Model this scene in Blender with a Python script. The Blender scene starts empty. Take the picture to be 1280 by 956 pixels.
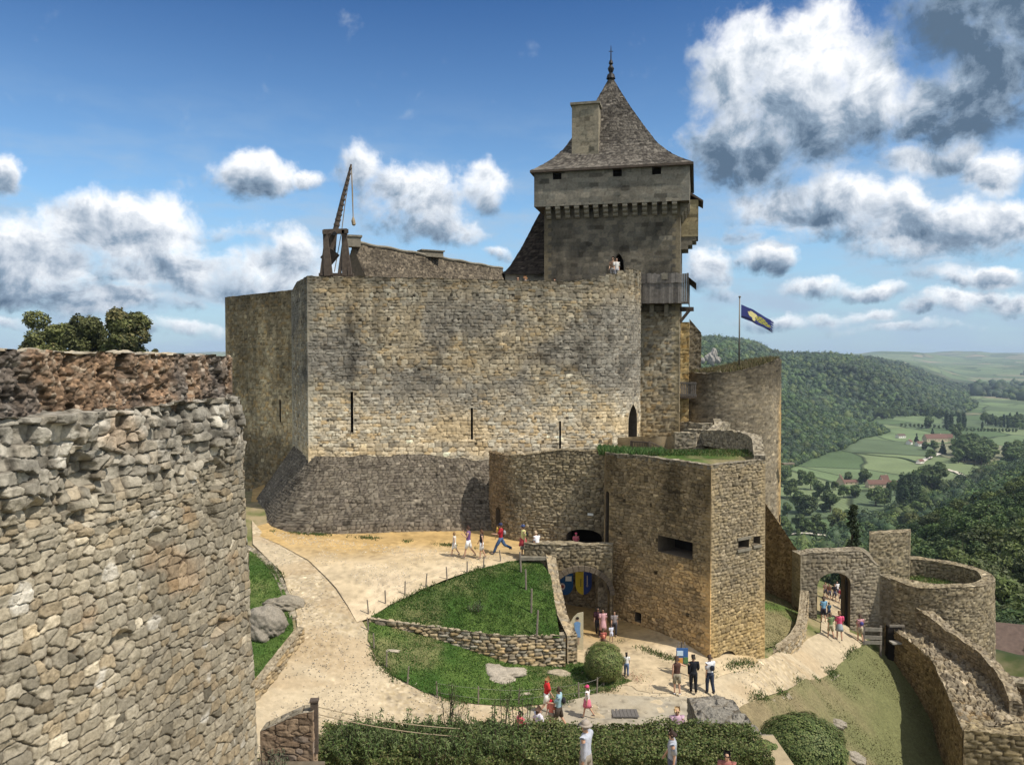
import bpy, bmesh, math, random
import numpy as np
from mathutils import Vector, Matrix
from mathutils.geometry import delaunay_2d_cdt

random.seed(7)
rs = np.random.RandomState(7)
SC = bpy.context.scene
COL = SC.collection
F = 1000.0
PITCH = math.atan(31 / 1000.0)
cp, sp = math.cos(PITCH), math.sin(PITCH)

# ---------------------------------------------------------------- where things stand
def pt(px, py, Y):
    """a point seen at photo pixel (px,py), Y metres in front of the viewpoint"""
    a, b = (px - 640) / F, (478 - py) / F
    d = (a, cp + b * sp, -sp + b * cp)
    t = Y / d[1]
    return np.array([d[0] * t, Y, d[2] * t])

def onz(px, py, z):
    a, b = (px - 640) / F, (478 - py) / F
    d = (a, cp + b * sp, -sp + b * cp)
    t = z / d[2]
    return np.array([d[0] * t, d[1] * t, z])

def xy(px, Y):
    p = pt(px, 500, Y)
    return (p[0], p[1])

# ---------------------------------------------------------------- numpy noise
def h2(i, j, seed=0):
    i = np.asarray(i).astype(np.int64); j = np.asarray(j).astype(np.int64)
    n = (i * 374761393 + j * 668265263 + seed * 1442695041) & 0xFFFFFFFF
    n = ((n ^ (n >> 13)) * 1274126177) & 0xFFFFFFFF
    n = ((n ^ (n >> 16)) * 2246822519) & 0xFFFFFFFF
    n = n ^ (n >> 15)
    return (n & 0xFFFFFF) / float(0x1000000)

def vn(x, y, seed=0):
    xi = np.floor(x); yi = np.floor(y)
    fx = x - xi; fy = y - yi
    fx = fx * fx * (3 - 2 * fx); fy = fy * fy * (3 - 2 * fy)
    a = h2(xi, yi, seed); b = h2(xi + 1, yi, seed); c = h2(xi, yi + 1, seed); d = h2(xi + 1, yi + 1, seed)
    return (a * (1 - fx) + b * fx) * (1 - fy) + (c * (1 - fx) + d * fx) * fy

def fbm(x, y, o=4, seed=0):
    x = np.asarray(x, float); y = np.asarray(y, float)
    s = 0; a = 1; t = 0
    for k in range(o):
        s = s + a * vn(x, y, seed + 17 * k); t += a
        x = x * 2.03 + 11.3; y = y * 2.03 + 5.7; a *= .5
    return s / t

def ss(a, b, x):
    t = np.clip((x - a) / (b - a), 0, 1)
    return t * t * (3 - 2 * t)

def lerp(a, b, t):
    return a + (b - a) * t

# ---------------------------------------------------------------- object helpers
def tag(o, label=None, cat=None, group=None, kind=None):
    if label: o['label'] = label
    if cat: o['category'] = cat
    if group: o['group'] = group
    if kind: o['kind'] = kind
    return o

def empty(name, loc=(0, 0, 0), rz=0, label=None, cat=None, group=None):
    o = bpy.data.objects.new(name, None); COL.objects.link(o)
    o.location = loc; o.rotation_euler = (0, 0, rz); o.empty_display_size = .2
    return tag(o, label, cat, group)

def setpar(o, parent):
    if parent is not None:
        o.parent = parent
        m = Matrix.LocRotScale(parent.location, parent.rotation_euler, parent.scale)
        q = parent.parent
        while q is not None:
            m = Matrix.LocRotScale(q.location, q.rotation_euler, q.scale) @ m; q = q.parent
        o.matrix_parent_inverse = m.inverted()

def mkobj(name, verts, faces, mat, parent=None, col=None, smooth=False, world=True):
    """verts Nx3, faces: list of tuples or int array; col: Nx3 colour per vertex. world: verts are in world space"""
    me = bpy.data.meshes.new(name)
    verts = np.asarray(verts, dtype=np.float64)
    if isinstance(faces, np.ndarray):
        nf, k = faces.shape
        me.vertices.add(len(verts)); me.vertices.foreach_set('co', verts.ravel().astype(np.float32))
        me.loops.add(nf * k); me.loops.foreach_set('vertex_index', faces.ravel().astype(np.int32))
        me.polygons.add(nf)
        me.polygons.foreach_set('loop_start', np.arange(0, nf * k, k, dtype=np.int32))
        me.update(calc_edges=True)
    else:
        me.from_pydata([tuple(v) for v in verts], [], [tuple(int(i) for i in f) for f in faces]); me.update()
    if smooth:
        me.polygons.foreach_set('use_smooth', np.ones(len(me.polygons), dtype=bool))
    if col is not None:
        at = me.color_attributes.new('Col', 'FLOAT_COLOR', 'POINT')
        c = np.ones((len(verts), 4), np.float32); c[:, :3] = col
        at.data.foreach_set('color', c.ravel())
    if mat: me.materials.append(mat)
    o = bpy.data.objects.new(name, me); COL.objects.link(o)
    if parent is not None:
        if world: setpar(o, parent)
        else: o.parent = parent
    return o

class MB:
    """collects shapes and links them as ONE mesh"""
    def __init__(s): s.v = []; s.f = []; s.c = []; s.cc = (1, 1, 1)
    def add(s, vs, fs):
        n = len(s.v); s.v += [tuple(map(float, v)) for v in vs]; s.f += [tuple(i + n for i in f) for f in fs]
        s.c += [s.cc] * len(vs); return s
    def box(s, c, size, rz=0, rx=0, ry=0):
        M = Matrix.Rotation(rz, 3, 'Z') @ Matrix.Rotation(ry, 3, 'Y') @ Matrix.Rotation(rx, 3, 'X')
        vs = [Vector(c) + M @ Vector((a * size[0] / 2, b * size[1] / 2, d * size[2] / 2)) for a in (-1, 1) for b in (-1, 1) for d in (-1, 1)]
        return s.add(vs, [(0, 1, 3, 2), (4, 6, 7, 5), (0, 4, 5, 1), (2, 3, 7, 6), (0, 2, 6, 4), (1, 5, 7, 3)])
    def beam(s, a, b, w, h=None, roll=(0, 0, 1)):
        """a squared timber from a to b"""
        h = h or w; a = Vector(a); b = Vector(b); d = (b - a).normalized()
        r = Vector(roll)
        if abs(d.dot(r)) > .98: r = Vector((0, 1, 0))
        x = d.cross(r).normalized() * w / 2; y = d.cross(x).normalized() * h / 2
        vs = [p + q for p in (a, b) for q in (-x - y, x - y, x + y, -x + y)]
        return s.add(vs, [(0, 3, 2, 1), (4, 5, 6, 7), (0, 1, 5, 4), (1, 2, 6, 5), (2, 3, 7, 6), (3, 0, 4, 7)])
    def tube(s, pts, rad, n=8, cap=True):
        pts = [Vector(p) for p in pts]
        if not hasattr(rad, '__len__'): rad = [rad] * len(pts)
        vs = []; fs = []
        for i, p in enumerate(pts):
            d = (pts[min(i + 1, len(pts) - 1)] - pts[max(i - 1, 0)]).normalized()
            r = Vector((0, 0, 1)) if abs(d.z) < .9 else Vector((1, 0, 0))
            x = d.cross(r).normalized(); y = d.cross(x).normalized()
            for k in range(n):
                t = 2 * math.pi * k / n
                vs.append(p + (x * math.cos(t) + y * math.sin(t)) * rad[i])
        for i in range(len(pts) - 1):
            for k in range(n):
                fs.append((i * n + k, i * n + (k + 1) % n, (i + 1) * n + (k + 1) % n, (i + 1) * n + k))
        if cap: fs += [tuple(range(n - 1, -1, -1)), tuple(range((len(pts) - 1) * n, len(pts) * n))]
        return s.add(vs, fs)
    def lathe(s, c, prof, n=12):
        vs = []; fs = []
        for (r, z) in prof:
            for k in range(n):
                t = 2 * math.pi * k / n; vs.append((c[0] + r * math.cos(t), c[1] + r * math.sin(t), c[2] + z))
        for i in range(len(prof) - 1):
            for k in range(n): fs.append((i * n + k, i * n + (k + 1) % n, (i + 1) * n + (k + 1) % n, (i + 1) * n + k))
        return s.add(vs, fs)
    def prism(s, poly, z0, z1):
        n = len(poly); vs = [(p[0], p[1], z0) for p in poly] + [(p[0], p[1], z1) for p in poly]
        fs = [tuple(range(n - 1, -1, -1)), tuple(range(n, 2 * n))] + [(i, (i + 1) % n, (i + 1) % n + n, i + n) for i in range(n)]
        return s.add(vs, fs)
    def build(s, name, mat, parent=None, smooth=False, world=True, usecol=False):
        return mkobj(name, s.v, s.f, mat, parent, col=np.array(s.c) if usecol else None, smooth=smooth, world=world)

# ---------------------------------------------------------------- materials
def newmat(name):
    m = bpy.data.materials.new(name); m.use_nodes = True
    nt = m.node_tree; b = nt.nodes['Principled BSDF']; b.inputs['Specular IOR Level'].default_value = .25
    return m, nt, b

def N(nt, t, **kw):
    n = nt.nodes.new(t)
    for k, v in kw.items(): setattr(n, k, v)
    return n

def noisecol(nt, b, src, scale, amt, detail=6, coord='Object', bump=0, bumpscale=None, bdist=.02):
    """multiplies a colour socket by noise round 1, and adds bump"""
    tc = N(nt, 'ShaderNodeTexCoord')
    no = N(nt, 'ShaderNodeTexNoise'); no.inputs['Scale'].default_value = scale; no.inputs['Detail'].default_value = detail
    no.inputs['Roughness'].default_value = .65
    nt.links.new(tc.outputs[coord], no.inputs['Vector'])
    mr = N(nt, 'ShaderNodeMapRange'); mr.inputs['From Min'].default_value = .3; mr.inputs['From Max'].default_value = .7
    mr.inputs['To Min'].default_value = 1 - amt; mr.inputs['To Max'].default_value = 1 + amt
    nt.links.new(no.outputs['Fac'], mr.inputs['Value'])
    mx = N(nt, 'ShaderNodeVectorMath', operation='SCALE')
    nt.links.new(src, mx.inputs[0]); nt.links.new(mr.outputs[0], mx.inputs['Scale'])
    nt.links.new(mx.outputs[0], b.inputs['Base Color'])
    if bump:
        n2 = N(nt, 'ShaderNodeTexNoise'); n2.inputs['Scale'].default_value = bumpscale or scale * 2; n2.inputs['Detail'].default_value = 6
        nt.links.new(tc.outputs[coord], n2.inputs['Vector'])
        bp = N(nt, 'ShaderNodeBump'); bp.inputs['Strength'].default_value = bump; bp.inputs['Distance'].default_value = bdist
        nt.links.new(n2.outputs['Fac'], bp.inputs['Height']); nt.links.new(bp.outputs[0], b.inputs['Normal'])
    return mx

def attrmat(name, rough=.9, scale=6, amt=.18, bump=.5, bumpscale=14, bdist=.03, spec=.15):
    m, nt, b = newmat(name)
    a = N(nt, 'ShaderNodeAttribute', attribute_name='Col')
    b.inputs['Roughness'].default_value = rough; b.inputs['Specular IOR Level'].default_value = spec
    noisecol(nt, b, a.outputs['Color'], scale, amt, bump=bump, bumpscale=bumpscale, bdist=bdist)
    return m

def plain(name, col, rough=.8, scale=8, amt=.2, bump=.2, spec=.25, metal=0, bumpscale=None):
    m, nt, b = newmat(name)
    r = N(nt, 'ShaderNodeRGB'); r.outputs[0].default_value = (*col, 1)
    b.inputs['Roughness'].default_value = rough; b.inputs['Specular IOR Level'].default_value = spec; b.inputs['Metallic'].default_value = metal
    noisecol(nt, b, r.outputs[0], scale, amt, bump=bump, bumpscale=bumpscale)
    return m

def leafmat(name, trans=.25, amt=.25, scale=3.):
    """leaves: attribute colour, a little light passing through"""
    m, nt, b = newmat(name)
    a = N(nt, 'ShaderNodeAttribute', attribute_name='Col')
    b.inputs['Roughness'].default_value = .65; b.inputs['Specular IOR Level'].default_value = .3
    mx = noisecol(nt, b, a.outputs['Color'], scale, amt)
    oi = N(nt, 'ShaderNodeObjectInfo'); mr = N(nt, 'ShaderNodeMapRange'); mr.inputs['To Min'].default_value = .72; mr.inputs['To Max'].default_value = 1.3
    nt.links.new(oi.outputs['Random'], mr.inputs['Value'])
    s2 = N(nt, 'ShaderNodeVectorMath', operation='SCALE'); nt.links.new(mx.outputs[0], s2.inputs[0]); nt.links.new(mr.outputs[0], s2.inputs['Scale'])
    nt.links.new(s2.outputs[0], b.inputs['Base Color'])
    if trans:
        t = N(nt, 'ShaderNodeBsdfTranslucent'); nt.links.new(s2.outputs[0], t.inputs['Color'])
        ms = N(nt, 'ShaderNodeMixShader'); ms.inputs[0].default_value = trans
        out = nt.nodes['Material Output']
        nt.links.new(b.outputs[0], ms.inputs[1]); nt.links.new(t.outputs[0], ms.inputs[2]); nt.links.new(ms.outputs[0], out.inputs['Surface'])
    return m

M = {}
M['stone'] = attrmat('stone_masonry', scale=7, amt=.22, bump=.6, bumpscale=16, bdist=.02)
M['rubble'] = attrmat('rough_rubble', scale=14, amt=.3, bump=.9, bumpscale=30, bdist=.015)
M['ground'] = attrmat('ground_cover', scale=3, amt=.14, bump=.35, bumpscale=9, bdist=.03)
M['grass'] = attrmat('lawn_grass', scale=9, amt=.3, bump=.9, bumpscale=22, bdist=.04)
M['terrain'] = attrmat('terrain_fields', scale=.05, amt=.12, bump=.0)
M['leaf'] = leafmat('leaves')
M['needle'] = leafmat('dark_needles', trans=.1)
M['wood'] = plain('weathered_timber', (.09, .07, .055), .85, 5, .35, .4)
M['greywood'] = attrmat('grey_planks', scale=5, amt=.3, bump=.5, bumpscale=30, bdist=.01)
M['stake'] = plain('grey_stake_wood', (.2, .17, .14), .85, 9, .3, .3)
M['bark'] = plain('bark', (.08, .06, .045), .9, 4, .3, .6)
M['dark'] = plain('dark_wood_recess_shade', (.015, .012, .01), .9, 5, .3, .2)  # dark timber; in slits and openings the near-black stands in for their shade
M['wire'] = plain('galvanised_wire', (.22, .21, .19), .6, 20, .1, 0, metal=.6)
M['drain'] = plain('worn_grey_iron', (.13, .12, .11), .8, 20, .2, .2)
M['iron'] = plain('wrought_iron', (.03, .03, .032), .55, 20, .2, .2, metal=.5)
M['rope'] = plain('hemp_rope', (.3, .24, .16), .9, 40, .2, .4)
M['attr'] = attrmat('painted_cloth', rough=.8, scale=20, amt=.06, bump=.1, bumpscale=40, bdist=.003)

# ---------------------------------------------------------------- masonry
ST = {
 # w,h stone size; jit horizontal jitter, jv vertical; jw joint width (share of stone); d joint depth; off stone standing proud
 'ashlar': dict(w=.36, h=.195, jit=.85, jv=.2, p=6, jw=.10, d=.06, off=.035, rough=.018, bulge=.008, warp=.05, sv=.05,
                pal=[(.32, .265, .18), (.35, .295, .205), (.29, .25, .18), (.37, .32, .235), (.265, .23, .17), (.33, .25, .145), (.25, .225, .175), (.38, .345, .265)],
                vari=.22, mort=(.13, .105, .07)),
 'rough':  dict(w=.27, h=.15, jit=.9, jv=.4, p=4.2, jw=.16, d=.07, off=.045, rough=.03, bulge=.014, warp=.12, sv=.12,
                pal=[(.27, .23, .16), (.305, .265, .19), (.24, .21, .155), (.33, .29, .22), (.215, .19, .145)],
                vari=.24, mort=(.09, .072, .05)),
 'talus':  dict(w=.32, h=.15, jit=.9, jv=.3, p=4.5, jw=.2, d=.06, off=.035, rough=.015, bulge=.01, warp=.08, sv=.1,
                pal=[(.135, .115, .088), (.15, .128, .098), (.12, .102, .08), (.165, .143, .11), (.13, .11, .082)],
                vari=.26, mort=(.042, .034, .025)),
 'fore':   dict(w=.23, h=.15, jit=.95, jv=.4, p=9, jw=.115, d=.05, off=.022, rough=.028, bulge=.0, warp=.085, sv=.26,
                pal=[(.36, .31, .225), (.395, .345, .255), (.33, .29, .215), (.42, .37, .28), (.30, .265, .20), (.37, .30, .20)],
                vari=.2, mort=(.10, .08, .055)),
 'dry':    dict(w=.34, h=.15, jit=.9, jv=.5, p=3, jw=.2, d=.09, off=.06, rough=.03, bulge=.03, warp=.1, sv=.12,
                pal=[(.38, .28, .15), (.33, .26, .16), (.42, .33, .2), (.25, .21, .15), (.30, .27, .21)],
                vari=.4, mort=(.06, .045, .03)),
 'smooth': dict(w=.62, h=.33, jit=.7, jv=.05, p=9, jw=.04, d=.018, off=.015, rough=.008, bulge=.0, warp=.02, sv=.03,
                pal=[(.20, .185, .15), (.225, .205, .165), (.18, .17, .14), (.245, .22, .175)],
                vari=.22, mort=(.13, .12, .1)),
 'tiles':  dict(w=.24, h=.13, jit=.85, jv=.3, p=5, jw=.18, d=.045, off=.05, rough=.02, bulge=.02, warp=.05, sv=.06,
                pal=[(.135, .12, .10), (.11, .098, .083), (.16, .143, .12), (.085, .076, .066), (.125, .112, .095)],
                vari=.5, mort=(.045, .038, .033)),
 'cobble': dict(w=.15, h=.12, jit=.8, jv=.7, p=2.6, jw=.25, d=.02, off=.012, rough=.01, bulge=.01, warp=.1, sv=.15,
                pal=[(.52, .425, .28), (.47, .385, .26), (.56, .465, .32), (.42, .345, .24)],
                vari=.18, mort=(.42, .33, .20)),
}

def masonry(u, v, st, seed=0):
    w, h, p = st['w'], st['h'], st['p']
    wp = st['warp']
    u2 = u + wp * 2 * (fbm(u * .9, v * .9, 3, seed + 5) - .5)
    v2 = v + wp * 2 * (fbm(u * .8 + 31, v * .8, 3, seed + 6) - .5) + h * 1.2 * (vn(v / (h * 2.7), v * 0 + 3.3, seed + 9) - .5) + h * 1.3 * (vn(v / (h * 6.5), u * .12, seed + 10) - .5)
    j0 = np.floor(v2 / h)
    F1 = np.full(u.shape, 9.); F2 = np.full(u.shape, 9.)
    I = np.zeros(u.shape); J = np.zeros(u.shape); DX = np.zeros(u.shape); DY = np.zeros(u.shape)
    for dj in (-1, 0, 1):
        j = j0 + dj
        off = h2(j, j * 0 + 7, seed) * w * 3
        wj = w * (.75 + .6 * h2(j, j * 0 + 9, seed))
        ib = np.floor((u2 - off) / wj)
        for di in (-1, 0, 1):
            i = ib + di
            px = off + (i + .5 + st['jit'] * (h2(i, j, seed + 1) - .5)) * wj
            py = (j + .5 + st['jv'] * (h2(i, j, seed + 2) - .5)) * h
            dx = (u2 - px) / wj; dy = (v2 - py) / h
            d = (np.abs(dx) ** p + np.abs(dy) ** p) ** (1 / p) + (h2(i, j, seed + 3) - .5) * st['sv']
            m = d < F1
            F2 = np.where(m, F1, np.minimum(F2, d))
            I = np.where(m, i, I); J = np.where(m, j, J); DX = np.where(m, dx, DX); DY = np.where(m, dy, DY)
            F1 = np.where(m, d, F1)
    e = F2 - F1
    jn = ss(0.0, st['jw'], e + .35 * st['jw'] * (vn(u * 25, v * 25, seed + 4) - .5))
    r1 = h2(I, J, seed + 21); r2 = h2(I, J, seed + 22); r3 = h2(I, J, seed + 23); r4 = h2(I, J, seed + 24)
    hgt = -st['d'] * (1 - jn) + jn * (st['off'] * (r3 - .6) + st['off'] * 1.2 * ((r1 - .5) * DX + (r2 - .5) * DY) - st['bulge'] * 3 * (DX ** 2 + DY ** 2))
    hgt = hgt + st['rough'] * 2 * (fbm(u * 7, v * 7, 3, seed + 8) - .5)
    pal = np.array(st['pal']); k = np.minimum((r4 * len(pal)).astype(int), len(pal) - 1)
    c = pal[k] * (1 + st['vari'] * (r2 - .5) * 2)[..., None]
    c = c * (1 + .45 * (r2 > .98) * (r1 > .3) - .40 * (r2 < .03))[..., None]
    c = lerp(np.array(st['mort']) * np.ones_like(c), c, np.clip(jn, 0, 1)[..., None])
    c = c * (.88 + .24 * fbm(u * 9, v * 9, 3, seed + 12))[..., None]
    return hgt, c, (r1, r2, r3, r4, jn)

def putlog_shade(U, Z, seed, du=1.9, dz=1.55, size=.085):  # mask of squares painted dark as the shade in putlog holes, no depth cut
    i = np.floor(U / du); j = np.floor(Z / dz); on = h2(i, j, seed) > .45
    cu = (i + .35 + .3 * h2(i, j, seed + 1)) * du; cz = (j + .5 + .06 * h2(i, j, seed + 2)) * dz
    return on & (np.abs(U - cu) < size) & (np.abs(Z - cz) < size)

def quadgrid(nu, nv, keep=None):
    a = (np.arange(nu - 1)[:, None] * nv + np.arange(nv - 1)[None, :])
    q = np.stack([a, a + nv, a + nv + 1, a + 1], -1)
    if keep is not None: q = q[keep]
    return q.reshape(-1, 4)

def weather(cf=None, stain=.45, ochre=.0, scale=1., seed=0, green=0., topdark=None):
    """default colour function: soot streaks and ochre patches of their own shape"""
    def f(P, c, u, v):
        n = fbm(u * .33 * scale, v * .22 * scale, 4, seed + 40)
        s = ss(.5, .72, n) * stain
        streak = ss(.55, .8, fbm(u * 1.6, v * .18, 3, seed + 41)) * stain * .6
        c = c * (1 - s)[..., None] * (1 - streak)[..., None]
        if ochre:
            o = ss(.48, .68, fbm(u * .4 + 9, v * .4, 3, seed + 42)) * ochre
            g = c.mean(-1, keepdims=True)
            c = lerp(c, g * np.array([1.42, 1.02, .52]), o[..., None])
        if topdark is not None:
            t = ss(topdark[0], topdark[1], v + 1.2 * (fbm(u * 1.5, v * .3, 3, seed + 43) - .5)) * topdark[2]
            c = c * (1 - t)[..., None]
        return c if cf is None else cf(P, c, u, v)
    return f

def area2(o):
    return sum(o[i][0] * o[(i + 1) % len(o)][1] - o[(i + 1) % len(o)][0] * o[i][1] for i in range(len(o)))

def runs_of(out, closed=True, ang=30):
    """splits a plan outline into smooth runs; gives per run: points, outward normals, mitre vectors"""
    out = [np.array(p[:2], float) for p in out]
    if closed and area2(out) < 0: out = out[::-1]          # counter-clockwise: outward normal = (dy,-dx)
    n = len(out)
    def seg(i): return out[(i + 1) % n] - out[i]
    def nrm(d): d = d / (np.linalg.norm(d) + 1e-12); return np.array([d[1], -d[0]])
    ns = n if closed else n - 1
    SN = [nrm(seg(i)) for i in range(ns)]
    def mit(i):
        if closed or (0 < i < n - 1):
            a, b = SN[(i - 1) % ns], SN[i % ns]
            m = a + b; l = np.dot(m, m)
            return 2 * m / max(l, .5)
        return SN[0] if i == 0 else SN[-1]
    def corner(i):
        if not closed and (i == 0 or i == n - 1): return True
        a, b = SN[(i - 1) % ns], SN[i % ns]
        return np.dot(a, b) < math.cos(math.radians(ang))
    MIT = [mit(i) for i in range(n)]
    start = next((i for i in range(n) if corner(i)), 0)
    res = []; cur = [start]; i = start
    for k in range(ns):
        j = (i + 1) % n; cur.append(j)
        if corner(j) or k == ns - 1:
            idx = cur; pts = np.array([out[a] for a in idx]); nn = []
            for q, a in enumerate(idx):
                if q == 0: nn.append(SN[a % ns] if corner(a) else MIT[a] / np.linalg.norm(MIT[a]))
                elif q == len(idx) - 1: nn.append(SN[(a - 1) % ns] if corner(a) else MIT[a] / np.linalg.norm(MIT[a]))
                else: nn.append(MIT[a] / np.linalg.norm(MIT[a]))
            res.append((pts, np.array(nn), np.array([MIT[a] for a in idx]), corner(idx[0]), corner(j)))
            cur = [j]
        i = j
    return res

def wall(name, outline, zt, zb, st, parent=None, batter=0., zref=None, closed=True, cap=True, openings=(), seed=0,
         colf=None, q=1., mat='stone', capst='rough', caprough=.06, rag=0., ragw=.4, dispf=None, vis=True, backq=5., capmat=None, quoin=None):
    """a stone prism over a plan outline. zt: top height, number or f(x,y) on arrays. openings: dicts at=(x,y), w, z0, z1, depth, rise, back"""
    style = ST[st] if isinstance(st, str) else st
    ztf = (lambda x, y: np.full(np.shape(x), float(zt))) if not callable(zt) else zt
    if rag:
        z_0 = ztf
        def ztf(x, y, z_0=z_0):
            cx = np.floor(x / ragw + 5 * vn(x * .7, y * .7, seed)); cy = np.floor(y / ragw)
            return z_0(x, y) - rag * (h2(cx, cy, seed + 77) * .5 + 1.0 * (fbm(x * .8, y * .8, 3, seed + 78)) * .8)
    R = runs_of(outline, closed)
    V = []; Fc = []; C = []; nbase = 0; usum = 0.; loop = []
    niches = []
    for (pts, nn, mm, c0, c1) in R:
        L = np.concatenate([[0], np.cumsum(np.linalg.norm(np.diff(pts, axis=0), axis=1))])
        if L[-1] < 1e-4: continue
        # resolution by distance and facing
        mid = pts[len(pts) // 2] if len(pts) > 2 else pts.mean(0)
        dist = max(2.5, np.min(np.linalg.norm(pts, axis=1)))
        face = max(np.dot(nn[k], -pts[k]) for k in range(len(pts)))
        facem = max(face, np.dot(nn.mean(0), -pts.mean(0)))
        ds = dist / 800. * 1.15 * q
        if facem < 0: ds *= backq
        nu = max(2, int(L[-1] / ds) + 1)
        s = np.linspace(0, L[-1], nu)
        def interp(arr, s): return np.stack([np.interp(s, L, arr[:, k]) for k in range(2)], -1)
        # openings on this run
        ops = []
        for op in openings:
            a = np.array(op['at'][:2]); best = (9e9, 0)
            ssmp = np.linspace(0, L[-1], 400); pp = interp(pts, ssmp); dd = np.linalg.norm(pp - a, axis=1); k = dd.argmin()
            op.setdefault('_best', (9e9, None))
            if dd[k] < op['_best'][0] - 1e-6: op['_best'] = (dd[k], (id(pts), ssmp[k]))
        s_extra = []; z_extra = []
        for op in openings:
            # decide whether this run is the nearest one of all
            a = np.array(op['at'][:2])
            bd = min(min(np.linalg.norm(np.array([np.interp(x, LL, p2[:, 0]), np.interp(x, LL, p2[:, 1])]) - a) for x in np.linspace(0, LL[-1], 60))
                     for (p2, LL) in [(rr[0], np.concatenate([[0], np.cumsum(np.linalg.norm(np.diff(rr[0], axis=0), axis=1))])) for rr in R])
            ssmp = np.linspace(0, L[-1], 60); pp = interp(pts, ssmp); dd = np.linalg.norm(pp - a, axis=1)
            if dd.min() > bd + 1e-6: continue
            sc = np.linspace(0, L[-1], 600); dd = np.linalg.norm(interp(pts, sc) - a, axis=1); sc = sc[dd.argmin()]
            u0, u1 = sc - op['w'] / 2, sc + op['w'] / 2
            ops.append((op, u0, u1)); s_extra += [u0, u1]
            if op.get('rise'): s_extra += list(np.linspace(u0, u1, 17)[1:-1])
            z_extra += [op['z0'], op['z1'] - op.get('rise', 0)]
        if s_extra:
            s = s[[all(abs(x - e) > ds * .35 for e in s_extra) for x in s]]
            s = np.sort(np.concatenate([s, [e for e in s_extra if 0 < e < L[-1]]])); nu = len(s)
        P2 = interp(pts, s); N2 = interp(nn, s); N2 /= np.linalg.norm(N2, axis=1)[:, None]; M2 = interp(mm, s)
        top = ztf(P2[:, 0], P2[:, 1]); zmax = top.max()
        zr = zmax if zref is None else zref
        nv = max(2, int((zmax - zb) / (ds * .9)) + 1)
        rows = np.linspace(zb, zmax, nv)
        if z_extra:
            rows = rows[[all(abs(x - e) > ds * .35 for e in z_extra) for x in rows]]
            rows = np.sort(np.concatenate([rows, [e for e in z_extra if zb < e < zmax]]))
        rows = np.concatenate([rows, [zmax + .001]]); nv = len(rows)
        Z = np.minimum(rows[None, :], top[:, None])
        hole = np.zeros((nu, nv), bool); keep = np.ones((nu - 1, nv - 1), bool)
        sm = (s[1:] + s[:-1]) / 2
        for (op, u0, u1) in ops:
            zsp = op['z1'] - op.get('rise', 0)
            inu = (sm > u0) & (sm < u1); zmid = (rows[1:] + rows[:-1]) / 2; inz = (zmid > op['z0']) & (zmid < zsp)
            keep[np.ix_(inu, inz)] = False
            iu = (s > u0 - 1e-6) & (s < u1 + 1e-6); iz = (rows > op['z0'] - 1e-6) & (rows < op['z1'] + ds)
            hole[np.ix_(iu, iz)] = True
            if op.get('rise'):
                for i in np.where(iu)[0]:
                    t = abs(s[i] - (u0 + u1) / 2) / (op['w'] / 2); t = min(t, 1)
                    if op.get('point'): za = zsp + op['rise'] * math.sqrt(max(0, 1 - t ** 1.3))
                    else: za = zsp + op['rise'] * math.sqrt(max(0, 1 - t * t))
                    r = (rows >= zsp - 1e-6) & (rows < za); Z[i, r] = np.minimum(za, top[i])
        su = s
        if batter > .3:
            Pm = P2 + M2 * (batter * (zr - (zb * .7 + zmax * .3))); su = np.concatenate([[0], np.cumsum(np.linalg.norm(np.diff(Pm, axis=0), axis=1))])
        U = np.repeat((su + usum)[:, None], nv, 1)
        hg, c, extra = masonry(U, Z, style, seed)
        if dispf is not None: hg = hg + dispf(P2, U, Z, extra)
        tp = np.ones(nu)
        if c0: tp *= ss(0, .12, s)
        if c1: tp *= ss(0, .12, L[-1] - s)
        hg = hg * tp[:, None]
        hg[:, -1] = 0; hg[hole] = 0
        hg = np.where(Z >= top[:, None] - 1e-5, 0, hg)
        XY = P2[:, None, :] + M2[:, None, :] * (batter * (zr - Z))[..., None] + N2[:, None, :] * hg[..., None]
        P3 = np.concatenate([XY, Z[..., None]], -1)
        if quoin is not None and (c0 or c1):
            dd = np.minimum(s if c0 else s + 99, (L[-1] - s) if c1 else s + 99)
            kq = np.floor(Z / .3); wq = np.where(kq % 2 == 0, .55, .32)
            mq = (dd[:, None] < wq)
            cq = np.array(quoin) * (.85 + .3 * h2(kq, kq * 0 + (1 if c0 else 2), seed))[..., None]
            c = np.where(mq[..., None], lerp(c, cq, .75), c)
        if colf is not None: c = colf(P3, c, U, Z)
        same = (Z[:-1, 1:] - Z[:-1, :-1] < 1e-7) & (Z[1:, 1:] - Z[1:, :-1] < 1e-7)
        keep &= ~same
        V.append(P3.reshape(-1, 3)); C.append(np.clip(c, .004, .9).reshape(-1, 3))
        Fc.append(quadgrid(nu, nv, keep) + nbase); nbase += nu * nv; usum += L[-1] + .37
        bat = M2 * (batter * (zr - top))[:, None]
        loop.append((P2 + bat, top))
        for (op, u0, u1) in ops:
            niches.append((op, u0, u1, pts, nn, L, mm, zr))
    obj = mkobj(name, np.concatenate(V), np.concatenate(Fc), M[mat], parent, col=np.concatenate(C), smooth=False)
    # cap
    if cap and closed:
        lp = []; lz = []
        for (p, t) in loop:
            st_ = max(1, int(len(p) / 400)); 
            for k in range(0, len(p) - 1):
                lp.append(p[k]); lz.append(t[k])
        lp = np.array(lp); dist = max(3, np.min(np.linalg.norm(lp, axis=1)))
        add_cap(obj, lp, np.array(lz), ztf, dist / 800. * 1.6 * q, (ST[capst] if isinstance(capst, str) else capst), seed + 3, colf, caprough)
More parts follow.
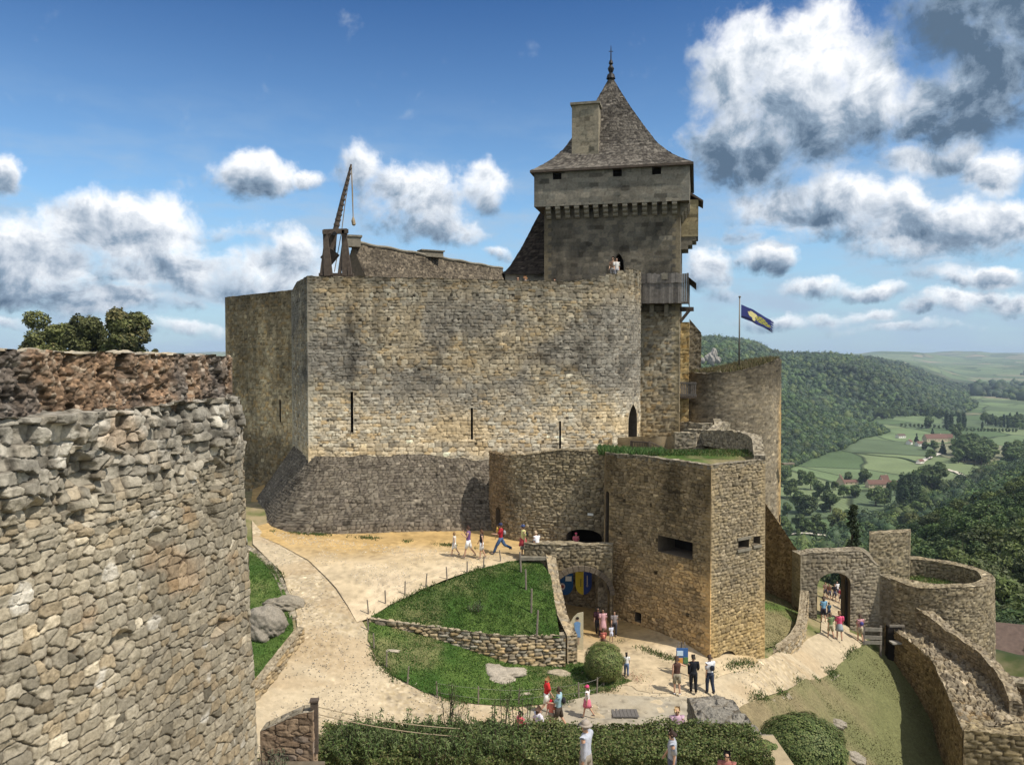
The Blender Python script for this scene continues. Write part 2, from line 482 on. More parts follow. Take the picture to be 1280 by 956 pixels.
    # niches
    for (op, u0, u1, pts, nn, L, mm, zr) in niches:
        if op.get('nofill'): continue
        prof = [(u0, op['z0']), (u1, op['z0'])]
        zsp = op['z1'] - op.get('rise', 0)
        if op.get('rise'):
            for t in np.linspace(1, -1, 17):
                x = (u0 + u1) / 2 + t * op['w'] / 2
                a = abs(t)
                za = zsp + op['rise'] * (math.sqrt(max(0, 1 - a ** 1.3)) if op.get('point') else math.sqrt(max(0, 1 - a * a)))
                prof.append((x, za))
        else: prof += [(u1, op['z1']), (u0, op['z1'])]
        sc = (u0 + u1) / 2
        nc = np.array([np.interp(sc, L, nn[:, 0]), np.interp(sc, L, nn[:, 1])]); nc /= np.linalg.norm(nc)
        vs = []
        for dep in (-.0, op['depth']):
            for (uu, z) in prof:
                b = np.array([np.interp(uu, L, pts[:, 0]), np.interp(uu, L, pts[:, 1])])
                m = np.array([np.interp(uu, L, mm[:, 0]), np.interp(uu, L, mm[:, 1])])
                b = b + m * batter * (zr - z) - nc * dep
                vs.append((b[0], b[1], z))
        n = len(prof)
        b = MB(); b.add(vs, [(i + n, (i + 1) % n + n, (i + 1) % n, i) for i in range(n)])
        b.build(op.get('name', 'arrow_slit'), M[op.get('mat', 'niche')], parent if parent is not None else obj)
        if not op.get('through'):
            b2 = MB(); inn = [(v[0] + nc[0] * .004, v[1] + nc[1] * .004, v[2]) for v in vs[n:]]
            b2.add(inn, [tuple(range(n))])
            bo = b2.build(op.get('back', 'recess_back'), M[op.get('backmat', 'niche')], parent if parent is not None else obj)
    return obj

def add_cap(obj, lp, lz, ztf, ds, style, seed, colf, rough):
    x0, y0 = lp.min(0); x1, y1 = lp.max(0)
    area = (x1 - x0) * (y1 - y0)
    ds = max(ds, math.sqrt(area / 14000.))
    gx, gy = np.meshgrid(np.arange(x0 + ds / 2, x1, ds), np.arange(y0 + ds / 2, y1, ds), indexing='ij')
    g = np.stack([gx.ravel(), gy.ravel()], -1) + (rs.rand(gx.size, 2) - .5) * ds * .4
    # inside test and distance to the boundary
    ins = inside(g, lp); g = g[ins]
    step = max(1, len(lp) // 500)
    if len(g):
        d = np.full(len(g), 9e9)
        for a in lp[::step]: d = np.minimum(d, np.hypot(g[:, 0] - a[0], g[:, 1] - a[1]))
        k = d > ds * .4 if step == 1 else d > ds * .5; g = g[k]; d = d[k]
    nb = len(lp)
    allp = [Vector(p) for p in lp] + [Vector(p) for p in g]
    r = delaunay_2d_cdt(allp, [], [list(range(nb))], 1, 1e-6)
    ov, of, orig = r[0], r[2], r[3]
    P = np.array([[p[0], p[1]] for p in ov]); z = np.zeros(len(P)); isb = np.zeros(len(P), bool)
    for i, o in enumerate(orig):
        b = [k for k in o if k < nb]
        if b: z[i] = lz[b[0]]; isb[i] = True
    dd = np.full(len(P), 9e9)
    for a in lp[::step]: dd = np.minimum(dd, np.hypot(P[:, 0] - a[0], P[:, 1] - a[1]))
    hg, c, ex = masonry(P[:, 0] * 1., P[:, 1] * 1., style, seed)
    zi = ztf(P[:, 0], P[:, 1]) + (hg + rough * 2 * (fbm(P[:, 0] * 2.2, P[:, 1] * 2.2, 3, seed) - .5)) * ss(0, .1, dd)
    z = np.where(isb, z, zi)
    P3 = np.column_stack([P, z])
    if colf is not None: c = colf(P3, c, P[:, 0] * 1., np.full(len(P), z.mean()))
    me = obj.data; n0 = len(me.vertices)
    bm = bmesh.new(); bm.from_mesh(me)
    lay = bm.verts.layers.float_color['Col'] if 'Col' in bm.verts.layers.float_color else bm.verts.layers.float_color.new('Col')
    c = np.clip(c, .004, .9)
    nvs = []
    for p, cc in zip(P3, c):
        v = bm.verts.new(p); v[lay] = (cc[0], cc[1], cc[2], 1); nvs.append(v)
    for f in of:
        try:
            ff = bm.faces.new([nvs[i] for i in f]); ff.normal_update()
            if ff.normal.z < 0: ff.normal_flip()
        except ValueError: pass
    bm.to_mesh(me); bm.free()

def inside(p, poly):
    x, y = p[:, 0], p[:, 1]; r = np.zeros(len(p), bool); n = len(poly); j = n - 1
    for i in range(n):
        xi, yi = poly[i][0], poly[i][1]; xj, yj = poly[j][0], poly[j][1]
        if yi != yj:
            c = ((yi > y) != (yj > y)) & (x < (xj - xi) * (y - yi) / (yj - yi) + xi); r ^= c
        j = i
    return r

def arc(cx, cy, r, a0, a1, n):
    return [(cx + r * math.cos(math.radians(a)), cy + r * math.sin(math.radians(a))) for a in np.linspace(a0, a1, n)]

def thick(path, t, side=1):
    """outline of a wall of thickness t along a path (list of xy), widened to one side"""
    p = np.array(path, float); d = np.gradient(p, axis=0); d /= np.linalg.norm(d, axis=1)[:, None]
    n = np.stack([-d[:, 1], d[:, 0]], -1) * side
    return [tuple(a) for a in p] + [tuple(a) for a in (p + n * t)[::-1]]

M['niche'] = plain('shaded_niche_stone', (.13, .105, .075), .95, 4, .25, .3)
# ================================================================ camera, sun, sky
cam = bpy.data.cameras.new('camera'); camo = bpy.data.objects.new('camera', cam); COL.objects.link(camo)
camo.location = (0, 0, 0); camo.rotation_euler = (math.pi / 2 - PITCH, 0, 0)
cam.sensor_width = 36; cam.lens = 36 * F / 1280; cam.clip_start = .1; cam.clip_end = 60000
SC.camera = camo

SUN_AZ = math.radians(-29)      # from +X towards the viewpoint
SUN_EL = math.radians(54)
sd = Vector((math.cos(SUN_AZ) * math.cos(SUN_EL), math.sin(SUN_AZ) * math.cos(SUN_EL), math.sin(SUN_EL)))
sl = bpy.data.lights.new('sun', 'SUN'); sl.energy = 4.2; sl.angle = math.radians(.53); sl.color = (1, .93, .82)
so = bpy.data.objects.new('sun', sl); COL.objects.link(so); so.rotation_euler = sd.to_track_quat('Z', 'Y').to_euler(); so.location = (60, -20, 80)

W = bpy.data.worlds.new('World'); SC.world = W; W.use_nodes = True
nt = W.node_tree
for n in list(nt.nodes): nt.nodes.remove(n)
L = nt.links.new
def m_(op, a, b=None, c=None, clamp=False):
    n = N(nt, 'ShaderNodeMath', operation=op); n.use_clamp = clamp
    for k, x in enumerate((a, b, c)):
        if x is None: continue
        if isinstance(x, (int, float)): n.inputs[k].default_value = x
        else: L(x, n.inputs[k])
    return n.outputs[0]
def v_(op, a, b=None, out=0):
    n = N(nt, 'ShaderNodeVectorMath', operation=op)
    for k, x in enumerate((a, b)):
        if x is None: continue
        if isinstance(x, tuple): n.inputs[k].default_value = x
        else: L(x, n.inputs[k])
    return n.outputs[out]
def sstep(a, b, x, to0=0., to1=1.):
    n = N(nt, 'ShaderNodeMapRange', interpolation_type='SMOOTHSTEP')
    n.inputs['From Min'].default_value = a; n.inputs['From Max'].default_value = b
    n.inputs['To Min'].default_value = to0; n.inputs['To Max'].default_value = to1
    L(x, n.inputs['Value']); return n.outputs[0]
def noise_(vec, scale, detail=5, rough=.55, dist=0.):
    n = N(nt, 'ShaderNodeTexNoise'); n.inputs['Scale'].default_value = scale; n.inputs['Detail'].default_value = detail
    n.inputs['Roughness'].default_value = rough; n.inputs['Distortion'].default_value = dist
    L(vec, n.inputs['Vector']); return n
sky = N(nt, 'ShaderNodeTexSky', sky_type='NISHITA'); sky.sun_disc = False
sky.sun_elevation = SUN_EL; sky.sun_rotation = math.pi / 2 - SUN_AZ
sky.altitude = 200; sky.air_density = 1.0; sky.dust_density = .6; sky.ozone_density = 2.2
tc = N(nt, 'ShaderNodeTexCoord'); sep = N(nt, 'ShaderNodeSeparateXYZ'); L(tc.outputs['Generated'], sep.inputs[0])
X, Y, Z = sep.outputs
az = m_('ARCTAN2', X, Y); el = m_('ARCSINE', Z)
cmb = N(nt, 'ShaderNodeCombineXYZ'); L(az, cmb.inputs[0]); L(el, cmb.inputs[1]); P0 = cmb.outputs[0]
# domain warp gives the billows
nw = noise_(P0, 9, 7, .62); wv = v_('SUBTRACT', nw.outputs['Color'], (.5, .5, .5))
Pw = v_('ADD', P0, v_('MULTIPLY', wv, (.085, .06, 0)))
def ang(px, py):
    d = pt(px, py, 1.0); l = math.sqrt(sum(d * d)); return math.atan2(d[0], d[1]), math.asin(d[2] / l)
# clouds: px, py, half width, half height, strength
CL = [(935, 95, 68, 95, 1), (1010, 85, 80, 90, 1), (1000, 155, 95, 72, 1, -.15), (945, 175, 85, 60, 1), (1060, 120, 70, 60, 1), (1095, 130, 50, 40, .8),
      (1230, 25, 120, 60, 1, -.75), (1260, 100, 130, 60, 1, -.6), (1180, 130, 80, 45, 1, -.1), (1160, 195, 60, 22, .9), (1200, 180, 30, 20, .8),
      (1250, 215, 45, 30, 1), (1010, 262, 90, 36, 1), (1060, 245, 60, 34, .9), (1140, 250, 36, 36, 1), (1160, 290, 95, 44, 1), (1245, 285, 65, 38, 1),
      (960, 325, 38, 20, .9), (882, 335, 32, 34, .9), (1010, 362, 55, 14, .8), (1100, 365, 50, 12, .7), (1205, 350, 30, 14, .7),(1215, 378, 70, 16, .8), (1120, 318, 40, 16, .8), 
      (320, 218, 50, 32, 1), (395, 224, 22, 16, .8), (448, 205, 32, 34, .9), (515, 245, 68, 42, 1), (520, 285, 60, 26, .9), (600, 237, 38, 30, .9), (585, 295, 35, 20, .7),
      (155, 285, 105, 42, 1), (50, 320, 85, 42, 1), (30, 360, 80, 26, .9, -.2), (10, 215, 32, 28, .9), (230, 335, 90, 30, .9), (350, 335, 75, 34, .95), (290, 360, 90, 22, .8), (300, 290, 55, 18, .6), (130, 372, 130, 22, .85, -.2), (360, 310, 45, 30, .8),
      (620, 322, 22, 12, .8), (60, 402, 150, 14, .6), (1000, 398, 110, 13, .7), (1130, 410, 140, 12, .6), (1000, 300, 60, 14, .6), (1180, 345, 60, 14, .7), (200, 410, 160, 14, .65), (90, 385, 90, 12, .6), (240, 380, 60, 10, .6), (1090, 395, 50, 10, .6), (1250, 350, 45, 16, .85), (1160, 385, 40, 10, .7), (1260, 385, 50, 14, .8), (930, 300, 30, 14, .6), (900, 365, 30, 10, .6)]
fld = None; tn = None; td = None
for (cx, cy, a, b, s, *dk_) in CL:
    sh_ = dk_[0] if dk_ else 0.
    a0, e0 = ang(cx, cy)
    a1, _ = ang(cx + a, cy); _, e1 = ang(cx, cy - b)
    rx, ry = abs(a1 - a0) * 1.5, abs(e1 - e0) * 1.5
    q = v_('MULTIPLY', v_('SUBTRACT', Pw, (a0, e0, 0)), (1 / rx, 1 / ry, 0))
    l2 = v_('DOT_PRODUCT', q, q, 1)
    f = m_('MULTIPLY_ADD', l2, -1., s, clamp=True)
    sy = N(nt, 'ShaderNodeSeparateXYZ'); L(q, sy.inputs[0])
    t = m_('MULTIPLY', f, m_('MULTIPLY_ADD', sy.outputs[1], 1., m_('MULTIPLY_ADD', sy.outputs[0], .25, sh_)))
    if fld is None: fld, tn, wsum = f, t, f
    else: fld = m_('SMOOTH_MAX', fld, f, .16); wsum = m_('ADD', wsum, f); tn = m_('ADD', tn, t)
ratio = m_('DIVIDE', tn, m_('ADD', wsum, .08))
fine = noise_(P0, 22, 9, .62, .3); fine2 = noise_(v_('ADD', P0, (-.012, -.016, 0)), 22, 9, .62, .3)
med = noise_(P0, 8, 5, .6)
dens = m_('ADD', m_('MINIMUM', fld, .9), m_('MULTIPLY_ADD', fine.outputs['Fac'], 1.25, m_('MULTIPLY_ADD', med.outputs['Fac'], .95, -1.12)))
# elsewhere in the sky, out of view: white clouds added to lift the fill light
mask = m_('POWER', sstep(.24, .80, dens), 1.15)
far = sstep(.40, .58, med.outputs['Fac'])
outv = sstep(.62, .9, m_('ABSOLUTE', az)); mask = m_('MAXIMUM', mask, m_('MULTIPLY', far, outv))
# wisps
ws = noise_(v_('MULTIPLY', P0, (1, 3.2, 1)), 7, 7, .6); wlow = sstep(.34, .04, el)
wisp = m_('MULTIPLY', sstep(.40, .68, ws.outputs['Fac']), m_('MULTIPLY', wlow, .95))
relief = m_('MULTIPLY', m_('SUBTRACT', fine.outputs['Fac'], fine2.outputs['Fac']), -1.2)
core = sstep(.55, 1.1, dens)
lit = m_('ADD', m_('ADD', m_('MULTIPLY', ratio, 1.0), .72), m_('ADD', relief, m_('MULTIPLY', core, -.22)))
lit = m_('ADD', lit, m_('MULTIPLY_ADD', med.outputs['Fac'], .5, -.25))
ramp = N(nt, 'ShaderNodeValToRGB'); L(lit, ramp.inputs[0])
cr = ramp.color_ramp; cr.elements[0].position = 0.0; cr.elements[0].color = (.095, .150, .225, 1)
cr.elements[1].position = 1.0; cr.elements[1].color = (.93, .94, .96, 1)
e = cr.elements.new(.3); e.color = (.24, .32, .42, 1)
e = cr.elements.new(.55); e.color = (.48, .54, .62, 1)
e = cr.elements.new(.8); e.color = (.72, .76, .81, 1)
# deepen the blue with height as the photograph's sky has it
skyc = v_('MULTIPLY', sky.outputs[0], (.094, .120, .134))
hi = sstep(.15, .56, el)
dk = N(nt, 'ShaderNodeMix', data_type='RGBA', blend_type='MULTIPLY'); L(hi, dk.inputs[0]); L(skyc, dk.inputs[6]); dk.inputs[7].default_value = (.17, .36, .58, 1)
mw = N(nt, 'ShaderNodeMix', data_type='RGBA'); L(wisp, mw.inputs[0]); L(dk.outputs[2], mw.inputs[6]); mw.inputs[7].default_value = (.40, .50, .61, 1)
hzm = N(nt, 'ShaderNodeMix', data_type='RGBA'); L(sstep(.20, -.02, el, 0, .75), hzm.inputs[0]); L(mw.outputs[2], hzm.inputs[6]); hzm.inputs[7].default_value = (.34, .47, .63, 1)
mc = N(nt, 'ShaderNodeMix', data_type='RGBA'); L(m_('MULTIPLY', mask, sstep(-.005, .03, el)), mc.inputs[0]); L(hzm.outputs[2], mc.inputs[6]); L(ramp.outputs[0], mc.inputs[7])
fill_clouds = N(nt, 'ShaderNodeMix', data_type='RGBA'); L(m_('MULTIPLY', m_('MULTIPLY', far, outv), sstep(.0, .1, el)), fill_clouds.inputs[0]); L(mc.outputs[2], fill_clouds.inputs[6]); fill_clouds.inputs[7].default_value = (.82, .83, .84, 1)  # unseen clouds whitened to send more fill light into the scene
bg = N(nt, 'ShaderNodeBackground'); L(fill_clouds.outputs[2], bg.inputs[0]); bg.inputs[1].default_value = 1.0
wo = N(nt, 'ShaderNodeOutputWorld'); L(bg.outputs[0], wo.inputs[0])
W.cycles.sampling_method = 'MANUAL'; W.cycles.sample_map_resolution = 512

SC.view_settings.view_transform = 'Standard'; SC.view_settings.look = 'None'
SC.view_settings.exposure = 0.22; SC.view_settings.gamma = 1; SC.view_settings.use_curve_mapping = False
SC.render.engine = 'CYCLES'; SC.cycles.max_bounces = 5; SC.cycles.diffuse_bounces = 3; SC.cycles.glossy_bounces = 2
SC.cycles.transmission_bounces = 3; SC.cycles.transparent_max_bounces = 6; SC.cycles.volume_bounces = 0
SC.cycles.use_denoising = True; SC.cycles.caustics_reflective = False; SC.cycles.caustics_refractive = False

# ================================================================ sheets of tiles
def sheet(name, P, U, V, st, mat, parent=None, seed=0, colf=None, keep=None, amp=1.):
    """P nu x nv x 3 grid displaced along its own normals by a masonry pattern"""
    du = np.gradient(P, axis=0); dv = np.gradient(P, axis=1)
    n = np.cross(du, dv); n /= (np.linalg.norm(n, axis=-1, keepdims=True) + 1e-9)
    hg, c, ex = masonry(U, V, ST[st] if isinstance(st, str) else st, seed)
    P3 = P + n * (hg * amp)[..., None]
    if colf is not None: c = colf(P3, c, U, V)
    return mkobj(name, P3.reshape(-1, 3), quadgrid(P.shape[0], P.shape[1], keep), M[mat], parent, col=np.clip(c, .004, .9).reshape(-1, 3))

def joinmesh(obs, name=None):
    """several sheets of one roof become one mesh (no operators)"""
    bm = bmesh.new(); a = obs[0]
    for o in obs: bm.from_mesh(o.data)
    bm.to_mesh(a.data); bm.free()
    for o in obs[1:]:
        me = o.data; bpy.data.objects.remove(o); bpy.data.meshes.remove(me)
    return a

def hip_roof(name, corners, apex, prof, mat='stone', st='tiles', parent=None, ds=.08, seed=5, colf=None, ridge=None):
    """concave hipped roof: corners of the eaves (4 x xyz), apex xyz, prof = [(height share, width share)]"""
    obs = []; hs = np.array([p[0] for p in prof]); fs = np.array([p[1] for p in prof]); cs = [np.array(c, float) for c in corners]
    ap = np.array(apex, float)
    H = ap[2] - cs[0][2]
    nvv = int(H * 1.25 / ds) + 2
    hh = np.linspace(0, 1, nvv) ** 1.0
    ff = np.interp(hh, hs, fs)
    # soften the profile
    k = np.ones(5) / 5; ff[2:-2] = np.convolve(ff, k, 'valid')
    for i in range(4):
        a, b = cs[i], cs[(i + 1) % 4]
        W_ = np.linalg.norm(b - a); nu = int(W_ / ds) + 2
        t = np.linspace(0, 1, nu)
        base = a[None, :] + (b - a)[None, :] * t[:, None]
        P = np.empty((nu, nvv, 3))
        P[:, :, :2] = ap[:2] + (base[:, None, :2] - ap[:2]) * ff[None, :, None]
        P[:, :, 2] = (cs[0][2] + H * hh)[None, :]
        U = (t[:, None] - .5) * W_ * ff[None, :] + 20 * i
        sl_ = np.concatenate([[0], np.cumsum(np.hypot(np.diff(hh) * H, np.diff(ff) * W_ / 2))])
        V = np.repeat(sl_[None, :], nu, 0)
        obs.append(sheet(name, P, U, V, st, mat, None, seed + i, colf, amp=.8))
    o = joinmesh(obs)
    if parent is not None: setpar(o, parent)
    return o

# ================================================================ main curtain wall
ztop = 5.05
M_HOLE = 1
C1 = xy(385, 49.); C0 = (-15.3, 55.6)
MR = [xy(600, 50.3), xy(745, 51.3)]
arcp = [(6.6, 51.75), (7.6, 52.55), (8.35, 53.5), (8.8, 54.7), (8.95, 56.3), (8.7, 58)]
main_out = [C0, C1] + [MR[0], MR[1]] + arcp + [(6.0, 60), (-2, 60.5), (-12, 60)]
def zt_main(x, y):
    px = x / np.maximum(y, 1) * 1000 + 640
    z = np.full(np.shape(x), ztop)
    front = y < 58.2
    rise = np.select([px > 781, px > 771, px > 757, px > 748, px > 739, px > 722], [1.0, .78, .55, .35, .18, .08], 0.)
    z = z + np.where(front & (x > 2), rise, 0) - .12 * ss(-10, 2, x)
    z = np.where((x < -14.2), z - .35 * ss(-14.2, -15.2, x), z)
    return z
def main_col(P, c, u, v):
    c = np.where(putlog_shade(u, v, 500)[..., None], c * .18, c)
    x, z = P[..., 0], P[..., 2]
    n = fbm(x * .35, z * .35, 4, 61)
    # paler towards the bottom, honey patches, grey-black upper courses
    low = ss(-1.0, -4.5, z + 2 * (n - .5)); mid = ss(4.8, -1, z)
    c = c * (1 + .50 * low + .08 * mid)[..., None]
    och = ss(.50, .68, fbm(x * .3 + 4, z * .5, 4, 62)) * (.4 + .6 * low)
    g = c.mean(-1, keepdims=True); c = lerp(c, g * np.array([1.36, 1.05, .62]), och[..., None] * .8)
    grey = ss(.47, .62, fbm(x * .28 + 14, z * .3, 4, 63)) * ss(4.8, 3., z) * ss(-4.5, -1.5, z)
    g = c.mean(-1, keepdims=True); c = lerp(c, g * np.array([.98, .92, .80]), (grey * .7)[..., None]) * (1 - .22 * grey)[..., None]
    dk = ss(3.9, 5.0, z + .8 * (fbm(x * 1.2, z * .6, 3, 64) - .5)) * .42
    st = np.exp(-((x + 9.9) / .55) ** 2) * ss(.3, .55, fbm(x * 2.6, z * 1.1, 3, 65)) * ss(4.8, 3, z) * ss(-3, -.5, z) * .55
    st2 = ss(.52, .70, fbm(x * 2.4, z * .13, 3, 66)) * .30 * ss(-3, 3, z)
    bl = ss(.60, .72, fbm(x * 1.1, z * 1.3, 4, 67)) * .4 * ss(4.6, 2, z) * ss(-4, -1, z)
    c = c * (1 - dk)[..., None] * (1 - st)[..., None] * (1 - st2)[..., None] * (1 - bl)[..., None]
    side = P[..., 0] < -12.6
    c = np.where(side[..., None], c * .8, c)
    return c
castle = empty('curtain_wall', (C1[0], C1[1], -6.3), label='long high sunlit stone wall carrying a trebuchet, above a dark sloping base', cat='castle wall')
zs = ztop
slit_at = lambda px, D: xy(px, D)
ops_main = [
    dict(at=xy(440, 49.3), w=.16, z0=-4.6, z1=-2.1, depth=.9, name='arrow_slit', mat='dark', backmat='dark'),
    dict(at=xy(590, 50.2), w=.14, z0=-5.15, z1=-3.15, depth=.9, name='arrow_slit', mat='dark', backmat='dark'),
    dict(at=xy(700.5, 51.0), w=.13, z0=-5.9, z1=-4.05, depth=.9, name='arrow_slit', mat='dark', backmat='dark'),
    dict(at=(8.1, 53.1), w=1.25, z0=-6.0, z1=-3.1, rise=1.3, point=True, depth=1.1, name='doorway', mat='niche', backmat='dark', back='door'),
]
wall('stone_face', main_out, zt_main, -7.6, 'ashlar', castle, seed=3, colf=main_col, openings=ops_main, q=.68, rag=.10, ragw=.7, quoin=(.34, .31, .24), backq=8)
# white replacement stones are in the stone pattern, putlog holes only as painted dark; iron strap above the left slit
b = MB(); p = pt(440, 493, 49.15); b.box((p[0], p[1] - .03, -1.95), (.55, .06, .09)); b.build('slit_lintel', M['stone'] if False else M['niche'], castle)

# battered base
tal_out = [(-15.1, 54.4), (-12.9, 49.8), (-12.72, 49.4), (-12.5, 49.08), (-12.2, 48.88), (-11.85, 48.80), (xy(500, 49.5)), (xy(640, 50.1)), (xy(640, 50.1)[0], 56), (-14, 58)]
def tal_col(P, c, u, v):
    c = c * (.86 + .28 * fbm(u * .5, v * .7, 4, 84))[..., None]
    x, z = P[..., 0], P[..., 2]
    hole = ss(.70, .78, fbm(x * 1.6, z * 1.6, 3, 81)) * .4
    c = c * (1 - hole)[..., None]
    pale = ss(.78, .82, fbm(x * 1.6 + 3, z * 1.6, 3, 82)) * .4
    c = lerp(c, np.array([.32, .28, .21]), pale[..., None] * np.ones_like(c))
    base = ss(-9.6, -10.3, z) * .25
    return lerp(c, c * np.array([1.7, 1.45, 1.15]), base[..., None])
def tal_bump(P2, U, Z, ex): return -.07 * ss(.68, .74, fbm(U * 1.6, Z * 1.6, 3, 83))
wall('battered_base', tal_out, lambda x, y: -6.15 - .3 * ss(-6, -2.4, x) + .18 * (vn(x * 1.3, y * 0, 8)), -12.2, 'talus', castle, batter=.66, zref=-6.3, seed=11, colf=tal_col, dispf=tal_bump, backq=6, q=.62)

# lower wall to the left
lw = [(-22.4, 62.6), (-15.25, 55.9), (-14.2, 58), (-15, 62), (-21, 66)]
leftwall = wall('flanking_wall', lw, lambda x, y: 4.75 + 0 * x, -13.5, 'ashlar', None, seed=21, rag=.05,
     colf=weather(stain=.5, seed=5, topdark=(3.0, 4.6, .45), cf=lambda P, c, u, v: c * np.array([1.6, 1.46, 1.2]) * (1 - .55 * ss(-5.0, -6.5, P[..., 2] + .8 * (vn(u * .7, v * .7, 3) - .5)))[..., None]),
     openings=[dict(at=xy(340.5, 56.7), w=.2, z0=-4.6, z1=-3.0, depth=.8, name='arrow_slit', mat='dark', backmat='dark')], quoin=(.27, .24, .18))
tag(leftwall, 'shaded flat-topped stone wall with one arrow slit, set back beside the high trebuchet wall', 'castle wall')

# ================================================================ keep
KR = math.radians(13); KA = np.array(xy(680, 58.)); kt = np.array([math.cos(KR), -math.sin(KR)]); kb = np.array([math.sin(KR), math.cos(KR)])
KL, KS = 9.6, 8.2
def K(s, d, z=None):
    p = KA + kt * s + kb * d
    return (p[0], p[1]) if z is None else (p[0], p[1], z)
keep = empty('keep_tower', K(KL / 2, KS / 2, -8), label='tall square keep with machicolated top and steep stone-tiled spire roof', cat='tower')
def keep_col(P, c, u, v):
    z = P[..., 2]
    st = ss(.45, .75, fbm(u * .9, z * .16, 4, 91)) * .32
    st2 = ss(.5, .68, fbm(u * .5, z * .4, 4, 92)) * .35
    rough = ss(7.0, 3.0, z)
    c = c * (1 - st)[..., None] * (1 - st2)[..., None]
    warm = ss(0, -7, z)
    c = c * (1 - .26 * ss(2.5, 3.5, z))[..., None]
    return c * lerp(np.array([1., 1, 1]), np.array([1.25, 1.16, .98]), warm[..., None])
kop = [dict(at=K(5.35, 0), w=.75, z0=5.0, z1=7.35, rise=.9, point=True, depth=1.2, name='doorway', mat='niche', backmat='dark', back='door'),
       dict(at=K(KL - 2.25, 0), w=.42, z0=-1.2, z1=3.3, depth=.25, name='recess', mat='niche')]
wall('tower_wall_lower', [K(0, 0), K(KL, 0), K(KL, KS), K(0, KS)], 3.2, -12, 'ashlar', keep, seed=31, colf=keep_col, cap=False, quoin=(.36, .30, .19))
wall('tower_wall', [K(0, 0), K(KL, 0), K(KL, KS), K(0, KS)], 10.9, 3.2, dict(ST['smooth'], w=.5, h=.3, pal=[(.19, .17, .13), (.215, .19, .145), (.165, .15, .12), (.235, .205, .155)]), keep, seed=32, colf=keep_col, cap=False, openings=[kop[0]], quoin=(.34, .28, .18))
# buttress and latrine shaft on the right flank
ex = [K(KL + .01, 3.0), K(KL + .62, 3.0), K(KL + .62, 6.4), K(KL + .01, 6.4)]
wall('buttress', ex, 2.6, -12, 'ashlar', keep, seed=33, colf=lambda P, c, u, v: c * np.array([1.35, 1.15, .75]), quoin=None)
ex = [K(KL + .63, 4.6), K(KL + 1.5, 4.6), K(KL + 1.5, 8.0), K(KL + .63, 8.0)]
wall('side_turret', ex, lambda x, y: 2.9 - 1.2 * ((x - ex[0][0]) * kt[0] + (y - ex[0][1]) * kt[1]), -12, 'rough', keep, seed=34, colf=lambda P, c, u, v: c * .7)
# machicolation: parapet
OV = .62
wall('parapet', [K(-OV, -OV), K(KL + OV, -OV), K(KL + OV, KS + OV), K(-OV, KS + OV)], 13.35, 10.75, 'smooth', keep, seed=35, colf=weather(stain=.3, seed=9, topdark=(12.2, 13.4, .25)), cap=False,
     openings=[dict(at=K(s, -OV), w=.62, z0=12.62, z1=13.15, depth=.5, name='window', mat='dark', backmat='dark', back='window_back') for s in (1.05, 5.3, 8.0)], quoin=(.2, .19, .16))
b = MB(); b.add([K(-OV, -OV, 10.76), K(KL + OV, -OV, 10.76), K(KL + OV, KS + OV, 10.76), K(-OV, KS + OV, 10.76)], [(0, 1, 2, 3)]); b.build('parapet_floor', M['niche'], keep)
def corbel(o, dirn, tang):
    b = MB()
    o = Vector((*o, 0)); d = Vector((*dirn, 0)); t = Vector((*tang, 0)) * .17
    for (z0, z1, r) in ((10.48, 10.752, .60), (10.2, 10.478, .42), (9.93, 10.198, .22)):
        pts = [o - t, o + t, o + t + d * r, o - t + d * r]
        # rounded nose
        pts2 = [o - t, o + t, o + t + d * (r - .1), o - t + d * (r - .1)]
        vs = [(q.x, q.y, z1) for q in pts] + [(q.x, q.y, (z0 + .1) if k > 1 else z0) for k, q in enumerate(pts)] + [(q.x, q.y, z0) for q in pts2[2:]]
        b.add(vs, [(0, 1, 2, 3), (4, 5, 1, 0), (5, 6, 2, 1), (6, 7, 3, 2), (7, 4, 0, 3), (6, 8, 9, 7), (5, 4, 9, 8), (5, 8, 6), (4, 7, 9)])
    return b.build('corbel', M['corbel'], keep)
M['corbel'] = plain('pale_corbel_stone', (.20, .18, .14), .9, 5, .3, .4)
for k in range(14): corbel(K(.38 + k * (KL - .76) / 13, 0), -kb, kt)
for k in range(11): corbel(K(KL, .38 + k * (KS - .76) / 10), kt, kb)
# small bretèche on the right flank
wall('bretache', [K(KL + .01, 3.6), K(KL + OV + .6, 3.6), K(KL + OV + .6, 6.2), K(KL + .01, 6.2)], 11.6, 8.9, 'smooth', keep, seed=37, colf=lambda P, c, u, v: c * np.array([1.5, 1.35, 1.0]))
b = MB(); b.add([K(KL + OV, 3.5, 12.15), K(KL + OV, 6.3, 12.15), K(KL + OV + .95, 6.3, 11.5), K(KL + OV + .95, 3.5, 11.5), K(KL + OV, 3.5, 11.95), K(KL + OV, 6.3, 11.95), K(KL + OV + .95, 6.3, 11.38), K(KL + OV + .95, 3.5, 11.38)],
    [(0, 3, 2, 1), (4, 5, 6, 7), (0, 4, 7, 3), (3, 7, 6, 2), (1, 2, 6, 5)]); b.build('bretache_roof', M['wood'], keep)
b = MB()
for (dd, r) in ((3.8, .5), (4.5, .6), (5.2, .6), (5.9, .5)):
    for (z, w) in ((8.76, .85), (8.45, .55), (8.14, .25)): b.box(K(KL + w / 2 + .1, dd, z), (w + .3, .3, .3), -KR)
b.build('bretache_corbels', M['corbel'], keep)
